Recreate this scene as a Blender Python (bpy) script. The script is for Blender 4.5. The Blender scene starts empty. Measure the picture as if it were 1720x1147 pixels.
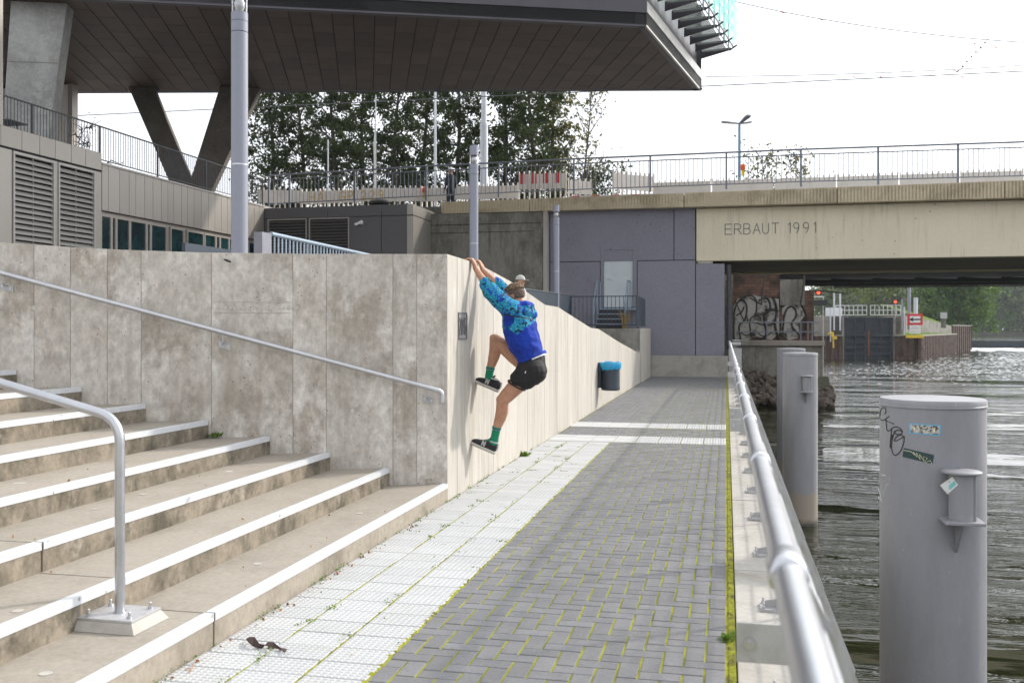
import bpy, bmesh, math, random
import numpy as np
from mathutils import Vector, Matrix, Euler, noise
R = math.radians
rnd = random.Random(7)
sc = bpy.context.scene
col = sc.collection

# ---------------------------------------------------------------- camera
EYE = 1.6
YAW = math.atan(360 / 1605.0)
cam = bpy.data.cameras.new('camera')
cam.sensor_width = 36
cam.lens = 1605 / 1720 * 36
cam.shift_y = -20.5 / 1720
cam.clip_start = 0.05
cam.clip_end = 5000
cam.dof.use_dof = True
cam.dof.focus_distance = 9.6
cam.dof.aperture_fstop = 4.0
camo = bpy.data.objects.new('camera', cam)
camo.location = (0, 0, EYE)
camo.rotation_euler = (R(90), 0, YAW)
col.objects.link(camo)
sc.camera = camo

# ---------------------------------------------------------------- light
SUN_EL, SUN_AZ = R(33), math.atan2(0.74, 0.67)      # azimuth from +Y towards +X
w = bpy.data.worlds.new('World'); sc.world = w; w.use_nodes = True
nt = w.node_tree; nt.nodes.clear()
out = nt.nodes.new('ShaderNodeOutputWorld'); bg = nt.nodes.new('ShaderNodeBackground')
sky = nt.nodes.new('ShaderNodeTexSky'); sky.sky_type = 'NISHITA'; sky.sun_disc = False
sky.sun_elevation = SUN_EL; sky.sun_rotation = SUN_AZ
sky.air_density = 1.0; sky.dust_density = 2.5; sky.ozone_density = 1.0
SKYS = 0.15
bg.inputs['Strength'].default_value = SKYS
# thin bright high cloud over the whole sky
tc = nt.nodes.new('ShaderNodeTexCoord'); mp = nt.nodes.new('ShaderNodeMapping'); mp.inputs['Scale'].default_value = (1, 1, 3.2)
nz = nt.nodes.new('ShaderNodeTexNoise'); nz.inputs['Scale'].default_value = 1.6; nz.inputs['Detail'].default_value = 6
rp = nt.nodes.new('ShaderNodeMapRange'); rp.inputs[1].default_value = .25; rp.inputs[2].default_value = .6; rp.inputs[3].default_value = .6; rp.inputs[4].default_value = 0.9
mx = nt.nodes.new('ShaderNodeMix'); mx.data_type = 'RGBA'
# the veil of cloud is brighter round the sun
vd = nt.nodes.new('ShaderNodeVectorMath'); vd.operation = 'DOT_PRODUCT'; vn = nt.nodes.new('ShaderNodeVectorMath'); vn.operation = 'NORMALIZE'
nt.links.new(tc.outputs['Generated'], vn.inputs[0]); nt.links.new(vn.outputs[0], vd.inputs[0])
vd.inputs[1].default_value = (math.sin(SUN_AZ) * math.cos(SUN_EL), math.cos(SUN_AZ) * math.cos(SUN_EL), math.sin(SUN_EL))
m0 = nt.nodes.new('ShaderNodeMath'); m0.operation = 'MAXIMUM'; m0.inputs[1].default_value = 0; nt.links.new(vd.outputs['Value'], m0.inputs[0])
m1 = nt.nodes.new('ShaderNodeMath'); m1.operation = 'POWER'; m1.inputs[1].default_value = 7; nt.links.new(m0.outputs[0], m1.inputs[0])
m2 = nt.nodes.new('ShaderNodeMath'); m2.operation = 'MULTIPLY_ADD'; m2.inputs[1].default_value = 2.6; m2.inputs[2].default_value = 1; nt.links.new(m1.outputs[0], m2.inputs[0])
vs_ = nt.nodes.new('ShaderNodeVectorMath'); vs_.operation = 'SCALE'; vs_.inputs[0].default_value = (10.5, 10.7, 11.0); nt.links.new(m2.outputs[0], vs_.inputs['Scale']); nt.links.new(vs_.outputs[0], mx.inputs[7])
nt.links.new(tc.outputs['Generated'], mp.inputs[0]); nt.links.new(mp.outputs[0], nz.inputs[0]); nt.links.new(nz.outputs[0], rp.inputs[0])
nt.links.new(rp.outputs[0], mx.inputs[0]); nt.links.new(sky.outputs[0], mx.inputs[6]); nt.links.new(mx.outputs[2], bg.inputs[0])
nt.links.new(bg.outputs[0], out.inputs[0])

sun = bpy.data.lights.new('sun', 'SUN'); sun.energy = 3.8; sun.angle = R(2.4); sun.color = (1, .93, .83)
suno = bpy.data.objects.new('sun', sun); col.objects.link(suno)
sd = Vector((math.sin(SUN_AZ) * math.cos(SUN_EL), math.cos(SUN_AZ) * math.cos(SUN_EL), math.sin(SUN_EL)))
suno.rotation_euler = (-sd).to_track_quat('-Z', 'Y').to_euler()
suno.location = (20, 20, 30)
sc.view_settings.view_transform = 'Standard'; sc.view_settings.look = 'None'
sc.view_settings.gamma = 1; sc.view_settings.exposure = -0.2
sc.view_settings.use_curve_mapping = False

# ---------------------------------------------------------------- survey: sight lines measured on the photograph meet known planes of the place
_s, _c = math.sin(YAW), math.cos(YAW)
def pz(px, py, Z=0):
    d = 1605 * (EYE - Z) / (py - 553); l = (px - 860) / 1605 * d
    return Vector((l * _c - d * _s, l * _s + d * _c, Z))
def pX(px, py, X):
    k = (px - 860) / 1605; d = X / (k * _c - _s)
    return Vector((X, d * (k * _s + _c), EYE - (py - 553) * d / 1605))
def pY(px, py, Y):
    k = (px - 860) / 1605; d = Y / (k * _s + _c)
    return Vector((d * (k * _c - _s), Y, EYE - (py - 553) * d / 1605))
def pr(p):
    d = -p[0] * _s + p[1] * _c; l = p[0] * _c + p[1] * _s
    return (860 + 1605 * l / d, 553 + 1605 * (EYE - p[2]) / d)

# ---------------------------------------------------------------- helpers
ORG = {}
def tag(o, label=None, cat=None, group=None, kind=None):
    if label: o['label'] = label
    if cat: o['category'] = cat
    if group: o['group'] = group
    if kind: o['kind'] = kind
    return o
def thing(name, label, cat, loc=(0, 0, 0), group=None, kind=None):
    o = bpy.data.objects.new(name, None); col.objects.link(o); o.location = loc
    o.empty_display_size = .1
    tag(o, label, cat, group, kind); ORG[o.name] = Vector(loc); return o
def org(p):
    return ORG.get(p.name, Vector((0, 0, 0))) if p else Vector((0, 0, 0))
def place(name, me, parent, loc, rot=None, scale=None):
    """an object with a (shared) mesh centred on its own origin"""
    o = bpy.data.objects.new(name, me); col.objects.link(o)
    o.parent = parent; o.location = Vector(loc) - org(parent)
    if rot: o.rotation_euler = rot
    if scale: o.scale = scale
    return o
def copy_thing(root, loc, label=None, rotz=None):
    r = root.copy(); col.objects.link(r); ORG[r.name] = Vector(loc); r.location = loc
    if rotz is not None: r.rotation_euler[2] = rotz
    if label: r['label'] = label
    for ch in list(root.children):
        c = ch.copy(); col.objects.link(c); c.parent = r
        for g in list(ch.children):
            d = g.copy(); col.objects.link(d); d.parent = c
    return r
class MB:
    def __init__(s): s.v = []; s.f = []
    def add(s, vs, fs):
        n = len(s.v); s.v += [tuple(v) for v in vs]; s.f += [tuple(i + n for i in f) for f in fs]; return s
    def box(s, x0, y0, z0, x1, y1, z1):
        x0, x1 = min(x0, x1), max(x0, x1); y0, y1 = min(y0, y1), max(y0, y1); z0, z1 = min(z0, z1), max(z0, z1)
        return s.add([(x0, y0, z0), (x1, y0, z0), (x1, y1, z0), (x0, y1, z0), (x0, y0, z1), (x1, y0, z1), (x1, y1, z1), (x0, y1, z1)],
                     [(3, 2, 1, 0), (4, 5, 6, 7), (0, 1, 5, 4), (1, 2, 6, 5), (2, 3, 7, 6), (3, 0, 4, 7)])
    def obox(s, c, ax, ay, az):
        c = Vector(c); ax, ay, az = Vector(ax), Vector(ay), Vector(az)
        if ax.cross(ay).dot(az) < 0: ax = -ax
        vs = [c + i * ax + j * ay + k * az for k in (-1, 1) for i, j in ((-1, -1), (1, -1), (1, 1), (-1, 1))]
        return s.add(vs, [(3, 2, 1, 0), (4, 5, 6, 7), (0, 1, 5, 4), (1, 2, 6, 5), (2, 3, 7, 6), (3, 0, 4, 7)])
    def prism(s, pts, vec):
        """pts: planar polygon, extruded by vec"""
        pts = [Vector(p) for p in pts]; vec = Vector(vec); n = len(pts)
        nn = Vector((0, 0, 0))
        for i in range(n): nn += pts[i].cross(pts[(i + 1) % n])
        if nn.dot(vec) < 0: pts.reverse()
        vs = pts + [p + vec for p in pts]
        fs = [tuple(range(n))[::-1], tuple(range(n, 2 * n))] + [(i, (i + 1) % n, (i + 1) % n + n, i + n) for i in range(n)]
        return s.add(vs, fs)
    def tube(s, pts, r, seg=12, cap=True, el=None):
        pts = [Vector(p) for p in pts]; n = len(pts)
        rr = r if isinstance(r, (list, tuple)) else [r] * n
        base = len(s.v); up = None; vs = []
        for i, p in enumerate(pts):
            t = (pts[min(i + 1, n - 1)] - pts[max(i - 1, 0)]).normalized()
            if up is None:
                up = Vector((0, 0, 1)) if abs(t.z) < .9 else Vector((1, 0, 0))
            a = t.cross(up).normalized(); b = a.cross(t).normalized(); up = b
            for k in range(seg):
                th = 2 * math.pi * k / seg
                vs.append(p + a * math.cos(th) * rr[i] * (el or 1) + b * math.sin(th) * rr[i])
        fs = [(i * seg + k, i * seg + (k + 1) % seg, (i + 1) * seg + (k + 1) % seg, (i + 1) * seg + k) for i in range(n - 1) for k in range(seg)]
        if cap: fs += [tuple(range(seg))[::-1], tuple((n - 1) * seg + k for k in range(seg))]
        return s.add(vs, fs)
    def ball(s, c, r, seg=12, rings=8, rot=None):
        r = r if isinstance(r, (list, tuple)) else (r, r, r); c = Vector(c); vs = []
        for i in range(1, rings):
            ph = math.pi * i / rings
            for k in range(seg):
                th = 2 * math.pi * k / seg
                q = Vector((r[0] * math.sin(ph) * math.cos(th), r[1] * math.sin(ph) * math.sin(th), r[2] * math.cos(ph)))
                if rot is not None: q = rot @ q
                vs.append(c + q)
        q0 = Vector((0, 0, r[2])); q1 = Vector((0, 0, -r[2]))
        if rot is not None: q0 = rot @ q0; q1 = rot @ q1
        n = len(vs); vs += [c + q0, c + q1]
        fs = [(i * seg + k, (i + 1) * seg + k, (i + 1) * seg + (k + 1) % seg, i * seg + (k + 1) % seg) for i in range(rings - 2) for k in range(seg)]
        fs += [(n, k, (k + 1) % seg) for k in range(seg)] + [(n + 1, (rings - 2) * seg + (k + 1) % seg, (rings - 2) * seg + k) for k in range(seg)]
        return s.add(vs, fs)
    def mesh(s, name, mat=None, smooth=False, off=Vector((0, 0, 0))):
        me = bpy.data.meshes.new(name)
        me.from_pydata([(v[0] - off[0], v[1] - off[1], v[2] - off[2]) for v in s.v], [], s.f); me.update()
        if mat: me.materials.append(mat)
        if smooth: me.polygons.foreach_set('use_smooth', [True] * len(me.polygons))
        return me
    def build(s, name, mat, parent=None, smooth=False, bevel=0):
        off = org(parent)
        o = bpy.data.objects.new(name, s.mesh(name, mat, smooth, off)); col.objects.link(o)
        if parent: o.parent = parent; ORG[o.name] = off
        if bevel:
            b = o.modifiers.new('bevel', 'BEVEL'); b.width = bevel; b.segments = 2; b.limit_method = 'ANGLE'
        if smooth == 'auto' or (smooth and bevel == 0):
            try:
                o.data.set_sharp_from_angle(angle=R(40))
            except Exception: pass
        return o
def bm_box(*a): return MB().box(*a)

# ---------------------------------------------------------------- materials
def M(name, base, dark=None, ds=1.0, lo=.45, hi=.65, light=None, ls=2.0, llo=.55, lhi=.7, spots=None, rough=.8, metal=0.0,
      fine=.12, bump=.15, bs=60, stretch=(1, 1, 1), rand=0.0, spec=.5, coat=0, local=False, trans=0, dist=.35, island=False, streak=None):
    m = bpy.data.materials.new(name); m.use_nodes = True
    t = m.node_tree; N = t.nodes; L = t.links; bs_ = N['Principled BSDF']
    bs_.inputs['Roughness'].default_value = rough; bs_.inputs['Metallic'].default_value = metal
    bs_.inputs['Specular IOR Level'].default_value = spec
    if coat: bs_.inputs['Coat Weight'].default_value = coat
    if trans: bs_.inputs['Transmission Weight'].default_value = trans
    if local:
        src = N.new('ShaderNodeTexCoord').outputs['Object']
    else:
        src = N.new('ShaderNodeNewGeometry').outputs['Position']
    mp = N.new('ShaderNodeMapping'); mp.inputs['Scale'].default_value = stretch; L.new(src, mp.inputs[0])
    vec = mp.outputs[0]
    if rand:   # each piece gets its own patch of the texture as well as its own tone
        oi = N.new('ShaderNodeObjectInfo')
        va = N.new('ShaderNodeVectorMath'); va.operation = 'MULTIPLY_ADD'
        va.inputs[1].default_value = (37, 17, 23)
        L.new(oi.outputs['Random'], va.inputs[0]); L.new(mp.outputs[0], va.inputs[2]); vec = va.outputs[0]
    cur = None
    def mix(a, bcol, fac, mode='MIX'):
        x = N.new('ShaderNodeMix'); x.data_type = 'RGBA'; x.blend_type = mode
        if a is None: x.inputs[6].default_value = (*base, 1)
        else: L.new(a, x.inputs[6])
        if isinstance(bcol, tuple): x.inputs[7].default_value = (*bcol[:3], 1)
        else: L.new(bcol, x.inputs[7])
        if isinstance(fac, (int, float)): x.inputs[0].default_value = fac
        else: L.new(fac, x.inputs[0])
        return x.outputs[2]
    def nz(scale, detail=6, v=vec, rgh=.6, dist=0):
        n = N.new('ShaderNodeTexNoise'); n.inputs['Scale'].default_value = scale; n.inputs['Detail'].default_value = detail
        n.inputs['Roughness'].default_value = rgh; n.inputs['Distortion'].default_value = dist; L.new(v, n.inputs[0]); return n.outputs[0]
    def rmp(x, a, b, c=0, d=1):
        r = N.new('ShaderNodeMapRange'); r.inputs[1].default_value = a; r.inputs[2].default_value = b
        r.inputs[3].default_value = c; r.inputs[4].default_value = d; L.new(x, r.inputs[0]); return r.outputs[0]
    if dark: cur = mix(cur, dark, rmp(nz(ds, 10, rgh=.68, dist=dist), lo, hi))
    if light: cur = mix(cur, light, rmp(nz(ls, 10, rgh=.72, dist=dist), llo, lhi))
    if fine:
        f = nz(bs * .35, 5, rgh=.7)
        cur = mix(cur, (0, 0, 0), rmp(f, .35, .75, 0, fine * 2))
    if streak:
        ms = N.new('ShaderNodeMapping'); ms.inputs['Scale'].default_value = (7, 7, .45); L.new(src, ms.inputs[0])
        a_ = rmp(nz(1.0, 5, v=ms.outputs[0], rgh=.6), .52, .68, 0, streak[1]); b2 = rmp(nz(.7, 3), .4, .6)
        mq = N.new('ShaderNodeMath'); mq.operation = 'MULTIPLY'; L.new(a_, mq.inputs[0]); L.new(b2, mq.inputs[1]); cur = mix(cur, streak[0], mq.outputs[0])
    if spots:
        vo = N.new('ShaderNodeTexVoronoi'); vo.inputs['Scale'].default_value = spots[1]; L.new(vec, vo.inputs[0])
        a = rmp(vo.outputs['Distance'], spots[2], spots[2] * 1.5, 1, 0)
        b = rmp(nz(spots[1] * .25, 2), .48, .56)
        mm = N.new('ShaderNodeMath'); mm.operation = 'MULTIPLY'; L.new(a, mm.inputs[0]); L.new(b, mm.inputs[1])
        cur = mix(cur, spots[0], mm.outputs[0])
    if rand:
        r = rmp(N.new('ShaderNodeNewGeometry').outputs['Random Per Island'] if island else oi.outputs['Random'], 0, 1, 1 - rand, 1 + rand)
        hsv = N.new('ShaderNodeHueSaturation'); L.new(r, hsv.inputs['Value'])
        if cur is None: hsv.inputs['Color'].default_value = (*base, 1)
        else: L.new(cur, hsv.inputs['Color'])
        cur = hsv.outputs[0]
    if cur is None: bs_.inputs['Base Color'].default_value = (*base, 1)
    else: L.new(cur, bs_.inputs['Base Color'])
    if bump:
        b = N.new('ShaderNodeBump'); b.inputs['Strength'].default_value = bump; b.inputs['Distance'].default_value = .01
        L.new(nz(bs, 4), b.inputs['Height']); L.new(b.outputs[0], bs_.inputs['Normal'])
    return m
def emis(m, colr, s):
    b = m.node_tree.nodes['Principled BSDF']; b.inputs['Emission Color'].default_value = (*colr, 1); b.inputs['Emission Strength'].default_value = s; return m

m_front = M('stained_formwork_concrete', (.60, .555, .50), dark=(.43, .38, .325), ds=1.5, lo=.47, hi=.60, light=(.73, .69, .64), ls=2.6, llo=.49, lhi=.62, streak=((.30, .26, .21), .45),
            spots=((.14, .12, .1), 22, .09), fine=.2, bump=.25, bs=45, stretch=(1.1, 1.1, .75), rand=.045, dist=.12)
m_side = M('board_marked_concrete', (.51, .48, .43), dark=(.40, .36, .30), ds=2.0, lo=.5, hi=.68, light=(.68, .65, .6), ls=3, spots=((.3, .26, .2), 14, .06),
           fine=.1, bump=.2, bs=50, stretch=(3.5, 3.5, .35), rand=.07)
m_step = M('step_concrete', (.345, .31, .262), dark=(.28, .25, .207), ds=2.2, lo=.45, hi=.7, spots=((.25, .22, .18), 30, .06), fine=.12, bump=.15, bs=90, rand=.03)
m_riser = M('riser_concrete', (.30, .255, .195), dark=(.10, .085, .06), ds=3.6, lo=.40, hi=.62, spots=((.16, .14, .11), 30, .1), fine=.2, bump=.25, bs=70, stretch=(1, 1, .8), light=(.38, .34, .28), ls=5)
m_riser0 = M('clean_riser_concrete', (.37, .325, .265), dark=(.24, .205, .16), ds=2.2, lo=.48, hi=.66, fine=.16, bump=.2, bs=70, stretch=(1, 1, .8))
m_nose = M('white_nosing_strip', (.60, .62, .65), dark=(.48, .47, .45), ds=7, lo=.58, hi=.75, spots=((.3, .28, .24), 9, .07), fine=.04, bump=.05, rough=.5)
m_stone = M('quay_stone', (.45, .43, .395), dark=(.34, .31, .265), ds=2, lo=.48, hi=.7, spots=((.25, .2, .15), 25, .06), fine=.1, bump=.2, rand=.06)
m_brick = M('grey_paver', (.196, .197, .206), dark=(.152, .153, .161), ds=3, lo=.4, hi=.7, fine=.14, bump=.25, bs=160, rand=.09, spots=((.4, .4, .4), 60, .05))
m_brick_far = M('grey_paver_far', (.196, .197, .206), dark=(.152, .153, .161), ds=3, lo=.4, hi=.7, fine=.14, bump=.25, bs=160, rand=.09, island=True)
m_tile = M('white_tactile_tile', (.46, .465, .47), dark=(.42, .42, .41), ds=3, lo=.5, hi=.75, fine=.05, bump=.1, rand=.06)
m_moss = M('yellow_green_moss', (.30, .31, .012), dark=(.13, .12, .03), ds=9, lo=.48, hi=.6, light=(.52, .5, .05), ls=20, rough=.95, bump=.8, bs=200)
m_joint = M('mossy_joint', (.32, .33, .012), dark=(.15, .15, .03), ds=3.5, lo=.42, hi=.62, rough=.95, bump=.5, bs=200)
m_joint_t = M('dark_mossy_joint', (.20, .20, .05), dark=(.10, .09, .05), ds=5, lo=.4, hi=.6, rough=.95, bump=.5, bs=200)
m_steel = M('brushed_stainless_steel', (.58, .59, .62), dark=(.46, .47, .5), ds=6, lo=.4, hi=.8, rough=.3, metal=.92, fine=.03, bump=.03)
m_galv = M('dull_grey_steel', (.52, .52, .53), dark=(.42, .41, .41), ds=8, rough=.5, metal=.5, fine=.05, bump=.05)
m_pile = M('grey_painted_steel', (.295, .297, .32), dark=(.245, .245, .265), ds=2.6, lo=.42, hi=.7, light=(.37, .37, .39), ls=7, llo=.6, lhi=.74, stretch=(1.6, 1.6, .4), rough=.42, fine=.04, bump=.06, bs=120, spots=((.42, .42, .43), 12, .05))
m_pole = M('grey_lamp_paint', (.27, .285, .35), rough=.38, fine=.03, bump=0)
m_glass = M('lamp_glass', (.8, .85, .9), rough=.08, metal=.5, fine=0, bump=0)
m_soffit = M('brown_soffit_panel', (.098, .063, .050), dark=(.068, .046, .038), ds=1.2, lo=.4, hi=.7, fine=.3, bump=.2, bs=160, rough=.55, rand=.28)
m_fascia = M('dark_zinc_fascia', (.085, .078, .095), dark=(.065, .06, .075), ds=.8, light=(.13, .115, .13), ls=1.2, llo=.62, lhi=.75, rough=.45, metal=.2, fine=.05, bump=.03)
m_fascia_l = M('pale_metal_fascia', (.52, .50, .47), dark=(.42, .40, .38), ds=2.2, lo=.45, hi=.6, rough=.4, metal=.3, fine=.04, bump=.02)
m_dark = M('shadow_gap_black', (.01, .01, .011), rough=.8, fine=0, bump=0)
m_panel = M('champagne_metal_panel', (.36, .335, .305), rough=.42, metal=.35, fine=.04, bump=.03, rand=.05)
m_louv = M('grey_louvre_metal', (.42, .40, .38), rough=.5, metal=.3, fine=.04, bump=.03)
m_dpanel = M('dark_grey_panel', (.115, .11, .118), rough=.55, fine=.08, bump=.05, rand=.05)
m_dlouv = M('dark_louvre', (.12, .112, .11), rough=.55, fine=.05, bump=.03)
m_teal = M('teal_window_glass', (.012, .045, .05), dark=(.006, .014, .018), ds=1.2, lo=.4, hi=.6, rough=.12, fine=0, bump=0, spec=.5)
m_frame = M('window_frame_metal', (.35, .32, .29), rough=.45, metal=.3, fine=.03, bump=0)
m_colc = M('grey_column_concrete', (.42, .42, .41), dark=(.27, .27, .26), ds=.9, lo=.4, hi=.65, light=(.46, .455, .44), ls=1.8, spots=((.2, .2, .19), 9, .05), fine=.14, bump=.2, bs=35)
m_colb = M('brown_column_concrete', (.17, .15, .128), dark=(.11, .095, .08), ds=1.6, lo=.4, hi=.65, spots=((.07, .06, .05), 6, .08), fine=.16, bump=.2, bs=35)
m_rail = M('dark_railing_paint', (.045, .05, .06), rough=.5, fine=0, bump=0)
m_brail = M('grey_bridge_railing_paint', (.18, .2, .24), rough=.5, metal=.1, fine=.03, bump=0)
m_oldc = M('weathered_dark_concrete', (.27, .26, .23), dark=(.135, .13, .11), ds=.9, lo=.42, hi=.6, light=(.34, .33, .3), ls=1.6, spots=((.08, .08, .07), 7, .09), fine=.18, bump=.3, bs=30, stretch=(1, 1, .6), streak=((.07, .068, .055), .7))
m_purp = M('mauve_painted_concrete', (.255, .25, .305), dark=(.225, .22, .265), ds=.7, lo=.4, hi=.7, spots=((.09, .085, .09), 5.5, .10), fine=.1, bump=.12, bs=40)
m_purp2 = M('grey_painted_concrete', (.262, .262, .31), dark=(.235, .235, .275), ds=.7, lo=.4, hi=.7, fine=.1, bump=.12, bs=40)
m_ivory = M('ivory_painted_girder', (.76, .69, .53), dark=(.68, .61, .46), ds=.5, lo=.4, hi=.75, light=None, spots=((.3, .26, .2), 2.6, .05), fine=.05, bump=.05, streak=((.45, .40, .30), .5))
m_corn = M('ribbed_cornice_concrete', (.62, .53, .38), dark=(.45, .38, .26), ds=1.2, lo=.45, hi=.6, spots=((.2, .16, .1), 8, .07), fine=.12, bump=.2)
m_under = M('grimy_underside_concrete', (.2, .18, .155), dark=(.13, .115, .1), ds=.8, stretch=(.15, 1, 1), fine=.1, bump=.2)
m_black = M('black_steel', (.025, .024, .026), rough=.6, fine=.05, bump=.05)
m_bluegrey = M('blue_grey_railing_paint', (.27, .34, .42), rough=.4, metal=.2, fine=.03, bump=0)
m_navy = M('navy_fence_panel', (.035, .05, .07), rough=.5, fine=.04, bump=.02)
m_doorp = M('pale_blue_door', (.60, .65, .67), dark=(.52, .57, .6), ds=2, lo=.5, hi=.8, spots=((.12, .11, .1), 9, .07), rough=.5, fine=.05, bump=.05)
m_asph = M('asphalt', (.06, .06, .062), fine=.2, bump=.3)
m_ground = M('gravel_ground', (.28, .26, .23), dark=(.2, .18, .15), ds=1, fine=.2, bump=.3)
m_grass = M('lawn_grass', (.11, .17, .018), dark=(.07, .12, .012), ds=.5, light=(.15, .2, .03), ls=1, fine=.2, bump=.6, bs=4, spec=.08, rough=1)
m_earth = M('bank_earth', (.1, .09, .06), dark=(.05, .06, .03), ds=.6, fine=.2, bump=.5, bs=6)
m_cream = M('cream_barrier_plastic', (.80, .74, .68), dark=(.66, .6, .53), ds=3, lo=.5, hi=.75, rough=.5, fine=.03, bump=0)
m_red = M('signal_red', (.62, .03, .03), rough=.4, fine=0, bump=0)
m_white = M('white_paint', (.8, .8, .8), rough=.4, fine=0, bump=0)
m_orange = M('orange_plastic', (.8, .13, .02), rough=.4, fine=0, bump=0)
m_yellow = M('yellow_paint', (.75, .52, .02), rough=.45, fine=0, bump=0)
m_spray = M('ochre_spray', (.62, .44, .1), rough=.8, fine=0, bump=0)
m_rubber = M('black_rubber', (.03, .03, .03), rough=.8, fine=.2, bump=.3)
m_rust = M('rusty_steel', (.25, .09, .03), rough=.8, fine=.1, bump=.1)
m_bark = M('tree_bark', (.07, .06, .05), dark=(.04, .035, .03), ds=3, rough=.95, bump=.5, bs=20)
m_ink = M('black_marker', (.04, .04, .045), rough=.6, fine=0, bump=0)
m_scratch = M('white_scratch', (.62, .62, .62), rough=.7, fine=0, bump=0)
m_letter = M('engraved_letter_grey', (.16, .15, .15), rough=.8, fine=0, bump=0)
m_bin = M('dark_blue_bin_steel', (.035, .048, .065), rough=.35, metal=.2, fine=.03, bump=0)
m_bag = M('blue_plastic_bag', (.02, .33, .62), light=(.15, .5, .75), ls=14, rough=.25, fine=0, bump=.5, bs=14)
m_rock = M('river_stone', (.10, .08, .065), dark=(.05, .042, .035), ds=3, rough=.9, bump=.6, bs=9, rand=.25)
m_gate = M('dark_blue_gate_steel', (.03, .042, .055), dark=(.02, .03, .04), ds=1, rough=.6, fine=.05, bump=.1)
m_sheet = M('rusty_sheet_pile', (.12, .075, .06), dark=(.06, .04, .035), ds=.8, light=(.26, .2, .16), ls=1.3, llo=.56, lhi=.7, rough=.85, bump=.3, bs=8)
m_lockc = M('lock_wall_concrete', (.33, .30, .27), dark=(.2, .18, .16), ds=.4, fine=.1, bump=.2)

def leafmat(name, c1, c2, sc_=1.5, tr=.35):
    m = bpy.data.materials.new(name); m.use_nodes = True; t = m.node_tree; N = t.nodes; L = t.links
    b = N['Principled BSDF']; b.inputs['Roughness'].default_value = .6; b.inputs['Specular IOR Level'].default_value = .25
    g = N.new('ShaderNodeNewGeometry'); n = N.new('ShaderNodeTexNoise'); n.inputs['Scale'].default_value = sc_; n.inputs['Detail'].default_value = 4
    L.new(g.outputs['Position'], n.inputs[0])
    ad = N.new('ShaderNodeMath'); ad.operation = 'MULTIPLY_ADD'; ad.inputs[1].default_value = .3; L.new(g.outputs['Random Per Island'], ad.inputs[0]); L.new(n.outputs[0], ad.inputs[2])
    r = N.new('ShaderNodeMapRange'); r.inputs[1].default_value = .45; r.inputs[2].default_value = .85; L.new(ad.outputs[0], r.inputs[0])
    x = N.new('ShaderNodeMix'); x.data_type = 'RGBA'; x.inputs[6].default_value = (*c1, 1); x.inputs[7].default_value = (*c2, 1); L.new(r.outputs[0], x.inputs[0])
    L.new(x.outputs[2], b.inputs['Base Color'])
    tl = N.new('ShaderNodeBsdfTranslucent'); L.new(x.outputs[2], tl.inputs[0]); ms = N.new('ShaderNodeMixShader'); ms.inputs[0].default_value = tr
    L.new(b.outputs[0], ms.inputs[1]); L.new(tl.outputs[0], ms.inputs[2]); L.new(ms.outputs[0], N['Material Output'].inputs[0])
    return m
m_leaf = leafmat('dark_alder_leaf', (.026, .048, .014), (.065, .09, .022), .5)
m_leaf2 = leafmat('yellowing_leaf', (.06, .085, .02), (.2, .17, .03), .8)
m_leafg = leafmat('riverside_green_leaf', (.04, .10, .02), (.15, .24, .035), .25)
m_leafp = leafmat('haze_paled_leaf', (.14, .19, .11), (.27, .31, .16), .12)  # distance haze is put into this leaf colour
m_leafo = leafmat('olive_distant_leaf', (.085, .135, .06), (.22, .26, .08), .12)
m_weed = leafmat('weed_leaf', (.08, .18, .02), (.2, .3, .04), 9)

# ---------------------------------------------------------------- strokes for writing
GL = {
 'E': [[(.8, 1), (0, 1), (0, 0), (.8, 0)], [(0, .52), (.65, .52)]],
 'R': [[(0, 0), (0, 1), (.5, 1), (.72, .9), (.76, .75), (.7, .58), (.5, .5), (0, .5)], [(.4, .5), (.85, 0)]],
 'B': [[(0, 0), (0, 1), (.48, 1), (.68, .9), (.7, .74), (.62, .58), (.45, .53), (0, .53)], [(.45, .53), (.72, .45), (.78, .27), (.7, .08), (.48, 0), (0, 0)]],
 'A': [[(0, 0), (.42, 1), (.84, 0)], [(.15, .35), (.69, .35)]],
 'U': [[(0, 1), (0, .3), (.1, .07), (.36, 0), (.62, .07), (.72, .3), (.72, 1)]],
 'T': [[(0, 1), (.8, 1)], [(.4, 1), (.4, 0)]],
 '1': [[(.15, .8), (.38, 1), (.38, 0)]],
 '9': [[(.66, .7), (.6, .5), (.36, .42), (.12, .5), (.04, .7), (.12, .92), (.36, 1), (.6, .92), (.66, .7), (.62, .35), (.4, 0)]],
 'H': [[(0, 0), (0, 1)], [(.7, 0), (.7, 1)], [(0, .5), (.7, .5)]],
 'L': [[(0, 1), (0, 0), (.6, 0)]],
 'G': [[(.75, .85), (.45, 1), (.12, .85), (0, .5), (.12, .13), (.45, 0), (.75, .15), (.75, .45), (.45, .45)]],
 'P': [[(0, 0), (0, 1), (.5, 1), (.7, .85), (.68, .6), (.48, .5), (0, .5)]],
 '2': [[(.05, .8), (.2, .97), (.45, .97), (.62, .8), (.55, .55), (0, 0), (.68, 0)]],
 '0': [[(.35, 0), (.08, .15), (0, .5), (.08, .85), (.35, 1), (.62, .85), (.7, .5), (.62, .15), (.35, 0)]],
 '6': [[(.6, .95), (.3, 1), (.08, .7), (0, .35), (.12, .06), (.36, 0), (.6, .1), (.66, .32), (.55, .52), (.3, .56), (.06, .42)]],
 'N': [[(0, 0), (0, 1), (.75, 0), (.75, 1)]],
 ' ': []}
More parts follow.
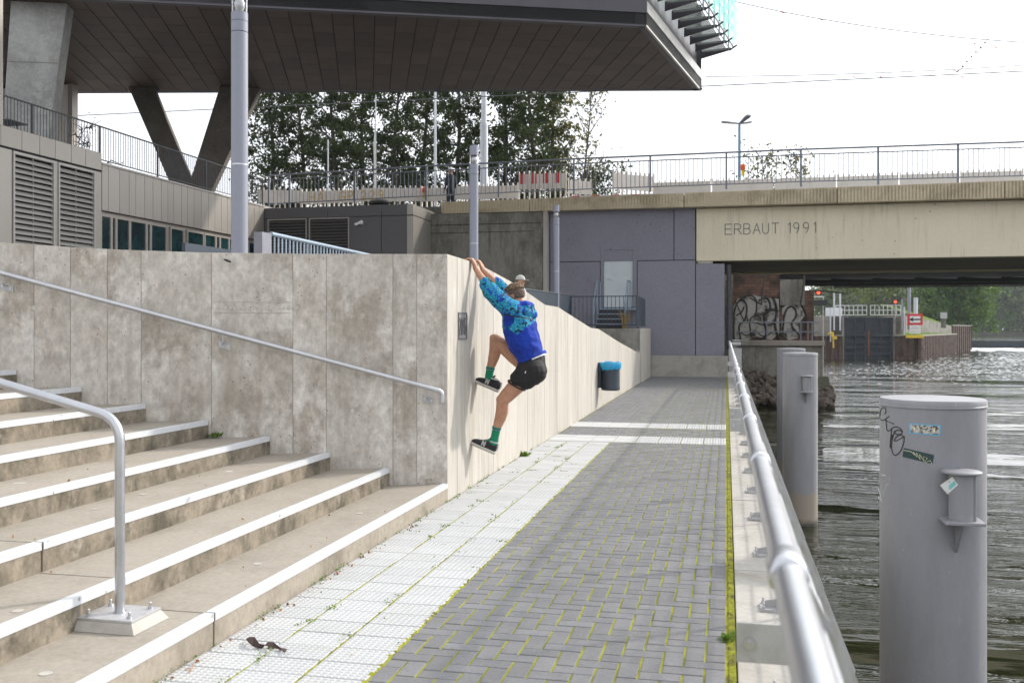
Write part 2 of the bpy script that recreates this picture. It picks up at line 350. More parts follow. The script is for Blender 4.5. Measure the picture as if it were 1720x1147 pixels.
def write_parts(text, O, ux, uz, h, th, adv, mat, par, dep=.006, wob=0, asp=1):
    """the same, every letter a part of its own"""
    x = 0; ux = Vector(ux).normalized()
    for ch in text:
        if ch != ' ':
            m = MB(); write(m, ch, Vector(O) + ux * x, ux, uz, h, th, dep=dep, wob=wob, asp=asp); m.build('letter', mat, par)
        x += h * (.5 if ch == ' ' else (.55 if ch == '1' else .85)) * adv
def write(mb, text, O, ux, uz, h, th, adv=1.15, dep=.006, wob=0, asp=1):
    """strokes of plain block letters laid on a plane: origin O, unit vectors ux (reading direction) and uz (up)"""
    O = Vector(O); ux = Vector(ux).normalized(); uz = Vector(uz).normalized(); n = ux.cross(uz)
    x = 0
    for ch in text:
        for st in GL.get(ch, []):
            for a, b in zip(st[:-1], st[1:]):
                j = lambda: rnd.uniform(-wob, wob)
                A = O + ux * (x + a[0] * h * .8 * asp) + uz * (a[1] * h + j()); B = O + ux * (x + b[0] * h * .8 * asp) + uz * (b[1] * h + j())
                d = (B - A); Lh = d.length / 2 + th * .3
                if Lh < 1e-6: continue
                d.normalize()
                mb.obox((A + B) / 2 + n * (dep * rnd.uniform(.3, .5)), d * Lh, d.cross(n) * th / 2, n * dep * .5)
        x += h * (.5 if ch == ' ' else (.55 if ch == '1' else .85)) * adv
    return mb
# ================================================================ SETTING
WATER = -2.6
def struct(name, mb, mat, label=None, cat=None):
    o = mb.build(name, mat); o['kind'] = 'structure'
    return o

# --- promenade
prom = thing('promenade', 'grey paved riverside promenade with a white tactile strip', 'promenade', (0, 0, 0), kind='structure')
bed = MB(); bed.box(-1.6, -4, -.3, .045, 33.3, -.004); bed.build('joint_bed', m_joint, prom)
bed = MB(); bed.box(-2.6, -4, -.3, -1.6, 33.3, -.0075); bed.build('joint_bed', m_joint_t, prom)
def chamfer_box(lx, ly, h, c=.003):
    mb = MB(); x, y = lx / 2, ly / 2
    vs = [(-x, -y, -h), (x, -y, -h), (x, y, -h), (-x, y, -h), (-x, -y, -c), (x, -y, -c), (x, y, -c), (-x, y, -c),
          (-x + c, -y + c, 0), (x - c, -y + c, 0), (x - c, y - c, 0), (-x + c, y - c, 0)]
    fs = [(3, 2, 1, 0)] + [(a, (a + 1) % 4, (a + 1) % 4 + 4, a + 4) for a in range(4)] + [(a + 4, (a + 1) % 4 + 4, (a + 1) % 4 + 8, a + 8) for a in range(4)] + [(8, 9, 10, 11)]
    return mb.add(vs, fs)
U = .1
cells = []
def herring(x0, nx, y0, y1):
    j0, j1 = int(round(y0 / U)), int(round(y1 / U)); k0 = int(round(x0 / U))
    for j in range(j0, j1):
        for i in range(k0, k0 + nx):
            c = (i - j) % 4
            if c == 0: cells.append((i, j, 2 if i + 1 < k0 + nx else 1, 1))
            elif c == 1 and i == k0: cells.append((i, j, 1, 1))
            elif c == 3: cells.append((i, j, 1, 2 if j + 1 < j1 else 1))
            elif c == 2 and j == j0: cells.append((i, j, 1, 1))
herring(-1.6, 16, 2.4, 13.5)
herring(-2.5, 25, 14.3, 15.5)
herring(-2.5, 25, 16.4, 33.2)
GX, GY = .0108, .0055
shape = {}
for a, b in ((1, 1), (2, 1), (1, 2)):
    shape[a, b] = chamfer_box(a * U - GX, b * U - GY, .06)
near = []
far = MB()
def inview(x, y):
    p = pr((x, y, 0)); return 0 < p[0] < 1225 and p[1] < 1147 and p[2:] == ()
for (i, j, a, b) in cells:
    cx_, cy_ = (i + a / 2) * U, (j + b / 2) * U
    if cy_ > .5:
        p = pr((cx_, cy_, 0)); vis = p[1] < 1160 and p[0] > -20
    else: vis = False
    near.append((0 if vis else 1, cy_, i, j, a, b, cx_))
near.sort()
shm = {k: v.mesh('brick', m_brick) for k, v in shape.items()}
for n, (nv, cy_, i, j, a, b, cx_) in enumerate(near):
    dz = rnd.uniform(-.0015, .0015)
    if n < 298:
        place('brick', shm[a, b], prom, (cx_, cy_, dz), rot=(rnd.uniform(-.004, .004), rnd.uniform(-.004, .004), rnd.uniform(-.006, .006)))
    else:
        s_ = shape[a, b]; far.add([(v[0] + cx_, v[1] + cy_, v[2] + dz) for v in s_.v], s_.f)
fo = far.build('brick_paving', m_brick_far, prom); fo['kind'] = 'stuff'
# tactile tiles: knobbed ones in the strip, ribbed ones in the two cross bands
def knob_tile(lx, ly):
    mb = chamfer_box(lx, ly, .05, .002); nx, ny = 9, 6
    for a in range(nx):
        for b in range(ny):
            x = (a + .5) / nx * lx - lx / 2; y = (b + .5) / ny * ly - ly / 2; p, q, h = .0135, .009, .0026
            mb.add([(x - p, y - p, 0), (x + p, y - p, 0), (x + p, y + p, 0), (x - p, y + p, 0), (x - q, y - q, h), (x + q, y - q, h), (x + q, y + q, h), (x - q, y + q, h)],
                   [(0, 1, 5, 4), (1, 2, 6, 5), (2, 3, 7, 6), (3, 0, 4, 7), (4, 5, 6, 7)])
    return mb
def rib_tile(lx, ly):
    mb = chamfer_box(lx, ly, .05, .002)
    for a in range(8):
        x = (a + .5) / 8 * lx - lx / 2; p, q, h, y = .013, .008, .005, ly / 2 - .004
        mb.add([(x - p, -y, 0), (x + p, -y, 0), (x + p, y, 0), (x - p, y, 0), (x - q, -y, h), (x + q, -y, h), (x + q, y, h), (x - q, y, h)],
               [(0, 1, 5, 4), (1, 2, 6, 5), (2, 3, 7, 6), (3, 0, 4, 7), (4, 5, 6, 7)])
    return mb
kt = knob_tile(.298, .1925).mesh('tactile_tile', m_tile); rt = rib_tile(.306, .1955).mesh('ribbed_tile', m_tile)
y = 2.9
while y < 13.45:
    for k in range(3):
        place('tactile_tile', kt, prom, (-2.53 + .155 + .31 * k + .002, y + .1 + rnd.uniform(-.001, .001), .002 + rnd.uniform(-.001, .0015)), rot=(rnd.uniform(-.004, .004), rnd.uniform(-.004, .004), rnd.uniform(-.003, .003)))
    y += .2
for y0 in (13.52, 15.55):
    for r_ in range(4):
        for k in range(8):
            place('ribbed_tile', rt, prom, (-2.53 + .158 + .316 * k, y0 + .1 + .2 * r_, .003 + rnd.uniform(-.001, .001)))
# moss cushions in the open joints
def moss(x0, x1, y0, y1, h, nx, step, gap=.35, sc_=9):
    ny = int((y1 - y0) / step); vs = []; fs = []
    for j in range(ny + 1):
        for i in range(nx + 1):
            x = x0 + (x1 - x0) * i / nx; yy = y0 + step * j
            n1 = noise.noise((x * 40, yy * 40, 3)); n2 = noise.noise((x0 * 7, yy * sc_ * .3, 9))
            z = h * (.7 + .8 * n1) * max(0, min(1, (n2 + gap) * 4)) - .008
            if i in (0, nx): z = min(z, -.006 + .006 * n1)
            vs.append((x + .006 * n1 * (1 if 0 < i < nx else .6), yy, z))
    for j in range(ny):
        for i in range(nx):
            a = j * (nx + 1) + i; fs.append((a, a + 1, a + nx + 2, a + nx + 1))
    mb = MB(); mb.add(vs, fs); return mb
mo = moss(.004, .046, 2, 33.2, .016, 5, .012, .75); o = mo.build('moss_seam', m_moss, prom, smooth=True)
mo = moss(-1.628, -1.586, 2.4, 13.5, .014, 4, .012, .9)
for xx in (-1.913, -2.223): 
    m2 = moss(xx - .0085, xx + .0085, 2.9, 13.5, .0115, 3, .015, .5); mo.add(m2.v, m2.f)
o = mo.build('moss_seam', m_moss, prom, smooth=True)
# --- kerb stones of the quay and the quay wall under them
kerb = thing('quay_kerb', 'pale concrete kerb stones along the water edge', 'kerb', (0, 0, 0), kind='structure')
ks = MB(); ks.box(0, -.6655, -.25, .52, .6655, 0)
ksm = ks.mesh('kerb_stone', m_stone)
for k in range(-3, 22):
    yc = 5.18 + .6725 + 1.345 * (k)
    if yc > 32.9: break
    o = place('kerb_stone', ksm, kerb, (.052, yc, rnd.uniform(-.003, .003)))
    b = o.modifiers.new('bevel', 'BEVEL'); b.width = .006; b.segments = 2
q = MB(); q.box(-.3, -6, -5, .46, 34, -.255); struct('quay_wall', q, m_oldc)

# --- water: fine wind waves as real relief near the quay, noise relief over all of it
def water_mat():
    m = bpy.data.materials.new('river_water'); m.use_nodes = True; t = m.node_tree; N = t.nodes; L = t.links; b = N['Principled BSDF']
    b.inputs['Base Color'].default_value = (.014, .016, .006, 1); b.inputs['Roughness'].default_value = .03; b.inputs['IOR'].default_value = 1.333
    g = N.new('ShaderNodeNewGeometry')
    def n(scale, sc3, det, dist=0):
        mp = N.new('ShaderNodeMapping'); mp.inputs['Scale'].default_value = sc3; mp.inputs['Rotation'].default_value = (0, 0, .25); L.new(g.outputs['Position'], mp.inputs[0])
        x = N.new('ShaderNodeTexNoise'); x.inputs['Scale'].default_value = scale; x.inputs['Detail'].default_value = det; x.inputs['Distortion'].default_value = dist; L.new(mp.outputs[0], x.inputs[0]); return x.outputs[0]
    a = n(.95, (.5, 1.9, 1), 5, .6); c = n(.3, (.6, 1.2, 1), 3, .5); patch = n(.42, (.16, .8, 1), 5, .8)
    mr = N.new('ShaderNodeMapRange'); mr.inputs[1].default_value = .43; mr.inputs[2].default_value = .57; mr.inputs[3].default_value = .12; mr.inputs[4].default_value = 2.0; L.new(patch, mr.inputs[0])
    mu = N.new('ShaderNodeMath'); mu.operation = 'MULTIPLY'; L.new(a, mu.inputs[0]); L.new(mr.outputs[0], mu.inputs[1])
    ad = N.new('ShaderNodeMath'); ad.operation = 'MULTIPLY_ADD'; ad.inputs[1].default_value = 1.5; L.new(c, ad.inputs[0]); L.new(mu.outputs[0], ad.inputs[2])
    bp = N.new('ShaderNodeBump'); bp.inputs['Strength'].default_value = 1; bp.inputs['Distance'].default_value = .05; L.new(ad.outputs[0], bp.inputs['Height']); L.new(bp.outputs[0], b.inputs['Normal'])
    return m
m_water = water_mat()
wt = MB(); wt.add([(-400, -200, WATER), (900, -200, WATER), (900, 232, WATER), (-400, 232, WATER)], [(0, 1, 2, 3)]); struct('river_water', wt, m_water)
wt = MB(); wt.add([(44, 232, -.95), (900, 232, -.95), (900, 420, -.95), (44, 420, -.95)], [(0, 1, 2, 3)]); struct('upstream_water', wt, m_water)
rb = MB(); rb.add([(-2500, -400, -5), (2500, -400, -5), (2500, 3000, -5), (-2500, 3000, -5)], [(0, 1, 2, 3)]); struct('river_bed', rb, m_earth)
fl = MB(); fl.box(-2500, 420, -6, 2500, 3000, .3); struct('far_bank_ground', fl, m_earth)

# --- upper ground behind the retaining wall and the higher ground beyond the bridge
WA = R(21.25); WD = Vector((-math.cos(WA), -math.sin(WA), 0)); WN = Vector((math.sin(WA), -math.cos(WA), 0))   # along the front wall to the left; its outward normal
C0 = Vector((-2.53, 8.54, 0))
def wallY(x): return C0.y + (x - C0.x) * math.tan(WA)
ug = MB(); ug.prism([(-2.8, 8.8, .95), (-2.8, 33.3, .95), (-40, 33.3, .95), (-40, wallY(-40) + .3, .95), (-9.0, wallY(-9.0) + .3, .95)], (0, 0, -1.5)); struct('upper_ground', ug, m_ground)
hb = MB(); hb.box(-200, 43.5, -4, .3, 400, 6.0); struct('raised_ground', hb, m_ground)

# --- retaining wall: cast panels in front of a core
prof = [(8.54, 2.30), (9.68, 2.285), (11.15, 2.18), (12.01, 2.10), (13.46, 1.95), (14.5, 1.945), (18.14, 1.63), (19.27, 1.61), (23.26, 1.28), (28.45, .90), (29.02, .86)]
def topz(y):
    for a, b in zip(prof[:-1], prof[1:]):
        if y <= b[0]: return a[1] + (b[1] - a[1]) * max(0, (y - a[0])) / (b[0] - a[0])
    return prof[-1][1]
wall = thing('retaining_wall', 'long board-marked concrete wall with a sharp corner, the climber hanging on its sunlit side', 'wall', (-2.53, 8.54, 0))
core = MB()
pts = [(-2.538, 8.60, -.3)] + [(-2.538, y_, z_ - .006) for y_, z_ in [(8.60, 2.3)] + prof[1:]] + [(-2.538, 29.02, -.3)]
core.prism(pts, (-.27, 0, 0)); core.build('wall_core', m_side, wall)
joints = [8.54]
rj = random.Random(3)
for tgt in (768, 789, 808, 829, 850, 870, 886, 903): joints.append(pX(tgt, 700, -2.53).y)
while joints[-1] < 28.5: joints.append(min(29.02, joints[-1] + rj.choice((.5, .5, .42, .62, .55))))
if joints[-1] < 29.02: joints[-1] = 29.02
for a, b in zip(joints[:-1], joints[1:]):
    g = .003; ys = [a + g] + [p[0] for p in prof if a + g < p[0] < b - g] + [b - g]
    dx = rj.uniform(-.0015, .0015)
    X = -2.53 + dx
    pts = [(X, a + g, -.2)] + [(X, y_, topz(y_) - .002) for y_ in ys] + [(X, b - g, -.2)]
    if b > 8.55 and a < 8.55:   # corner board returns round the arris
        pass
    MB().prism(pts, (-.0065, 0, 0)).build('formwork_board', m_side, wall, bevel=.002)
def ftop(s): # top height along the front, s metres left of the corner
    P = [(0, 2.30), (1.2, 2.288), (2.2, 2.288), (2.9, 2.305), (3.3, 2.322), (3.9, 2.355), (5.2, 2.41), (9, 2.52)]
    for a, b in zip(P[:-1], P[1:]):
        if s <= b[0]: return a[1] + (b[1] - a[1]) * (s - a[0]) / (b[0] - a[0])
    return 2.5
def front_s(px):   # where a sight line crosses the front face
    k = (px - 860) / 1605; dx, dy = k * _c - _s, k * _s + _c
    # C0 + s*WD = t*(dx,dy)
    det = WD.x * (-dy) - WD.y * (-dx)
    s = ((-C0.x) * (-dy) - (-C0.y) * (-dx)) / det
    return s
fj = [.001] + [front_s(p) for p in (700, 660, 548, 492, 355, 237, 180, 118, 57)]
while fj[-1] < 8.6: fj.append(fj[-1] + rj.choice((.3, .36, .6)))
fcore = MB()
P0 = C0 + WD * .02 - WN * .010
pts = [P0 + Vector((0, 0, -.3))] + [C0 + WD * s_ - WN * .010 + Vector((0, 0, ftop(s_) - .006)) for s_ in (.02, 1.2, 2.2, 2.9, 3.3, 3.9, 5.2, 8.9)] + [C0 + WD * 8.9 - WN * .010 + Vector((0, 0, -.3))]
fcore.prism(pts, -WN * .26); fcore.build('wall_core', m_front, wall)
for a, b in zip(fj[:-1], fj[1:]):
    g = .0016
    A = C0 + WD * (a + g) - WN * .0; B = C0 + WD * (b - g)
    off = -WN * rj.uniform(0, .002)
    ss = [a + g] + [s_ for s_ in (1.2, 2.2, 2.9, 3.3, 3.9, 5.2) if a + g < s_ < b - g] + [b - g]
    pts = [A + off + Vector((0, 0, -.2))] + [C0 + WD * s_ + off + Vector((0, 0, ftop(s_) - .002)) for s_ in ss] + [B + off + Vector((0, 0, -.2))]
    MB().prism(pts, -WN * .0075).build('formwork_panel', m_front, wall, bevel=.002)
# tie marks and a faint row of patched holes
tm = MB()
def frontp(px, py):
    s = front_s(px); p = C0 + WD * s; d = -p.x * _s + p.y * _c
    return Vector((p.x, p.y, EYE - (py - 553) * d / 1605))
def disc(mb, p, r, th=.003):
    mb.tube([p, p + WN * th], r, 12)
for i in range(18): disc(tm, frontp(364 + i * 7.5, 517.5 + rj.uniform(-.5, .5)), .013)
for px, py in ((351, 518), (497, 517), (50, 517), (57, 517), (111, 517), (122, 517), (178, 517), (560, 544), (583, 631), (592, 690), (598, 680), (707, 515), (718, 515), (727, 516), (709, 801), (715, 801), (721, 801), (727, 801)):
    disc(tm, frontp(px, py), .02)
tm.build('tie_mark', m_side, wall)
tb = MB(); 
for py in (507, 525): tb.obox((frontp(359, py) + frontp(489, py)) / 2 + WN * .001, WD * (frontp(359, py) - frontp(489, py)).length / 2, Vector((0, 0, .003)), WN * .002)
tb.build('formwork_ridge', m_side, wall)
sk = MB(); sk.ball(frontp(382, 438), (1, 1, 1)); sk.v = [tuple(frontp(382, 438) + WD * ((Vector(v) - frontp(382, 438)).dot(WD)) * .035 + Vector((0, 0, (v[2] - frontp(382, 438).z) * .012 - (Vector(v) - frontp(382, 438)).dot(WD) * -.012)) + WN * ((Vector(v) - frontp(382, 438)).dot(WN)) * .002) for v in sk.v]
stk = sk.build('sticker', m_ink, None); tag(stk, 'small dark oval sticker high on the stained concrete wall', 'sticker')
# house number plaque cast into the sunlit side near the corner
pl = thing('date_plaque', 'small recessed metal plaque with figures on the sunlit wall beside the climber', 'plaque', (-2.53, 9.05, 1.65))
p0, p1 = pX(769, 524, -2.53).y, pX(783, 524, -2.53).y
fr = MB(); z0, z1 = 1.50, 1.765
for a in ((p0, z0, p1, z0 + .012), (p0, z1 - .012, p1, z1), (p0, z0 + .012, p0 + .012, z1 - .012), (p1 - .012, z0 + .012, p1, z1 - .012)):
    fr.box(-2.54, a[0], a[1], -2.518, a[2], a[3])
fr.build('plaque_frame', m_letter, pl)
fr = MB(); fr.box(-2.54, p0 + .012, z0 + .012, -2.5265, p1 - .012, z1 - .012); fr.build('plaque_plate', m_galv, pl)
write_parts('2016', (-2.526, p0 + .03, z0 + .05), (0, 1, 0), (0, 0, 1), .16, .012, (p1 - p0 - .05) / (.16 * (.85 * 3 + .55)), m_letter, pl, dep=.008, asp=.5)

# --- broad concrete steps
stairs = thing('concrete_steps', 'broad flight of concrete steps with white nosings, left of the promenade', 'steps', (-2.53, 4, 0))
for i in range(12):
    x0 = -2.53 - .5 * i; zt = .165 + .154 * i; x1 = x0 - .5 - (.02 if i < 11 else 2.5)
    yj = 4.38 + (.0 if i % 2 == 0 else -.02)
    ya_ = -3.5
    for (ya, yb) in ((ya_, yj - .006), (yj + .006, None)):
        if yb is None: pts = [(x0, ya, zt), (x0, wallY(x0) - .004, zt), (x1, wallY(x1) - .004, zt), (x1, ya, zt)]; ye = wallY(x0) - .004
        else: pts = [(x0, ya, zt), (x0, yb, zt), (x1, yb, zt), (x1, ya, zt)]; ye = yb
        st = MB().prism(pts, (0, 0, -.45 if i else -.6)).build('step_block', m_step, stairs)
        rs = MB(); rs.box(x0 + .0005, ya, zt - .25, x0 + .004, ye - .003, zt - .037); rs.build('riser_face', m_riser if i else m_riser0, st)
        ns = MB()
        cuts = [ya] + ([yj + 1.22] if (i == 0 and yb is None) else []) + [ye - (.0 if yb else .012)]
        for ca, cb in zip(cuts[:-1], cuts[1:]):
            ns = MB(); ns.add([(x0 - .044, ca + .002, zt + .0005), (x0 + .009, ca + .002, zt + .0005), (x0 + .009, ca + .002, zt + .005), (x0 - .044, ca + .002, zt + .005), (x0 + .009, ca + .002, zt - .036), (x0 + .005, ca + .002, zt - .036), (x0 + .005, ca + .002, zt + .0005),
                    (x0 - .044, cb - .002, zt + .0005), (x0 + .009, cb - .002, zt + .0005), (x0 + .009, cb - .002, zt + .005), (x0 - .044, cb - .002, zt + .005), (x0 + .009, cb - .002, zt - .036), (x0 + .005, cb - .002, zt - .036), (x0 + .005, cb - .002, zt + .0005)],
                   [(0, 6, 1, 2, 3), (10, 9, 8, 13, 7), (5, 4, 1, 6), (13, 8, 11, 12), (3, 2, 9, 10), (2, 1, 8, 9), (1, 4, 11, 8), (4, 5, 12, 11), (5, 6, 13, 12), (0, 3, 10, 7), (6, 0, 7, 13)]).build('nosing', m_nose, st)
sd_ = MB(); sd_.tube([(0, 0, 0), (0, 0, .0012)], .027, 16); sdm = sd_.mesh('tread_stud', m_stone)
for px, py, i in ((77, 1131, 0), (433, 947, 0), (33, 812, 2), (160, 855, 2), (240, 830, 2), (30, 1026, 1), (283, 756, 3), (384, 792, 1), (604, 862, 0)):
    p = pz(px, py, .165 + .154 * i)
    ii = max(0, min(11, int((-2.53 - p.x) / .5))); p = pz(px, py, .165 + .154 * ii)
    place('tread_stud', sdm, stairs, p + Vector((0, 0, .0015)))
# landing at the head of the steps
ld = MB(); ld.box(-14, -3.5, .9, -8.6, 5.2, 1.93); struct('stair_landing', ld, m_step)

# --- end of the promenade: low wall, platform and abutment
lw = MB(); lw.box(-2.5, 32.75, -.2, .06, 33.25, .70); o = lw.build('low_end_wall', m_stone, bevel=.01); tag(o, 'low pale concrete wall closing the far end of the promenade', 'wall')
pf = thing('stair_platform', 'stained concrete platform below the pale door, at the far end of the wall', 'platform', (-2.55, 29.1, 0))
b = MB(); b.box(-8, 29.08, 0, -2.56, 33.25, 1.62); b.build('platform_block', m_oldc, pf, bevel=.02)
b = MB(); b.box(-2.56, 29.06, -.1, -2.5, 32.7, 1.63); b.build('platform_side', m_side, pf, bevel=.01)
b = MB(); b.box(-2.66, 28.98, 0, -2.5, 29.055, .94); b.build('wall_end_post', m_side, pf)
# ================================================================ BRIDGE AND BUILDINGS
ab = thing('bridge_abutment', 'grey mauve painted concrete abutment with a pale door, beside the promenade end', 'abutment', (-1, 33.4, 0))
# wall slabs with recessed joints between them
YA = 33.3
def slab(x0, z0, x1, z1, mat, y=YA, dep=.5, name='wall_slab', par=ab, bev=.012):
    return MB().box(x0 + .012, y, z0 + .012, x1 - .012, y + dep, z1 - .012).build(name, mat, par, bevel=bev)
zj = 3.97
slab(-6.1, zj, -1.76, 5.86, m_purp); slab(-1.76, zj, -1.03, 5.86, m_purp)
slab(-6.1, .6, -4.30, zj, m_purp); slab(-3.02, .6, -1.03, zj, m_purp2); slab(-1.03, .6, -.05, 3.84, m_purp2)
slab(-4.30, 4.50, -3.02, zj, m_purp) if False else None
slab(-4.30, .6, -3.02, 2.36, m_purp)
b = MB(); b.box(-6.09, YA + .06, .6, -.1, 42.0, 3.8); b.build('abutment_core', m_dark, ab)
b = MB(); b.box(-6.09, YA + .06, 3.8, -1.1, 36, 5.85); b.build('abutment_core', m_dark, ab)
# recessed doorway
dr = thing('steel_door', 'pale blue weathered steel door at the top of the small stairs', 'door', (-3.66, 33.4, 2.36))
x0, x1 = pY(1014, 420, YA).x, pY(1063, 420, YA).x
fm = MB(); zt = 4.36
fm.box(-4.29, YA - .02, 2.36, x0 - .0, YA + .3, 4.47); fm.box(x1 + .0, YA - .02, 2.36, -3.03, YA + .3, 4.47); fm.box(x0, YA - .02, zt, x1, YA + .3, 4.47)
fm.build('door_frame', m_purp, dr, bevel=.01)
MB().box(x0 + .005, YA + .05, 2.37, x1 - .005, YA + .1, zt - .005).build('door_leaf', m_doorp, dr)
h = MB(); h.tube([(x0 + .12, YA + .04, 3.35), (x0 + .12, YA - .02, 3.35), (x0 + .24, YA - .02, 3.35)], .012, 8); h.build('door_handle', m_steel, dr)

# bridge
br = thing('road_bridge', 'ivory painted road bridge over the river with ribbed concrete edge', 'bridge', (0, 33.3, 4))
g = MB(); g.box(-1.0, YA, 3.93, 46, YA + .6, 5.72); g.build('girder', m_ivory, br, bevel=.01)
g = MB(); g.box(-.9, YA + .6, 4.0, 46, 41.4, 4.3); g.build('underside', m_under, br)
g = MB(); g.box(-1.0, 41.4, 3.93, 46, 42, 5.72); g.build('girder', m_ivory, br)
g = MB(); g.box(-40, 33.75, 5.73, 46, 42.2, 6.12); g.build('bridge_deck', m_asph, br)
g = MB(); g.box(-60, 42.2, 5.6, -.9, 43.5, 6.1); g.build('bridge_deck', m_asph, br)
# edge blocks with vertical ribs
xs = [-10.0, -6.75, -1.4, 3.55, 8.6, 13.6, 18.6, 23.6, 28.6, 34, 40, 46]
for a, b in zip(xs[:-1], xs[1:]):
    c_ = MB(); za = lambda x: 6.16 + max(0, (x + 10)) * .007
    c_.prism([(a + .012, 32.93, 5.74), (a + .012, 32.93, za(a)), (b - .012, 32.93, za(b)), (b - .012, 32.93, 5.74)], (0, .81, 0))
    o = c_.build('edge_block', m_corn, br)
    rb_ = MB(); x = a + .05
    while x < min(b, 12) - .05:
        rb_.box(x - .028, 32.895, 5.75, x + .034, 32.929, za(x) - .02); x += .105
    if len(rb_.v): rb_.build('edge_ribs', m_corn, o)
# lettering
P = pY(1218, 394, YA); Pe = pY(1374, 388, YA)
write_parts('ERBAUT 1991', (P.x, YA - .001, P.z), (1, 0, 0), (0, 0, 1), .345, .026, (Pe.x - P.x) / (.345 * (.85 * 6 + .5 + .55 * 2 + .85 * 2 - .06)), m_letter, br, dep=.01)
# bearings and gap under the girder end
g = MB(); g.box(-.95, YA + .02, 3.84, -.45, YA + .5, 3.92); g.build('bearing', m_stone, br)
# bridge railing
rl = thing('bridge_railing', 'long grey steel railing with thin vertical bars along the bridge edge', 'railing', (0, 33.1, 6.2))
YR = 33.08
def rz(x): return 7.44 + .10 * min(1, max(0, (x + 16) / 6))
tr = MB(); pts = [(-16.79, YR, 7.38), (-10.3, YR, 7.50), (-5, YR, 7.55), (2.4, YR, 7.57), (9, YR, 7.53), (20, YR, 7.5), (45, YR, 7.45)]
tr.tube(pts, .03, 10); tr.build('handrail', m_brail, rl)
def rtop(x):
    for a, b in zip(pts[:-1], pts[1:]):
        if x <= b[0]: return a[2] + (b[2] - a[2]) * (x - a[0]) / (b[0] - a[0])
    return pts[-1][2]
for off in (-.17, -1.07):
    MB().tube([(p[0], p[1], p[2] + off) for p in pts], .02, 8).build('rail', m_brail, rl)
pm = MB(); pm.box(-.03, -.035, -1.24, .03, .035, -.03); pmm = pm.mesh('post', m_brail)
px_ = [-16.79, -15.95, -13.35, -10.6, -7.9, -5.2, -2.55] + [0.0 + 2.42 * k for k in range(0, 14)]
for x in px_: place('post', pmm, rl, (x, YR, rtop(x)))
bm_ = MB(); bm_.tube([(0, 0, -1.06), (0, 0, -.18)], .0115, 6); bmm = bm_.mesh('baluster', m_brail)
x = -16.6; nb = 0
while x < 12:
    if min(abs(x - p) for p in px_) > .05: place('baluster', bmm, rl, (x, YR, rtop(x))); nb += 1
    x += .152
fb = MB()
while x < 32: fb.tube([(x, YR, rtop(x) - 1.06), (x, YR, rtop(x) - .18)], .0085, 4); x += .152
o = fb.build('far_balusters', m_brail, rl); o['kind'] = 'stuff'

# old concrete wing wall left of the painted abutment
ow = thing('old_wing_wall', 'dark weathered concrete wing wall between the louvred block and the painted abutment', 'wall', (-8.5, 33, 0))
MB().box(-11.4, 33.0, .9, -6.28, 33.6, 5.74).build('wall_body', m_oldc, ow, bevel=.02)
MB().box(-6.275, 32.97, .9, -6.12, 33.6, 5.76).build('pale_edge', m_side, ow, bevel=.01)
MB().box(-11.4, 33.62, 5.2, -10.0, 33.9, 6.1).build('wall_stub', m_oldc, ow)
MB().box(-11.42, 32.985, 5.33, -6.3, 33.0, 5.35).build('form_line', m_dark, ow)
MB().box(-11.42, 32.985, 5.05, -6.6, 33.0, 5.065).build('form_line', m_dark, ow)
MB().box(-11.42, 32.985, 2.6, -6.3, 33.0, 2.62).build('form_line', m_dark, ow)

# louvred dark block facing the camera
lb = thing('louvred_block', 'dark grey panelled plant block with two louvre grilles under the bridge railing', 'building', (-13, 31, 0))
YL = 31.0
MB().box(-16.4, YL + .05, .9, -10.42, 33.9, 5.80).build('block_core', m_dark, lb)
tops = [-16.0, -13.35, -11.63 + .0, -10.66]
tops = [-16.05, -13.52, -11.55, -10.62]
for a, b in zip(tops[:-1], tops[1:]): MB().box(a + .01, YL, 5.49, b - .01, YL + .05, 5.86).build('wall_panel', m_dpanel, lb, bevel=.004)
for a, b in ((-16.05, -15.78), (-12.72, -11.55), (-11.55, -10.62)): MB().box(a + .01, YL, .95, b - .01, YL + .05, 5.47).build('wall_panel', m_dpanel, lb, bevel=.004)
MB().box(-15.77, YL, .95, -12.73, YL + .05, 4.0).build('wall_panel', m_dpanel, lb)
for a, b in ((.9, 5.47), (5.49, 5.86)): MB().box(-10.62, YL, a + .01, -10.40, 33.95, b - .005).build('side_panel', m_panel, lb)
for a, b in ((-15.78, -14.30), (-14.22, -12.72)):
    gr = MB()
    for q in ((a, 4.02, a + .04, 5.47), (b - .04, 4.02, b, 5.47), (a + .04, 5.43, b - .04, 5.47)): gr.box(q[0], YL - .02, q[1], q[2], YL + .06, q[3])
    gf = gr.build('grille_frame', m_louv, lb)
    sl = MB(); sl.obox((0, 0, 0), ((b - a) / 2 - .045, 0, 0), (0, -.035, -.042), (0, .004, .004)); slm = sl.mesh('louvre_slat', m_dlouv)
    z = 5.37
    while z > 4.05:
        o = bpy.data.objects.new('louvre_slat', slm); col.objects.link(o); o.parent = gf; o.location = Vector(((a + b) / 2, YL + .03, z)) - org(lb); z -= .105
cm = thing('security_camera', 'small white security camera on the dark panelled block', 'security camera', (-12.3, 31, 5.25))
P = pY(608, 374, YL); MB().ball((P.x, YL - .06, P.z), .08, 12, 8).build('mount', m_white, cm, smooth=True)
MB().tube([P + Vector((-.02, -.08, 0)), P + Vector((-.2, -.16, -.09))], .05, 12).build('camera_body', m_white, cm)

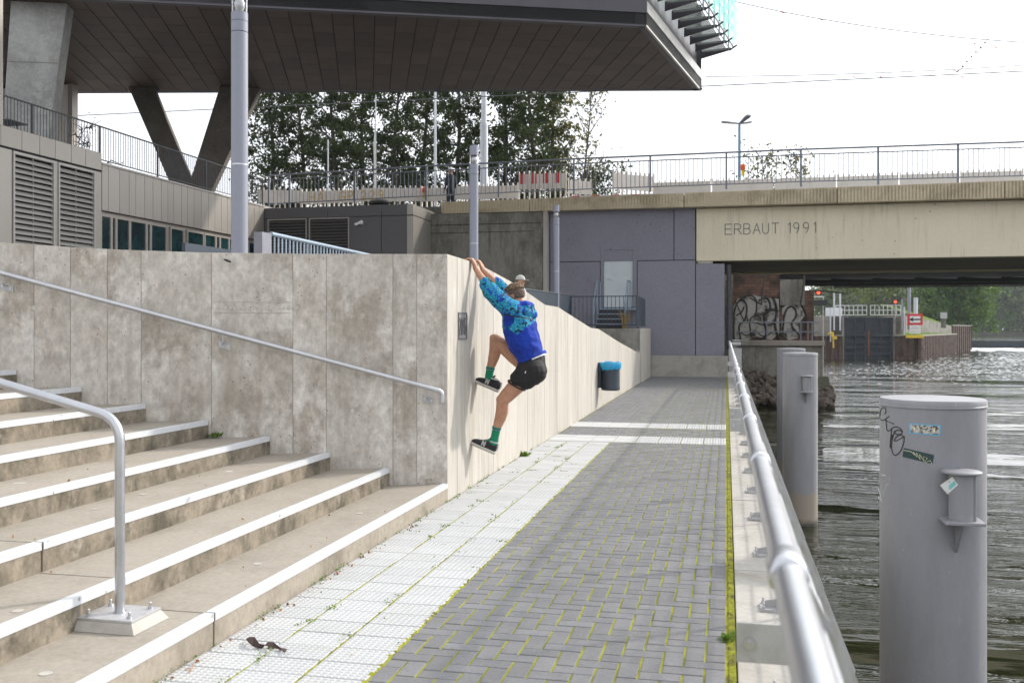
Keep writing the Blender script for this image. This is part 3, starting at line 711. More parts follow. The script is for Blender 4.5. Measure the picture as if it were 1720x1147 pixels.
# terrace building, facing the river, running away from the camera
XB = -15.9
tb_ = thing('terrace_building', 'low building with pale metal panels, louvres and a strip of teal windows under the terrace', 'building', (-16, 22, 0))
MB().box(-22, 14, .9, XB - .12, 31.2, 5.85).build('building_core', m_dark, tb_)
MB().box(-40, 10, 5.85, XB - .08, 33.3, 5.98).build('terrace_slab', m_louv, tb_)
ps = [21.99]
for px in (182, 201, 217, 228, 243, 257, 271, 282, 292, 305, 315, 326, 338, 350, 361, 372, 382, 391, 400, 409, 418, 427, 436, 443): ps.append(pX(px, 400, XB).y)
ps = sorted(ps); ps[-1] = 30.96
for a, b in zip(ps[:-1], ps[1:]):
    if b - a < .05: continue
    MB().box(XB - .05, a + .008, 4.71, XB, b - .008, 5.9).build('wall_panel', m_panel, tb_)
MB().box(XB - .1, 21.97, 5.9, XB + .03, 30.98, 5.95).build('coping', m_louv, tb_)
MB().box(XB - .115, 21.9, .95, XB - .1, 31, 4.7).build('window_band', m_frame, tb_)
wj = [172, 190, 198, 221, 249, 256, 283, 289, 312, 317, 345, 346, 365, 372, 387, 395, 410, 420, 432]
wy = [pX(p, 380, XB).y for p in wj]
for a, b in zip(wy[:-1], wy[1:]):
    if b - a < .2: continue
    win = MB(); zt, zb = 4.62, 2.2
    for q in ((a, zb, a + .045, zt), (b - .045, zb, b, zt), (a + .045, zt - .06, b - .045, zt), (a + .045, zb, b - .045, zb + .06)): win.box(XB - .1, q[0], q[1], XB - .04, q[2], q[3])
    wo = win.build('window', m_frame, tb_)
    MB().box(XB - .095, a + .046, zb + .06, XB - .075, b - .046, zt - .06).build('pane', m_teal, wo)
# nearer part with the two big louvres, a hand's breadth proud
XF = XB + .06
ys = [14.0, 15.6, 17.2, 18.43]
cuts = [14, 15.5, 17.0, 18.36] + [pX(p, 300, XF).y for p in (37, 67, 93, 120, 144)] + [21.9]
for a, b in zip(cuts[:-1], cuts[1:]): MB().box(XF - .05, a + .007, 5.72, XF, b - .007, 6.17).build('parapet_panel', m_panel, tb_, bevel=.004)
MB().box(XF - .04, 14, 5.68, XF - .02, 21.9, 5.73).build('shadow_gap', m_dark, tb_)
ga = [pX(p, 300, XF).y for p in (22, 92, 98, 160)]
for a, b in ((14.0, ga[0] - .03), (ga[3] + .02, 21.9), (ga[1] + .01, ga[2] - .01)): MB().box(XF - .06, a, .95, XF - .01, b, 5.67).build('wall_panel', m_panel, tb_)
for a, b in ((ga[0], ga[1]), (ga[2], ga[3])):
    gr = MB()
    for q in ((a, 2.0, a + .05, 5.66), (b - .05, 2.0, b, 5.66), (a + .05, 5.6, b - .05, 5.66)): gr.box(XF - .07, q[0], q[1], XF + .015, q[2], q[3])
    gr.box(XF - .05, (a + b) / 2 - .008, 2, XF - .035, (a + b) / 2 + .008, 5.6)
    gf = gr.build('grille_frame', m_louv, tb_)
    sl = MB(); sl.obox((0, 0, 0), (0, (b - a) / 2 - .052, 0), (.045, 0, -.052), (.004, 0, .004)); slm = sl.mesh('louvre_slat', m_louv)
    z = 5.5
    while z > 2.4:
        o = bpy.data.objects.new('louvre_slat', slm); col.objects.link(o); o.parent = gf; o.location = Vector((XF - .05, (a + b) / 2, z)) - org(tb_); z -= .128
    MB().box(XF - .12, a, 2, XF - .105, b, 5.6).build('grille_back', m_dark, gf)
# tall pale corner post at the very left
MB().box(-16.3, 17.8, 6.18, -15.86, 18.45, 10.0).build('corner_post', m_panel, tb_)

# terrace railing
trl = thing('terrace_railing', 'dark thin-barred railing along the edge of the raised terrace', 'railing', (-16, 25, 6))
XT = -15.97
MB().box(XT - .02, 18.45, 6.88, XT + .02, 31.0, 6.91).build('handrail', m_rail, trl)
MB().box(XT - .012, 18.45, 6.02, XT + .012, 31.0, 6.045).build('rail', m_rail, trl)
bm_ = MB(); bm_.box(-.006, -.006, 6.04 - 6.4, .006, .006, 6.885 - 6.4); bmm = bm_.mesh('baluster', m_rail)
y = 18.5
while y < 31.0: place('baluster', bmm, trl, (XT, y, 6.4)); y += .107
pmm = MB().box(-.02, -.02, -.45, .02, .02, .49).mesh('post', m_rail)
for y in (19.5, 22.0, 24.6, 27.2, 29.8, 30.97): place('post', pmm, trl, (XT, y, 6.4))
# terrace furniture: table and folded chair seen through the bars
tf = thing('terrace_table', 'dark slatted table standing on the terrace behind the railing', 'table', (-18, 20, 6))
for k in range(5): MB().obox((-17.6, 20.2 + k * .14, 6.74), (.45, 0, 0), (0, .05, 0), (0, 0, .015)).build('slat', m_rail, tf)
for sx in (-1, 1):
    for sy in (0, 1): MB().tube([(-17.6 + sx * .35, 20.25 + sy * .5, 5.98), (-17.6 + sx * .2 , 20.3 + sy * .4, 6.73)], .018, 8).build('leg', m_rail, tf)

# overhanging upper building: soffit, fascia, columns
ZS = 10.0
oh = thing('overhanging_building', 'big upper building cantilevering over the terrace with a brown panelled soffit', 'building', (-8, 28, ZS))
UU = Vector((-math.sin(WA), math.cos(WA), 0)); VV = Vector((math.cos(WA), math.sin(WA), 0))
def W(u, v, z): return UU * u + VV * v + Vector((0, 0, z))
FU = 25.62
cA = (FU, 7.65); cB = (32.25, 11.62); cC = (36.4, -13.0); cD0 = (37.0 + .0, -30); cE = (FU, -30)
poly = [cE, cA, cB, cC, cD0]
def clip(pl_, a, b):  # keep left of a->b
    o = []; 
    for i in range(len(pl_)):
        p, q_ = pl_[i], pl_[(i + 1) % len(pl_)]
        sp = (b[0] - a[0]) * (p[1] - a[1]) - (b[1] - a[1]) * (p[0] - a[0]); sq = (b[0] - a[0]) * (q_[1] - a[1]) - (b[1] - a[1]) * (q_[0] - a[0])
        if sp >= 0: o.append(p)
        if (sp > 0) != (sq > 0) and sp != sq: t_ = sp / (sp - sq); o.append((p[0] + t_ * (q_[0] - p[0]), p[1] + t_ * (q_[1] - p[1])))
    return o
inner = [(FU + .22, -30), (FU + .22, 7.5), (32.1, 11.27), (36.2, -13), (36.8, -30)]
k = 0; v = 11.6; area_sign = 1
while v > -14.5:
    v0, v1 = v - .57, v; u = FU + .22 + (-(k * .57) % 1.3) - 1.3
    while u < 37:
        rect = [(u + .007, v0 + .013), (u + 1.3 - .007, v0 + .013), (u + 1.3 - .007, v1 - .013), (u + .007, v1 - .013)]
        pl_ = rect
        for a, b in zip(inner, inner[1:] + inner[:1]): 
            pl_ = clip(pl_, b, a) if True else pl_
            if len(pl_) < 3: break
        if len(pl_) >= 3:
            MB().prism([W(p[0], p[1], ZS + rnd.uniform(0, .004)) for p in pl_][:0] or [W(p[0], p[1], ZS) for p in pl_], (0, 0, .02)).build('soffit_panel', m_soffit, oh)
        u += 1.3
    v -= .57; k += 1
MB().prism([W(p[0], p[1], ZS + .03) for p in poly], (0, 0, .4)).build('slab', m_dark, oh)
# soffit margin and stepped fascias
def fas(a, b, z0, z1, out_, mat, name='fascia', th=.06, n=1):
    A = Vector(a); B = Vector(b)
    for i in range(n):
        P = A + (B - A) * (i / n); Q = A + (B - A) * ((i + 1) / n); d = (Q - P).normalized(); nn = Vector((d.y, -d.x, 0))
        g_ = d * .003
        MB().prism([P + g_ + nn * out_ + Vector((0, 0, z0)), Q - g_ + nn * out_ + Vector((0, 0, z0)), Q - g_ + nn * out_ + Vector((0, 0, z1)), P + g_ + nn * out_ + Vector((0, 0, z1))], -nn * th).build(name, mat, oh)
wE, wA, wB, wC = [W(p[0], p[1], 0) for p in (cE, cA, cB, cC)]
fas(wE, wA, ZS - .02, ZS + .33, .0, m_fascia, n=6); fas(wE, wA, ZS + .35, ZS + .95, .03, m_fascia, n=6); fas(wE, wA, ZS + .97, ZS + 3.2, .06, m_fascia, n=6)
fas(wA, wB, ZS - .02, ZS + .36, .0, m_fascia_l, n=1); fas(wA, wB, ZS + .38, ZS + .68, .02, m_fascia_l, n=1); fas(wA, wB, ZS + .70, ZS + 3.0, -.14, m_fascia, n=2)
fas(wB, wC, ZS - .02, ZS + .4, .0, m_fascia, n=3); fas(wB, wC, ZS + .42, ZS + 3.0, .03, m_fascia, n=3)
for a, b in ((wE, wA), (wA, wB), (wB, wC)):
    d = (b - a).normalized(); nn = Vector((d.y, -d.x, 0))
    MB().prism([a - nn * .02 + Vector((0, 0, ZS - .005)), b - nn * .02 + Vector((0, 0, ZS - .005)), b - nn * .24 + Vector((0, 0, ZS - .005)), a - nn * .24 + Vector((0, 0, ZS - .005))], (0, 0, .03)).build('soffit_margin', m_fascia, oh)
MB().prism([W(p[0], p[1], ZS + .5) for p in [(FU + .2, -29), (FU + .2, 7.4), (32.0, 11.0), (36, -13), (36.5, -29)]], (0, 0, 2.5)).build('upper_storey', m_fascia, oh)
# maintenance walkway with gratings, brackets and tilted glass louvres off the right side
dAB = (wB - wA); LAB = dAB.length; dAB.normalize(); nAB = Vector((dAB.y, -dAB.x, 0))
m_grat = M('galvanised_grating', (.30, .34, .33), rough=.5, metal=.4, spots=((.05, .06, .06), 30, .3), fine=.1, bump=.2)
m_gl = bpy.data.materials.new('green_tinted_glass'); m_gl.use_nodes = True
t_ = m_gl.node_tree; t_.nodes.remove(t_.nodes['Principled BSDF']); tr_ = t_.nodes.new('ShaderNodeBsdfTransparent'); tr_.inputs[0].default_value = (.74, .93, .89, 1)
gl_ = t_.nodes.new('ShaderNodeBsdfGlossy'); gl_.inputs['Color'].default_value = (.5, .8, .75, 1); gl_.inputs['Roughness'].default_value = .1
ms_ = t_.nodes.new('ShaderNodeMixShader'); ms_.inputs[0].default_value = .22; t_.links.new(tr_.outputs[0], ms_.inputs[1]); t_.links.new(gl_.outputs[0], ms_.inputs[2]); t_.links.new(ms_.outputs[0], t_.nodes['Material Output'].inputs[0])
nlev = 1
zg = ZS + 1.25
for k in range(8):
    s0 = .35 + k * (LAB - .5) / 8; s1 = s0 + (LAB - .5) / 8
    P = wA + dAB * (s0 + .12); Q = wA + dAB * (s1 - .12)
    for lev in (0, 1):
        z_ = zg + lev * 2.3
        gm = MB(); nb_ = 15
        for j in range(nb_): gm.obox((P + Q) / 2 + nAB * (.12 + .80 * j / (nb_ - 1)) + Vector((0, 0, z_)), dAB * ((Q - P).length / 2), nAB * .007, Vector((0, 0, .010)))
        for j in range(9): gm.obox(P.lerp(Q, j / 8) + nAB * .52 + Vector((0, 0, z_ + .014)), nAB * .42, dAB * .009, Vector((0, 0, .006)))
        gm.build('grating', m_grat, oh)
        bk = MB(); S = wA + dAB * s1
        bk.prism([S + nAB * .0 + Vector((0, 0, z_ - .18)), S + nAB * .0 + Vector((0, 0, z_ + .1)), S + nAB * 1.05 + Vector((0, 0, z_ + .1)), S + nAB * 1.05 + Vector((0, 0, z_ + .02))], dAB * .05)
        bk.tube([S + nAB * 1.0 + Vector((0, 0, z_)), S + nAB * 1.26 + Vector((0, 0, z_ + .16))], .03, 8)
        bk.build('bracket', m_fascia, oh)
        # guard posts and glass louvres
        po = MB(); T = S + nAB * .98
        po.tube([T + Vector((0, 0, z_)), T + Vector((0, 0, z_ + 2.2))], .03, 8); po.build('upright', m_steel, oh)
        for j in range(5):
            zz = z_ + .3 + j * .42
            G = (P + Q) / 2 + nAB * 1.24 + Vector((0, 0, zz))
            up = (Vector((0, 0, 1)) * .9 + nAB * .42).normalized()
            gp = MB().obox(G, dAB * ((Q - P).length / 2 * .93), up * .2, up.cross(dAB) * .006).build('glass_louvre', m_gl, oh)
    for j in range(1):
        pass
rr = MB()
for lev in (0, 1):
    for hz in (.1, .55, 1.1):
        rr.tube([wA + nAB * .98 + dAB * .2 + Vector((0, 0, zg + lev * 2.3 + hz)), wB + nAB * .98 - dAB * .1 + Vector((0, 0, zg + lev * 2.3 + hz))], .02, 6)
    rr.tube([wA + nAB * 1.14 + dAB * .2 + Vector((0, 0, zg + lev * 2.3 + .1)), wB + nAB * 1.14 - dAB * .1 + Vector((0, 0, zg + lev * 2.3 + .1))], .03, 8)
rr.build('guard_rail', m_steel, oh)
# columns
def leg(bot, top, wb, wt, dep, mat, name='column', lab=None):
    """a tapering slab leg; bot/top centre points, widths along VV"""
    bot, top = Vector(bot), Vector(top)
    vs = []
    for c_, w_ in ((bot, wb), (top, wt)):
        for sx, sy in ((-1, -1), (1, -1), (1, 1), (-1, 1)):
            vs.append(c_ + VV * sx * w_ / 2 + UU * sy * dep / 2)
    m = MB(); m.add(vs, [(3, 2, 1, 0), (4, 5, 6, 7), (0, 1, 5, 4), (1, 2, 6, 5), (2, 3, 7, 6), (3, 0, 4, 7)])
    return m.build(name, mat, oh, bevel=.02)
pb = pz(325, 340, 5.98)
def topat(px): return pz(px, 150, ZS)
t1, t2 = topat(240), topat(405)
bv = Vector((pb.x, pb.y, 5.98))
leg(bv + VV * -.1, t1, .75, .85, .6, m_colb); leg(bv + VV * .1 + UU * .02, t2, .75, 1.35, .6, m_colb)
# front column, pale
tt = pz(72, 10, ZS); bb = Vector((tt.x - .55, tt.y + .1, 5.98))
leg(bb, tt, 1.1, 1.36, .6, m_colc)
jt = MB().obox(bb + (tt - bb) * .62 - UU * .305, VV * .63, Vector((0, 0, .006)), UU * .004); jt.build('pour_joint', m_oldc, oh)
# glazed rear vestibule on the terrace
gv = thing('terrace_pavilion', 'white walled pavilion corner with a louvre vent on the terrace', 'building', (-21.5, 29, 6))
P = pz(122, 157, ZS)
MB().box(-27, 28.6, 5.98, -21.97, 28.8, 9.98).build('wall', m_cream, gv); MB().box(-21.97, 28.55, 5.98, -21.8, 28.85, 9.98).build('corner_post', m_frame, gv)
for k in range(10): MB().box(-23.4, 28.5, 6.3 + k * .12, -22.3, 28.59, 6.36 + k * .12).build('vent_slat', m_black, gv)
# ================================================================ WATERFRONT RAILING
wr = thing('waterfront_railing', 'stainless steel railing with round handrail and wires along the water edge', 'railing', (.1, 4, 0))
XR, ZR = .098, 1.2
hr = MB(); hr.tube([(XR, -1.4, ZR), (XR, 32.6, ZR)], .0265, 24); hr.build('handrail', m_steel, wr, smooth=True)
cl = MB(); cl.tube([(0, -.055, 0), (0, -.05, 0), (0, .05, 0), (0, .055, 0)], [.0275, .0325, .0325, .0275], 24); clm = cl.mesh('collar', m_steel, True)
sl_ = MB(); sl_.tube([(0, -.012, 0), (0, .012, 0)], .0272, 24); slm_ = sl_.mesh('joint_ring', m_galv, True)
po = MB()
prof2 = [(.20, .012), (.30, .012), (.47, .13), (.16, 1.10), (.125, 1.185), (.10, 1.172), (.13, 1.08), (.42, .15), (.28, .07), (.20, .05)]
prof2 = [(.215, .012), (.285, .012), (.535, .09), (.54, .14), (.165, 1.12), (.13, 1.185), (.105, 1.170), (.135, 1.10), (.49, .14), (.265, .06), (.215, .05)]
po.prism([(x - XR, -.006, z) for x, z in prof2], (0, .012, 0)); pom = po.mesh('post', m_galv)
bp_ = MB(); bp_.box(-.055, -.075, 0, .055, .075, .012); bp_.box(-.06, -.08, -.004, .06, .08, 0); bpm = bp_.mesh('base_plate', m_galv)
bt = MB(); bt.tube([(0, 0, 0), (0, 0, .012)], .012, 6); bt.tube([(0, 0, .012), (0, 0, .028)], .006, 8); bt.ball((0, 0, .028), .007, 8, 5); btm = bt.mesh('bolt', m_steel)
for k in range(-3, 22):
    y = 4.32 + 1.335 * k
    if y > 32.6: break
    place('collar', clm, wr, (XR, y, ZR))
    if k % 3 == 0: place('joint_ring', slm_, wr, (XR, y + .16, ZR))
    place('post', pom, wr, (XR, y, 0))
    p = place('base_plate', bpm, wr, (.245, y, .006)); ORG[p.name] = Vector((.245, y, .006))
    for sx in (-.038, .038):
        for sy in (-.055, .055):
            o = bpy.data.objects.new('bolt', btm); col.objects.link(o); o.parent = p; o.location = (sx, sy, .012)
for i in range(14):
    t = i / 13; x, z = .150 + (.522 - .150) * t, 1.10 + (.13 - 1.10) * t
    MB().tube([(x, -1.4, z), (x, 32.6, z)], .0062 if 0 < i < 13 else .012, 8).build('wire', m_steel, wr, smooth=True)
for y in (2.97 , 9.66, 10.75, 20.3, 27.0):
    yy = 4.32 + 1.335 * round((y - 4.32) / 1.335)
    pt = MB(); pt.box(.03, yy - .016, .595, .26, yy - .007, .715); p = pt.build('bracket_plate', m_galv, wr, bevel=.002)
    bb_ = MB(); bb_.tube([(.068, yy - .017, .655), (.068, yy - .024, .655)], .018, 16); bb_.tube([(.068, yy - .024, .655), (.068, yy - .036, .655)], .010, 6); bb_.build('bolt', m_steel, p)

# ================================================================ STAIR HANDRAILS
def railpath(pts, r, n=6):
    """rounds the inner corners of a path"""
    P = [Vector(p) for p in pts]; o = [P[0]]
    for i in range(1, len(P) - 1):
        a = (P[i - 1] - P[i]).normalized(); b = (P[i + 1] - P[i]).normalized()
        A = P[i] + a * r; B = P[i] + b * r
        for k in range(n + 1):
            t = k / n; o.append((1 - t) ** 2 * A + 2 * t * (1 - t) * P[i] + t * t * B)
    o.append(P[-1]); return o
wh = thing('wall_handrail', 'stainless handrail bracketed to the stained wall, sloping down to the corner', 'handrail', (-2.7, 8.3, 1))
off = WN * .085
def onwall(s, z): return C0 + WD * s + off + Vector((0, 0, z))
sE = front_s(744); s0_ = front_s(0)
zE = 1.6 - (655 - 553) * 8.75 / 1605; 
A_ = onwall(.055, 1.03); sl0 = (2.095 - 1.03) / (front_s(0) - .055)
B_ = onwall(7.5, 1.03 + sl0 * (7.5 - .055))
pth = railpath([B_, A_, A_ + Vector((0, 0, -.10)) + WD * .005], .045)
MB().tube(pth, .0215, 16).build('rail', m_steel, wh, smooth=True)
MB().ball(A_ + Vector((0, 0, -.098)) + WD * .005, .0215, 12, 8).build('end_cap', m_steel, wh, smooth=True)
for px in (8, 373, 715):
    s = front_s(px + 4); z = 1.03 + sl0 * (s - .055)
    T = onwall(s, z)
    bk = MB().tube(railpath([T - Vector((0, 0, .018)), T - Vector((0, 0, .10)), T - Vector((0, 0, .10)) - off], .03), .008, 8).build('bracket', m_galv, wh, smooth=True)
    Pc = C0 + WD * s + WN * .006 + Vector((0, 0, z - .115))
    MB().obox(Pc, (WD + Vector((0, 0, .28))).normalized() * .055, Vector((0, 0, 1)) * .03, WN * .005).build('plate', m_galv, bk)
    for q in (-.033, .033):
        c_ = Pc + (WD + Vector((0, 0, .28))).normalized() * q; MB().tube([c_, c_ + WN * .018], .009, 6).build('bolt', m_steel, bk)
sh = thing('stair_handrail', 'free standing stainless handrail bolted to the lowest steps, nearest the camera', 'handrail', (-2.88, 4.12, .165))
bx, by = -2.88, 4.12
T = Vector((bx, by, 1.165))
pth = railpath([(bx - 4.6, by, 1.165 + 4.6 * .245), T, (bx, by, .23)], .12, 10)
MB().tube(pth, .0235, 20).build('rail', m_steel, sh, smooth=True)
cp = MB(); zt_, zb_ = .212, .167
cp.add([(bx - .175, by - .145, zb_), (bx + .175, by - .145, zb_), (bx + .175, by + .145, zb_), (bx - .175, by + .145, zb_), (bx - .145, by - .12, zt_), (bx + .145, by - .12, zt_), (bx + .145, by + .12, zt_), (bx - .145, by + .12, zt_)],
       [(3, 2, 1, 0), (4, 5, 6, 7), (0, 1, 5, 4), (1, 2, 6, 5), (2, 3, 7, 6), (3, 0, 4, 7)]); cp.build('grout_pad', m_stone, sh)
b2 = MB().box(bx - .145, by - .12, zt_ + .001, bx + .145, by + .12, zt_ + .013).build('base_plate', m_galv, sh, bevel=.001)
MB().tube([(bx, by, zt_ + .013), (bx, by, zt_ + .019)], .031, 20).build('weld_ring', m_steel, sh)
for sx in (-.11, .11):
    for sy in (-.085, .085): 
        o = bpy.data.objects.new('bolt', btm); col.objects.link(o); o.parent = b2; o.location = Vector((bx + sx, by + sy, zt_ + .013)) - org(sh)

# ================================================================ LAMP POLES
def pole(x, y, zt, zb, label):
    t = thing('lamp_pole', label, 'lamp pole', (x, y, zb), group='round grey lamp poles behind the wall')
    r = .083; c = Vector((x, y, 0))
    def cy(a, b, rr, nm, m, seg=28): return MB().tube([c + Vector((0, 0, a)), c + Vector((0, 0, b))], rr, seg).build(nm, m, t, smooth=True)
    cy(zb, zt - .56, r, 'shaft', m_pole); cy(zt - .553, zt - .45, r, 'sleeve', m_pole); cy(zt - .445, zt - .36, r, 'sleeve', m_pole); cy(zt - .557, zt - .443, r - .004, 'joint', m_dark)
    cy(zt - 1.9 if zt > 5 else zt - 1.9, zt - 1.885, r + .002, 'band', m_steel)
    MB().tube([c + Vector((0, 0, z)) for z in (zt - .36, zt - .30, zt - .26, zt - .2)], [.03, .055, .06, .03], 20).build('reflector', m_steel, t, smooth=True)
    cy(zt - .36, zt - .19, r - .004, 'glass', m_glasst)
    cy(zt - .19, zt, r, 'cap', m_pole)
    return t
m_glasst = bpy.data.materials.new('clear_lamp_glass'); m_glasst.use_nodes = True
b_ = m_glasst.node_tree.nodes['Principled BSDF']; b_.inputs['Transmission Weight'].default_value = .9; b_.inputs['Roughness'].default_value = .05; b_.inputs['IOR'].default_value = 1.1
pole(-4.80, 8.82, 5.15, .95, 'nearest grey lamp pole, rising from behind the stained wall past the top of the picture')
pole(-4.77, 17.9, 5.15, .95, 'grey lamp pole with glass neck standing behind the climber’s hands')
P = pY(934.5, 400, 27.0); pole(P.x, 27.0, 5.15, .95, 'farthest grey lamp pole, in front of the mauve abutment')

# ================================================================ MOORING PILES
def pile_mat():
    m = m_pile.copy(); m.name = 'grey_painted_pile'; t = m.node_tree; N = t.nodes; L = t.links; b = N['Principled BSDF']
    src = b.inputs['Base Color'].links[0].from_socket
    g = N.new('ShaderNodeNewGeometry'); s = N.new('ShaderNodeSeparateXYZ'); L.new(g.outputs['Position'], s.inputs[0])
    n = N.new('ShaderNodeTexNoise'); n.inputs['Scale'].default_value = 6; n.inputs['Detail'].default_value = 6; L.new(g.outputs['Position'], n.inputs[0])
    a = N.new('ShaderNodeMath'); a.operation = 'MULTIPLY_ADD'; a.inputs[1].default_value = .22; L.new(n.outputs[0], a.inputs[0]); L.new(s.outputs[2], a.inputs[2])
    r = N.new('ShaderNodeMapRange'); r.inputs[1].default_value = -1.86; r.inputs[2].default_value = -1.76; r.inputs[3].default_value = 1; r.inputs[4].default_value = 0; L.new(a.outputs[0], r.inputs[0])
    r2 = N.new('ShaderNodeMapRange'); r2.inputs[1].default_value = -2.48; r2.inputs[2].default_value = -2.32; r2.inputs[3].default_value = 1; r2.inputs[4].default_value = 0; L.new(a.outputs[0], r2.inputs[0])
    x = N.new('ShaderNodeMix'); x.data_type = 'RGBA'; x.inputs[7].default_value = (.33, .28, .23, 1); L.new(src, x.inputs[6]); L.new(r.outputs[0], x.inputs[0])
    y = N.new('ShaderNodeMix'); y.data_type = 'RGBA'; y.inputs[7].default_value = (.05, .045, .04, 1); L.new(x.outputs[2], y.inputs[6]); L.new(r2.outputs[0], y.inputs[0])
    L.new(y.outputs[2], b.inputs['Base Color']); return m
m_pile2 = pile_mat()
def pile(x, y, label, loc_r=.365):
    zt = 1.09; t = thing('mooring_pile', label, 'mooring pile', (x, y, WATER), group='big grey steel mooring piles beside the quay'); c = Vector((x, y, 0)); r = loc_r
    MB().tube([c + Vector((0, 0, z)) for z in (-5, zt - .055)], r, 72).build('shaft', m_pile2, t, smooth=True)
    MB().tube([c + Vector((0, 0, z)) for z in (zt - .062, zt - .055, zt - .045, zt - .04)], [r + .001, r + .007, r + .007, r + .001], 72).build('weld_seam', m_pile, t, smooth=True)
    MB().tube([c + Vector((0, 0, z)) for z in (zt - .045, zt - .012, zt, zt + .012, zt + .016)], [r + .004, r + .004, r - .004, r * .5, .01], 72).build('lid', m_pile, t, smooth=True)
    # little mooring bollard on the quay side
    bc = c + Vector((.10, -(math.sqrt(r * r - .01) + .115), 0))
    bo = MB(); bo.tube([bc + Vector((0, 0, .285)), bc + Vector((0, 0, .60))], .084, 28); bo = bo.build('bollard', m_pile, t, smooth=True)
    MB().tube([bc + Vector((0, 0, z)) for z in (.60, .607, .618, .624)], [.118, .13, .13, .12], 32).build('bollard_cap', m_pile, bo, smooth=True)
    MB().prism([bc + Vector(q) for q in ((-.13, -.12, .262), (.13, -.12, .262), (.13, .13, .262), (-.13, .13, .262))], (0, 0, .022)).build('bollard_plate', m_pile, bo, bevel=.004)
    MB().prism([bc + Vector(q) for q in ((-.02, -.10, .262), (-.02, .14, .262), (-.02, .14, .05), (-.02, .105, .03))], (.014, 0, 0)).build('gusset', m_pile, bo)
    MB().tube([bc + Vector((.075, -.045, .285)), bc + Vector((.075, -.045, .6))], .01, 8).build('weld_bead', m_pile, bo)
    return t
p3 = Vector((1.49, 7.60, 0)); pile(p3.x, p3.y, 'nearest grey mooring pile with scribbled tag, stickers and a small bollard')
pile(1.56, 21.56, 'middle grey mooring pile standing in the water with a pale tide band')
pile(1.69, 26.6, 'farthest mooring pile, half hidden behind the middle one')
def cyl(px, py, c=p3, r=.365, lift=.0015):
    """the point on the pile's skin seen along a measured sight line"""
    k = (px - 860) / 1605; dx, dy = k * _c - _s, k * _s + _c; q = (553 - py) / 1605
    A = dx * dx + dy * dy; B = -2 * (dx * c.x + dy * c.y); Cc = c.x ** 2 + c.y ** 2 - r * r
    t = (-B - math.sqrt(max(0, B * B - 4 * A * Cc))) / (2 * A); P = Vector((dx * t, dy * t, EYE + q * t)); n = Vector((P.x - c.x, P.y - c.y, 0)).normalized()
    return P + n * lift
def scr(points, r, mb):
    P = [cyl(1440 + x / 3.825, 620 + y / 3.825) for x, y in points]
    # smooth the stroke
    for _ in range(2):
        Q = [P[0]]
        for a, b in zip(P[:-1], P[1:]): Q += [a * .75 + b * .25, a * .25 + b * .75]
        P = Q + [P[-1]]
    mb.tube(P, r, 6); return mb
tg = MB()
scr([(148, 300), (150, 262), (172, 240), (188, 262), (180, 292), (142, 290), (150, 325), (170, 330), (205, 303)], .0042, tg)
scr([(175, 322), (235, 352)], .0042, tg); scr([(186, 325), (192, 412), (240, 362), (285, 382), (292, 415), (250, 420), (238, 400), (262, 388), (290, 400)], .0042, tg)
scr([(222, 380), (208, 520), (222, 480), (225, 420)], .0042, tg); scr([(240, 395), (218, 480), (225, 540), (250, 557), (285, 520), (308, 440), (280, 418), (250, 432), (232, 470), (305, 432)], .0042, tg)
t_ = tg.build('scribbled_tag', m_ink, None); tag(t_, 'black marker scribble down the left side of the nearest pile', 'graffiti')
tg = MB(); scr([(180, 684), (160, 676), (146, 700), (138, 740)], .004, tg); scr([(200, 736), (178, 760), (158, 855), (150, 800), (136, 765)], .003, tg); scr([(160, 850), (136, 820)], .003, tg)
t_ = tg.build('scratched_tag', m_scratch, None); tag(t_, 'white scratched tag low on the left edge of the nearest pile', 'graffiti')
def patch(cs, n, mat, name, par=None, lift=.002, m=1, cyl_c=p3):
    """a thin sticker following the pile; cs: four photo corners, clockwise from top left"""
    vs = []; 
    for L_ in (lift, .0004):
        for j in range(m + 1):
            for i in range(n + 1):
                a, b = i / n, j / m
                x = (1 - b) * ((1 - a) * cs[0][0] + a * cs[1][0]) + b * ((1 - a) * cs[3][0] + a * cs[2][0])
                y = (1 - b) * ((1 - a) * cs[0][1] + a * cs[1][1]) + b * ((1 - a) * cs[3][1] + a * cs[2][1])
                vs.append(cyl(1440 + x / 3.825, 620 + y / 3.825, lift=L_))
    fs = []
    for j in range(m):
        for i in range(n):
            q = j * (n + 1) + i; fs.append((q + n + 1, q + n + 2, q + 1, q))
    return MB().add(vs, fs).build(name, mat, par)
m_stb = M('sticker_blue', (.12, .45, .7), rough=.4, fine=0, bump=0); m_stp = M('sticker_photo_print', (.55, .52, .47), dark=(.07, .06, .06), ds=42, lo=.46, hi=.56, rough=.4, fine=0, bump=0)
m_std = M('sticker_dark_green', (.025, .06, .06), rough=.4, fine=0, bump=0); m_stc = M('sticker_cream_ink', (.7, .68, .45), rough=.5, fine=0, bump=0)
s_ = thing('photo_sticker', 'blue edged strip sticker with three grey faces on the nearest pile', 'sticker', cyl(1553, 721)); patch([(332, 345), (537, 360), (532, 428), (335, 412)], 8, m_stb, 'sticker_edge', s_)
patch([(342, 352), (528, 366), (524, 420), (344, 406)], 8, m_stp, 'sticker_print', s_, .003)
fc = MB()
for fx, fy in ((370, 382), (432, 388), (494, 394)):
    for (dx_, dy_, rx, rz_) in ((0, 0, .010, .013),):
        P = cyl(1440 + fx / 3.825, 620 + fy / 3.825, lift=.003); fc.ball(P, (rx, .0015, rz_), 10, 6)
fc.build('face_shape', m_stc, s_)
fc = MB()
for fx, fy in ((432, 368), (432, 384)):
    P = cyl(1440 + fx / 3.825, 620 + fy / 3.825, lift=.0045); fc.ball(P, (.011, .002, .004), 10, 6)
fc.build('hair_and_glasses', m_ink, s_)
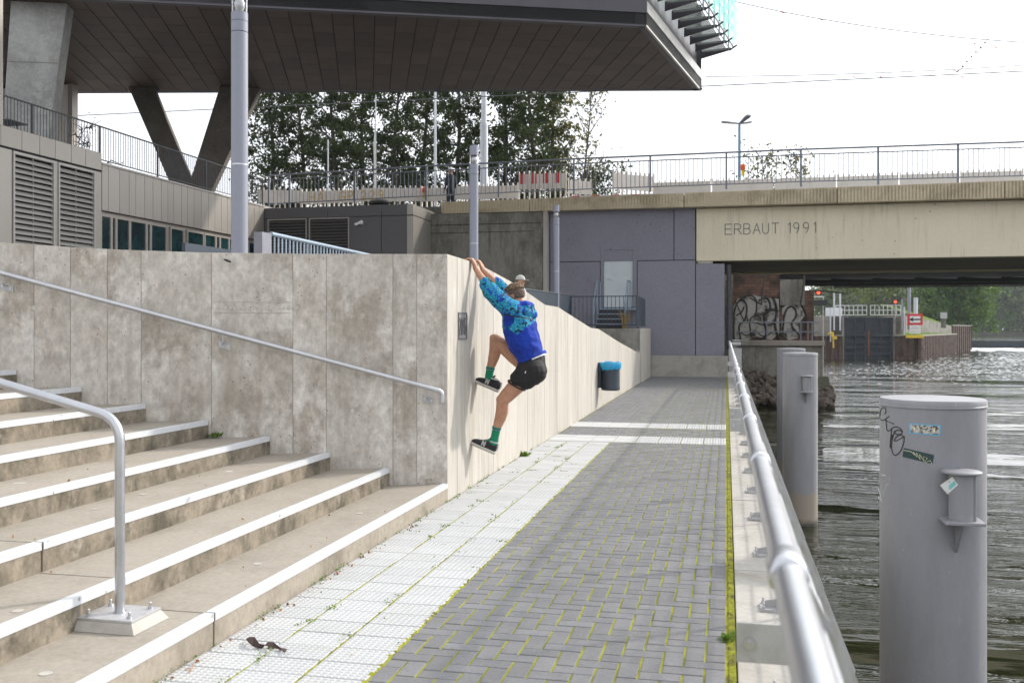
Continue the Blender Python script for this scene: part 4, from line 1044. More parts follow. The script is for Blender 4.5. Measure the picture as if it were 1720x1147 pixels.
s_ = thing('dark_sticker', 'dark green sticker with cream scribble, tilted, below the photo sticker', 'sticker', cyl(1543, 766)); patch([(300, 505), (494, 550), (484, 608), (290, 562)], 8, m_std, 'sticker_ground', s_)
tg = MB()
def scr2(pts, r): 
    P = [cyl(1440 + x / 3.825, 620 + y / 3.825, lift=.0025) for x, y in pts]; tg.tube(P, r, 5)
scr2([(300, 520), (345, 528), (370, 550), (360, 530), (385, 565), (380, 535), (405, 580), (400, 545), (430, 590), (425, 560), (450, 570), (430, 600), (470, 585), (478, 607)], .0022)
tg.build('cream_scribble', m_stc, s_)
m_stt = M('sticker_teal', (.2, .6, .6), rough=.5, fine=0, bump=0)
bc = p3 + Vector((.10, -(math.sqrt(.365 ** 2 - .01) + .115), 0))
s_ = thing('diamond_sticker', 'white sticker stuck askew on the small bollard of the nearest pile', 'sticker', bc + Vector((0, -.086, .45)))
def bcy(px, py, lift): return cyl(px, py, c=bc, r=.084, lift=lift)
def bpatch(cs, mat, nm, lift, n=4):
    vs = []; fs = []
    for j in range(n + 1):
        for i in range(n + 1):
            a, b = i / n, j / n
            x = (1 - b) * ((1 - a) * cs[0][0] + a * cs[1][0]) + b * ((1 - a) * cs[3][0] + a * cs[2][0]); y = (1 - b) * ((1 - a) * cs[0][1] + a * cs[1][1]) + b * ((1 - a) * cs[3][1] + a * cs[2][1])
            vs.append(bcy(1440 + x / 3.825, 620 + y / 3.825, lift))
    for j in range(n):
        for i in range(n): q = j * (n + 1) + i; fs.append((q + n + 1, q + n + 2, q + 1, q))
    MB().add(vs, fs).build(nm, mat, s_)
bpatch([(533, 745), (612, 690), (648, 742), (582, 804)], m_white, 'sticker_ground', .002)
bpatch([(585, 748), (628, 715), (636, 740), (596, 775)], m_stt, 'teal_print', .0035); bpatch([(552, 755), (566, 746), (574, 762), (562, 772)], m_pole, 'seal_print', .0035)

# ================================================================ LITTER BIN
bn = thing('litter_bin', 'dark blue litter bin with a bright blue bag, fixed to the sunlit wall', 'litter bin', (-2.3, 19.2, .4))
c = Vector((-2.28, 19.25, 0)); r = .19
MB().tube([c + Vector((0, 0, z)) for z in (.37, .385, .44, .45, .86)], [r - .02, r, r, r - .004, r - .004], 36).build('bin_body', m_bin, bn, smooth=True)
pb_ = MB().box(-2.52, 19.16, .42, -2.47, 19.34, .93).build('mounting_post', m_bin, bn, bevel=.004)
MB().tube([c + Vector((0, 0, .90)), c + Vector((0, 0, .92))], r + .008, 36).build('hoop', m_bin, bn)
bg_ = MB(); n = 40; vs = []; fs = []
rings = [(.80, r + .008), (.84, r + .022), (.885, r + .03), (.925, r + .02), (.935, r - .01), (.90, r - .04), (.80, r - .06)]
for j, (z, q) in enumerate(rings):
    for i in range(n):
        a = 2 * math.pi * i / n; jag = noise.noise((math.cos(a) * 3, math.sin(a) * 3, j * .6)) 
        drop = -.05 * abs(noise.noise((math.cos(a) * 2.2, math.sin(a) * 2.2, 5))) if j < 2 else (.05 * max(0, noise.noise((math.cos(a) * 1.6, math.sin(a) * 1.6, 8))) if j in (3, 4) else 0)
        vs.append(c + Vector((math.cos(a) * (q + .014 * jag), math.sin(a) * (q + .014 * jag), z + .012 * jag + drop)))
for j in range(len(rings) - 1):
    for i in range(n): fs.append((j * n + i, j * n + (i + 1) % n, (j + 1) * n + (i + 1) % n, (j + 1) * n + i))
bg_.add(vs, fs); bag = bg_.build('litter_bag', m_bag, bn, smooth=True); 

# ================================================================ FENCES AND SMALL STAIRS BEHIND THE WALL
nf = thing('navy_panel_fence', 'dark navy fence of solid panels and bars around the platform in front of the door', 'fence', (-4.3, 28, 1.6))
XF_ = -4.72
ya_, yb_ = 19.5, pX(959, 498, XF_).y
za_, zb_ = 2.50, 2.63
yy = ya_
while yy < yb_ - .1:
    y2 = min(yb_, yy + 1.9); f_ = lambda y: za_ + (zb_ - za_) * (y - ya_) / (yb_ - ya_)
    MB().prism([(XF_, yy + .006, f_(yy) - 1.0), (XF_, y2 - .006, f_(y2) - 1.0), (XF_, y2 - .006, f_(y2)), (XF_, yy + .006, f_(yy))], (.03, 0, 0)).build('solid_panel', m_navy, nf); yy = y2
MB().tube([(XF_ + .015, ya_, za_ + .02), (XF_ + .015, yb_, zb_ + .02)], .022, 8).build('handrail', m_navy, nf)
YF = 29.15; xl, xr = pY(959, 498, YF).x, pY(1068, 498, YF).x; ztf, zbf = 2.62, 1.72
MB().box(xl, YF - .02, ztf - .03, xr, YF + .02, ztf).build('handrail', m_navy, nf); MB().box(xl, YF - .015, zbf, xr, YF + .015, zbf + .03).build('rail', m_navy, nf)
bmm = MB().box(-.008, -.008, 0, .008, .008, ztf - zbf - .02).mesh('bar', m_navy); x = xl
while x <= xr + .01: place('bar', bmm, nf, (x, YF, zbf + .01)); x += .125
MB().prism([(xr, YF - .02, zbf - .02), (xr, YF - .02, ztf + .01), (xr + .07, 31.4, ztf - .04), (xr + .07, 31.4, zbf - .02)], (.03, 0, 0)).build('solid_panel', m_navy, nf)
MB().box(xl - .02, YF - .03, 1.62, xl + .02, YF + .03, ztf).build('post', m_navy, nf)
MB().box(-4.95, 19.4, .9, -4.65, 29.1, 1.62).build('plinth', m_oldc, nf)
ds = thing('door_stairs', 'small steel stairs with pale blue handrails leading up to the pale door', 'stairs', (-3.7, 32, 1.62))
xa, xb = pY(1003, 530, 32).x, pY(1050, 530, 32).x
for k in range(4):
    z = 1.62 + .17 * (k + 1); y0 = 31.6 + .3 * k
    s1 = MB().box(xa, y0, z - .03, xb, y0 + .32, z).build('tread', m_bluegrey, ds); MB().box(xa + .01, y0 + .02, z - .17, xb - .01, y0 + .05, z - .031).build('riser', m_black, s1)
MB().box(xa, 32.82, 2.26, xb + .3, 33.2, 2.33).build('landing', m_bluegrey, ds)
for x, nm in ((xa - .05, 0), (xb + .05, 1)):
    MB().tube(railpath([(x, 31.5, 1.62), (x, 31.5, 2.5), (x, 32.35, 3.25), (x, 33.2, 3.25), (x, 33.2, 2.3)], .03), .022, 8).build('handrail', m_bluegrey, ds, smooth=True)
    MB().tube([(x, 32.4, 1.7), (x, 32.4, 3.25)], .022, 8).build('post', m_bluegrey, ds)
    MB().tube([(x, 31.5, 2.05), (x, 32.4, 2.75), (x, 33.2, 2.75)], .018, 8).build('mid_rail', m_bluegrey, ds)
# ornamental grass by the fence
og = MB()
for k in range(90):
    a = rnd.uniform(0, 6.28); h = rnd.uniform(.3, .62); q = rnd.uniform(.05, .32); x, y = -3.05 + rnd.uniform(-.08, .08), 29.4 + rnd.uniform(-.1, .1)
    P = [Vector((x, y, 1.62)), Vector((x + math.cos(a) * q * .3, y + math.sin(a) * q * .3, 1.62 + h * .6)), Vector((x + math.cos(a) * q, y + math.sin(a) * q, 1.62 + h))]
    og.tube(P, [.006, .005, .001], 3)
m_straw = M('straw_grass', (.42, .30, .12), rough=.8, fine=.1, bump=0)
o = og.build('ornamental_grass', m_straw); tag(o, 'tuft of straw coloured ornamental grass inside the navy fence', 'plant')
# blue bar fence behind the stair wall
bf = thing('blue_bar_fence', 'blue grey bar fence end showing above the stained wall, before the louvred block', 'fence', (-5.6, 13, 1.7))
XB2 = -5.9; P = pX(455, 393, XB2); ya2, zt2 = P.y, P.z; yb2 = pX(604, 425, XB2).y + 2
MB().tube([(XB2, ya2, zt2), (XB2, yb2, zt2 - .02)], .03, 10).build('handrail', m_bluegrey, bf)
MB().tube([(XB2, ya2, 1.75), (XB2, yb2, 1.73)], .02, 8).build('rail', m_bluegrey, bf)
bmm = MB().box(-.008, -.012, 1.74, .008, .012, zt2 - .02).mesh('bar', m_bluegrey); y = ya2 + .1
while y < yb2: place('bar', bmm, bf, (XB2, y, 0)); y += .115
MB().box(XB2 - .1, ya2 - .28, 1.2, XB2 + .02, ya2 - .02, zt2 + .0).build('end_post', m_purp2, bf)
MB().box(XB2 - 1.25, ya2 - .1, .9, XB2 - 1.2, yb2, zt2 - .1).build('back_panel', m_navy, bf)
MB().box(XB2 - .15, ya2 - .3, .9, XB2 + .15, yb2, 1.7).build('plinth', m_oldc, bf)

# ================================================================ THINGS ON THE BRIDGE
def barrier(x0, x1, y0, y1, zb, h, label, red=False, slant=0, writing=None):
    t = thing('site_barrier', label, 'barrier', ((x0 + x1) / 2, (y0 + y1) / 2, zb), group='cream plastic barriers on the bridge')
    A = Vector((x0, y0, zb)); B = Vector((x1, y1, zb)); d = (B - A); L_ = d.length; d.normalize(); n = Vector((d.y, -d.x, 0))
    up = Vector((0, 0, 1))
    MB().obox((A + B) / 2 + up * (h * .70), d * L_ / 2, n * .03, up * h * .2).build('board', m_cream, t)
    MB().obox((A + B) / 2 + up * (h * .12), d * L_ / 2, n * .03, up * h * .06).build('bottom_board', m_cream, t)
    k = max(3, int(L_ / .2)); 
    for i in range(k + 1):
        MB().obox(A + d * L_ * i / k + up * (h * .5), d * .022, n * .036, up * h * .48).build('picket', m_cream, t)
    if red:
        for i in range(max(1, int(L_ / .44))):
            MB().obox(A + d * (.15 + .44 * i) + n * .032 + up * h * .78, d * .10, n * .003, up * h * .14).build('red_stripe', m_red, t)
            MB().obox(A + d * (.25 + .44 * i) + n * .032 + up * h * .10, d * .12, n * .003, up * h * .04).build('red_stripe', m_red, t)
    if writing:
        write_parts(writing, A + d * .35 + n * .037 + up * h * .56, d, up, h * .30, .035, 1.15, m_spray, t, wob=.02)
    return t
ZB = 6.13; YB = 36.5
def bx_(px, Y=YB): return pY(px, 320, Y).x
barrier(bx_(446), bx_(505), YB - .6, YB, ZB, 1.3, 'cream site barrier at the left end of the bridge railing, turned to the light')
barrier(bx_(507), bx_(608), YB, YB, ZB, 1.25, 'cream site barrier sprayed with ochre letters', writing='HAL GP 229')
barrier(bx_(610), bx_(700), YB, YB + .5, ZB, 1.32, 'plain cream site barrier beside the black rubber foot')
barrier(bx_(702), bx_(790), YB + .5, YB + .2, ZB, 1.28, 'plain cream site barrier left of the tall white mast')
barrier(bx_(792), bx_(868), YB + .2, YB + .2, ZB, 1.25, 'plain cream site barrier between the tall white mast and the red striped one')
barrier(bx_(872, YB - .6), bx_(950, YB - .6), YB - .6, YB - .6, ZB + .12, 1.42, 'taller cream site barrier with red and white reflective stripes', red=True)
barrier(bx_(954), bx_(988), YB + .2, YB + .8, ZB + .1, 1.28, 'short cream site barrier right of the striped one', )
barrier(bx_(1030), bx_(1094), YB, YB + 1.2, ZB + .12, 1.45, 'pale site barrier turned away, first of the long run on the right')
xs_ = [1096, 1195, 1300, 1405, 1510, 1612, 1720]
nm_ = ['below the twin arm street lamp on its left side', 'directly below the twin arm street lamp', 'with yellowing twigs behind it', 'behind the middle of the right hand railing', 'second from the right edge of the picture', 'at the right edge of the picture']
for (a, b), l_ in zip(zip(xs_[:-1], xs_[1:]), nm_): barrier(bx_(a + 2, 37.5), bx_(b - 2, 37.5), 37.5, 37.5, ZB + .15, 1.12, 'pale grey site barrier ' + l_)
# low red and white kerb boards
kb = thing('warning_board', 'low red and white striped warning board lying behind the bridge railing', 'warning board', (bx_(1020), 34.4, 6.15))
L0, L1 = pY(955, 325, 34.4).x, pY(1100, 320, 34.4).x
MB().box(L0, 34.38, 6.15, L1, 34.44, 6.44).build('board', m_white, kb)
x = L0 + .1; 
while x < L1 - .3: MB().box(x, 34.37, 6.16, x + .32, 34.379, 6.43).build('red_stripe', m_red, kb); x += .72
# masts and lamps
def mast(px, py0, Y, zb, r0, r1, label, nm='mast', mat=m_white, collar=None):
    P = pY(px, py0, Y); t = thing(nm, label, nm.replace('_', ' '), (P.x, Y, zb))
    zt = P.z; pts = [(P.x, Y, zb), (P.x, Y, zt)]
    if collar: zc = pY(px, collar, Y).z; MB().tube([(P.x, Y, zb), (P.x, Y, zc)], r0, 16).build('lower_tube', mat, t, smooth=True); MB().tube([(P.x, Y, zc), (P.x, Y, zt)], r1, 16).build('upper_tube', mat, t, smooth=True); MB().tube([(P.x, Y, zc - .1), (P.x, Y, zc + .05)], r0 * 1.06, 16).build('collar', mat, t)
    else: MB().tube(pts, [r0, r1], 12).build('pole', mat, t, smooth=True)
    return t, P
m_mast = M('pale_grey_mast', (.62, .65, .7), rough=.4, metal=.1, fine=.02, bump=0)
mast(813, 60, 40, 6.1, .17, .12, 'tall pale tram mast with a thicker foot, standing on the bridge', 'tram_mast', m_mast, collar=210)
mast(731, 60, 42, 6.1, .07, .05, 'slim pale pole between the trees, on the bridge', 'slim_pole', m_mast)
t, P = mast(631, 160, 38, 6.2, .025, .02, 'thin sign pole on a rusty stub with a limp white banner', 'banner_pole', m_mast)
MB().tube([(P.x, 38, 6.2), (P.x, 38, 6.9)], .05, 10).build('rusty_stub', m_rust, t)
MB().prism([(P.x - .02, 38, 10.4), (P.x - .10, 38, 9.4), (P.x - .07, 38, 7.6), (P.x, 38, 7.4), (P.x, 38, 10.6)], (0, .02, 0)).build('banner', m_white, t)
t, P = mast(551, 235, 37.2, 6.2, .028, .028, 'thin leaning grey pole left of the banner pole', 'thin_pole', m_mast)
rf = MB(); c_ = Vector((pY(635, 345, 35.4).x, 35.4, 6.13)); rf.ball(c_ + Vector((0, 0, .16)), (.62, .4, .2), 14, 8); rf.ball(c_ + Vector((.05, 0, .42)), (.45, .3, .15), 14, 8); o = rf.build('rubber_foot', m_rubber); tag(o, 'heap of black rubber feet behind the bridge railing', 'rubber foot')
def beacon(px, py, Y, label):
    P = pY(px, py, Y); t = thing('warning_light', label, 'warning light', (P.x, Y, P.z - .1)); MB().tube([P + Vector((0, 0, z)) for z in (-.15, -.1, .05, .1)], [.07, .10, .10, .05], 14).build('lens', m_orange, t, smooth=True); MB().box(P.x - .06, Y - .04, P.z - .35, P.x + .06, Y + .04, P.z - .15).build('lamp_box', m_yellow, t)
beacon(713, 318, 36.9, 'orange warning light on the barrier, left of the tall mast'); beacon(1248, 280, 38.5, 'red orange warning light right of the twin arm lamp pole')
sl2 = thing('street_lamp', 'blue grey street lamp with spread arms behind the bridge', 'street lamp', (pY(1242, 280, 47).x, 47, 5.0)); P = pY(1242, 209, 47)
m_lampb = M('blue_grey_lamp_paint', (.16, .3, .45), rough=.4, fine=0, bump=0)
MB().tube([(P.x, 47, 5.0), (P.x, 47, P.z)], [.10, .06], 12).build('pole', m_lampb, sl2, smooth=True)
for dx, dy, dz in ((-.85, .0, .12), (.45, -.45, .28), (.55, .3, .10)):
    q = P + Vector((dx, dy, dz)); d = (q - P).normalized(); s = d.cross(Vector((0, 0, 1))).normalized()
    MB().prism([P + s * .05, P - s * .05, q - d * .15 - s * .17, q - s * .12, q + s * .12, q - d * .15 + s * .17], (0, 0, .06)).build('lamp_head', m_pole, sl2)
wk = thing('person', 'worker in dark clothes with a white helmet standing behind the bridge railing', 'person', (pY(757, 300, 36).x, 36, 6.13))
# (his body is built with the other people)
# overhead wires
def wire(pts, r, nm, label):
    o = MB().tube(pts, r, 5, cap=False).build(nm, m_wire); tag(o, label, 'overhead wire', group='tram overhead wires in the sky')
m_wire = M('overhead_wire', (.12, .12, .13), rough=.6, fine=0, bump=0)
def arc(a, b, sag, n=16): return [a + (b - a) * (i / n) - Vector((0, 0, sag * 4 * (i / n) * (1 - i / n))) for i in range(n + 1)]
wire(arc(pY(100, 196, 39), pY(1722, 120, 39), .0), .020, 'overhead_wire', 'lower overhead wire running the whole width above the bridge')
wire(arc(pY(1185, 129, 40), pY(1722, 110, 40), .1), .016, 'overhead_wire', 'upper thin overhead wire right of the building corner')
wire(arc(pY(1225, 1, 41), pY(1722, 72, 38), .25), .017, 'overhead_wire', 'high sagging overhead wire in the top right of the sky')
wf = thing('wire_fitting', 'knotted pull-off fitting with insulators linking the overhead wires', 'wire fitting', pY(1640, 95, 38.5))
A_, B_ = pY(1660, 66, 38.5), pY(1606, 123, 39)
MB().tube([A_, pY(1645, 85, 38.6), pY(1632, 102, 38.8), B_], .012, 6).build('pull_rod', m_black, wf)
for k in range(7): MB().ball(A_ + (B_ - A_) * (.1 + .14 * k), .035, 8, 6).build('insulator', m_black, wf)
MB().tube([pY(1640, 97, 38.6), pY(1650, 96, 38.6), pY(1656, 108, 38.8), pY(1656, 112, 39)], .01, 5).build('curved_arm', m_black, wf)
mt_lab = ['red marker tape on the lower wire just left of the wire fitting', 'red marker tape right under the wire fitting', 'third red marker tape along the wires from the building corner', 'red marker tape nearest the building corner on the straight wires', 'second red marker tape from the building corner on the straight wires', 'red marker tape just left of the top of the wire fitting', 'red marker tape just right of the top of the wire fitting', 'red marker tape highest up on the sagging wire', 'second red marker tape down the sagging wire']
for px, py in ((1600, 118), (1612, 128), (1560, 125), (1430, 128), (1475, 128), (1632, 72), (1667, 78), (1310, 20), (1375, 32)):
    P = pY(px, py, 39); o = MB().prism([P, P + Vector((.10, 0, -.02)), P + Vector((.22, .02, -.09)), P + Vector((.12, .02, -.07))], (0, .004, 0)).build('marker_tape', m_red, None); tag(o, mt_lab.pop(0), 'marker tape', group='red marker tapes on the wires')

# ================================================================ CORNER OF THE ABUTMENT: PIPE, PALE BLOCK
pp = thing('drain_pipe', 'dark vertical drain pipe with a flanged valve at the corner of the abutment', 'pipe', (.15, 33.4, .9))
MB().tube([(.09, 33.45, .9), (.09, 33.45, 3.8)], .08, 14).build('pipe', m_rail, pp, smooth=True)
for z in (1.4, 2.3, 3.2): MB().tube([(.09, 33.45, z), (.09, 33.45, z + .06)], .105, 14).build('flange', m_rail, pp)
MB().tube([(.12, 33.4, 1.1), (.48, 33.4, 1.1)], .07, 14).build('branch', m_galv, pp, smooth=True)
MB().tube([(.2, 33.4, 1.22), (.48, 33.4, 1.22)], .025, 8).build('valve_handle', m_galv, pp)
o = MB().box(.075, 33.0, -3, .50, 33.9, .95).build('pale_block', m_galv, None, bevel=.01); tag(o, 'pale grey steel clad block at the quay corner below the valve', 'block')

# ================================================================ BRICK PIER OF THE OLD BRIDGE
def brickmat():
    m = bpy.data.materials.new('sooty_brick'); m.use_nodes = True; t = m.node_tree; N = t.nodes; L = t.links; b = N['Principled BSDF']; b.inputs['Roughness'].default_value = .9
    g = N.new('ShaderNodeNewGeometry'); s = N.new('ShaderNodeSeparateXYZ'); c = N.new('ShaderNodeCombineXYZ'); L.new(g.outputs['Position'], s.inputs[0]); L.new(s.outputs[0], c.inputs[0]); L.new(s.outputs[2], c.inputs[1])
    bt = N.new('ShaderNodeTexBrick'); bt.inputs['Scale'].default_value = 1; bt.inputs['Brick Width'].default_value = .5; bt.inputs['Row Height'].default_value = .17; bt.inputs['Mortar Size'].default_value = .018
    bt.inputs['Color1'].default_value = (.22, .11, .075, 1); bt.inputs['Color2'].default_value = (.12, .065, .05, 1); bt.inputs['Mortar'].default_value = (.08, .06, .05, 1); L.new(c.outputs[0], bt.inputs[0])
    n = N.new('ShaderNodeTexNoise'); n.inputs['Scale'].default_value = 1.1; n.inputs['Detail'].default_value = 7; L.new(g.outputs['Position'], n.inputs[0])
    r = N.new('ShaderNodeMapRange'); r.inputs[1].default_value = .42; r.inputs[2].default_value = .62; L.new(n.outputs[0], r.inputs[0])
    x = N.new('ShaderNodeMix'); x.data_type = 'RGBA'; x.inputs[7].default_value = (.035, .028, .022, 1); L.new(bt.outputs[0], x.inputs[6]); L.new(r.outputs[0], x.inputs[0]); L.new(x.outputs[2], b.inputs['Base Color'])
    bp = N.new('ShaderNodeBump'); bp.inputs['Strength'].default_value = .6; bp.inputs['Distance'].default_value = .03; L.new(bt.outputs[1], bp.inputs['Height']); bp.invert = True; L.new(bp.outputs[0], b.inputs['Normal']); return m
m_oldbrick = brickmat()
m_grafw = M('graffiti_white', (.42, .41, .39), dark=(.05, .045, .04), ds=1.6, lo=.5, hi=.6, rough=.8, fine=.2, bump=0)
m_grafk = M('graffiti_black', (.02, .02, .02), rough=.8, fine=0, bump=0)
YP = 58.0
def q58(px, py, Y=YP): return pY(px, py, Y)
bpz = thing('brick_pier', 'sooty red brick pier of the old bridge covered in black and white graffiti', 'bridge pier', (2, YP, .9))
xL, xM, xR = .4, q58(1310, 500).x, q58(1367, 500).x
MB().box(xL, YP, .95, xM, YP + 9, 4.95).build('pier_body', m_oldbrick, bpz); MB().box(xM + .003, YP + .02, .95, xR, YP + 9, 3.86).build('pier_body', m_oldbrick, bpz)
MB().box(xM + .004, YP - .06, 3.0, q58(1352, 480).x, YP + 9, 4.5).build('bearing_block', m_oldc, bpz)
# graffiti: big letters, white fill and black outlines
def gp(pts, mat, nm, th=.012):
    P = [q58(x, y) for x, y in pts]; 
    for p in P: p.y = YP - .001
    return MB().prism([Vector((p.x, YP - .001, p.z)) for p in P], (0, -th, 0)).build(nm, mat, bpz)
gf = gp([(1231, 572), (1232, 515), (1240, 500), (1262, 495), (1285, 500), (1308, 502), (1309, 560), (1296, 571), (1270, 565), (1255, 572)], m_grafw, 'graffiti_fill')
gp([(1312, 560), (1314, 518), (1325, 508), (1345, 512), (1352, 530), (1340, 545), (1345, 566), (1325, 572)], m_grafw, 'graffiti_fill')
gs = MB()
def gstroke(pts, r=.05):
    P = [q58(x, y) for x, y in pts]; P = [Vector((p.x, YP - .03, p.z)) for p in P]
    for _ in range(2):
        Q = [P[0]]
        for a, b in zip(P[:-1], P[1:]): Q += [a * .75 + b * .25, a * .25 + b * .75]
        P = Q + [P[-1]]
    gs.tube(P, r * .72, 6)
for st, r_ in (([(1233, 570), (1232, 520), (1244, 500), (1256, 512), (1252, 540), (1240, 545), (1244, 570)], .07), ([(1248, 500), (1262, 494), (1272, 505), (1270, 530), (1258, 535), (1262, 565)], .06), ([(1274, 505), (1290, 498), (1296, 520), (1280, 530), (1290, 565), (1275, 570)], .09),
             ([(1298, 498), (1306, 520), (1300, 545), (1308, 570)], .11), ([(1285, 520), (1308, 522)], .06), ([(1314, 560), (1318, 520), (1332, 512), (1340, 530), (1326, 545), (1345, 565)], .08), ([(1346, 512), (1356, 530), (1350, 565)], .07), ([(1235, 505), (1250, 540)], .04), ([(1262, 540), (1290, 548), (1304, 540)], .05),
             ([(1240, 555), (1256, 566), (1268, 552), (1282, 568), (1300, 556)], .04), ([(1260, 500), (1280, 512)], .05), ([(1236, 530), (1246, 525), (1250, 515)], .06)): gstroke(st, r_)
gs.build('graffiti_outline', m_grafk, bpz)
lg = MB(); lx = q58(1383, 575).x
MB().box(.55, 57.2, .65, lx, 58, .93).build('ledge_slab', m_lockc, bpz, bevel=.02); MB().box(.6, 57.35, -3, lx - .1, 58, .64).build('ledge_wall', m_oldc, bpz)
pr_ = thing('pier_railing', 'plain grey two bar railing on the ledge before the graffiti pier', 'railing', (2, 57.3, .93))
for z in (1.45, 2.0): MB().tube([(.6, 57.3, z), (lx - .3, 57.3, z)], .035, 8).build('rail', m_galv2 if 'm_galv2' in globals() else m_brail, pr_)
for px in (1288, 1345, 1357, 1364): x = q58(px, 560, 57.3).x; MB().tube([(x, 57.3, .93), (x, 57.3, 2.0)], .035, 8).build('post', m_brail, pr_)
rm = []
for k in range(4):
    mb = MB(); mb.ball((0, 0, 0), 1, 7, 5); mb.v = [tuple(Vector(v) * (1 + .35 * noise.noise(Vector(v) * 1.3 + Vector((k * 5, 0, 0))))) for v in mb.v]; rm.append(mb.mesh('river_stone', m_rock))
rp = thing('stone_bank', 'heap of brown riprap stones at the foot of the graffiti pier', 'stone bank', (2, 56, WATER))
for k in range(190):
    t = rnd.random(); y = 53.0 + 4.3 * t + rnd.uniform(-.2, .2); x = rnd.uniform(.7, 5.6); z = WATER + .05 + 1.75 * t * (1 - .08 * x)
    s = rnd.uniform(.18, .42); place('stone', rm[k % 4], rp, (x, y, z), rot=(rnd.uniform(0, 6), rnd.uniform(0, 6), rnd.uniform(0, 6)), scale=(s, s * .8, s * .6))
eb = MB(); eb.prism([(.5, 52.6, WATER - .5), (.5, 57.4, WATER + 1.5), (.5, 57.4, WATER - .5)], (5.2, 0, 0)); o = eb.build('bank_earth', m_earth); o['kind'] = 'structure'
lb2 = MB(); lb2.box(-200, 34, -4, .02, 57.9, 5.7); 
# ================================================================ OLD RAILWAY BRIDGE BEHIND
ob = thing('old_steel_bridge', 'dark riveted steel girder bridge behind the road bridge, seen from below', 'bridge', (20, 60, 5))
MB().box(.5, 59, 5.0, 60, 70, 5.6).build('deck', m_black, ob)
for k in range(6): MB().box(1.0, 59.5 + k * 2, 4.60, 60, 59.62 + k * 2, 5.0).build('girder', m_black, ob)
for k in range(24): MB().obox((3 + k * 2.4, 61, 4.66), (1.3, .9, 0), (-.05, .07, 0), (0, 0, .04)).build('cross_brace', m_galv, ob)
MB().box(pY(1400, 480, 70.5).x, 70.5, 4.52, 70, 71.4, 4.95).build('rear_beam', m_oldc, ob); MB().box(4, 66.0, 4.62, 70, 66.2, 5.0).build('girder', m_galv, ob)
MB().box(-1.0, 58.9, 4.96, xM + 4, 70, 5.6).build('abutment_head', m_oldbrick, ob)
MB().box(-60, 70, 3.6, -8, 71, 4.1) 
# ================================================================ LOCK AND FAR BANK
YK = 142.0
def k(px, py, Y=YK): return pY(px, py, Y)
def sheet(name, A, B, zt, zb, par, pitch=1.1, dep=.28, mat=m_sheet, zt2=None):
    A = Vector((A[0], A[1], 0)); B = Vector((B[0], B[1], 0)); d = B - A; L_ = d.length; d.normalize(); n = Vector((d.y, -d.x, 0)); zt2 = zt if zt2 is None else zt2
    s = 0; P = []
    while s < L_:
        for a, o in ((0, 0), (.32, 0), (.5, dep), (.82, dep)):
            if s + a * pitch <= L_: P.append((s + a * pitch, o))
        s += pitch
    P.append((L_, 0)); vs = []; fs = []
    for (a, o) in P:
        z = zt + (zt2 - zt) * a / L_; q = A + d * a + n * (o - dep); vs += [(q.x, q.y, zb), (q.x, q.y, z)]
    fs = [(2 * i, 2 * i + 2, 2 * i + 3, 2 * i + 1) for i in range(len(P) - 1)]
    o = MB().add(vs, fs).build(name, mat, par)
    MB().obox((A + B) / 2 + n * (-dep / 2) + Vector((0, 0, (zt + zt2) / 2 + .06)), (B - A + Vector((0, 0, zt2 - zt))) / 2, n * .25, Vector((0, 0, .09))).build('capping', m_lockc, par)
    return o
lk = thing('ship_lock', 'ship lock with dark blue mitre gates, concrete walls and rusty sheet piling', 'lock', (k(1459, 600).x, YK, WATER))
gx0, gxm, gx1 = k(1418, 600).x, k(1459, 600).x, k(1500, 600).x; zt = k(1459, 533).z
for a, b in ((gx0, gxm - .12), (gxm + .12, gx1)):
    gt = MB().box(a, YK + .3, -4, b, YK + .6, zt).build('gate_leaf', m_gate, lk)
    f = MB(); f.box(a, YK, -4, a + .35, YK + .3, zt); f.box(b - .35, YK, -4, b, YK + .3, zt); f.box((a + b) / 2 - .1, YK + .05, -4, (a + b) / 2 + .1, YK + .3, zt)
    for z in (zt - .15, .75, -.25, -1.0, -1.9): f.box(a, YK - .02, z - .14, b, YK + .3, z + .14)
    f.build('gate_frame', m_gate, gt)
MB().box(gxm - .12, YK - .1, -4, gxm + .12, YK + .4, zt).build('mitre_post', m_gate, lk)
MB().box(gxm - .09, YK - .16, -2.2, gxm + .09, YK - .11, k(1459, 556).z).build('red_gauge', m_rust, lk)
# walkway railings over the gates
gr_ = thing('gate_walkway_railing', 'white tubular walkway railings above the lock gates', 'railing', (gxm, YK, zt))
for a, b in ((k(1404, 520).x, gxm - .25), (gxm + .25, k(1513, 520).x)):
    z0, z1 = k(1459, 529).z, k(1459, 513).z; f = MB(); rails = (z0, (z0 + z1) / 2, z1)
    for z in rails: f.box(a, YK - .04, z - .05, b, YK + .04, z + .05)
    n_ = int((b - a) / .55)
    for i in range(n_ + 1): x = a + (b - a) * i / n_; f.box(x - .04, YK - .04, z0, x + .04, YK + .04, z1)
    f.build('rail_panel', m_white, gr_)
MB().box(k(1386, 520).x, YK - .5, k(1386, 531).z, k(1414, 520).x, YK - .4, k(1386, 517).z).build('rail_panel', m_white, gr_)
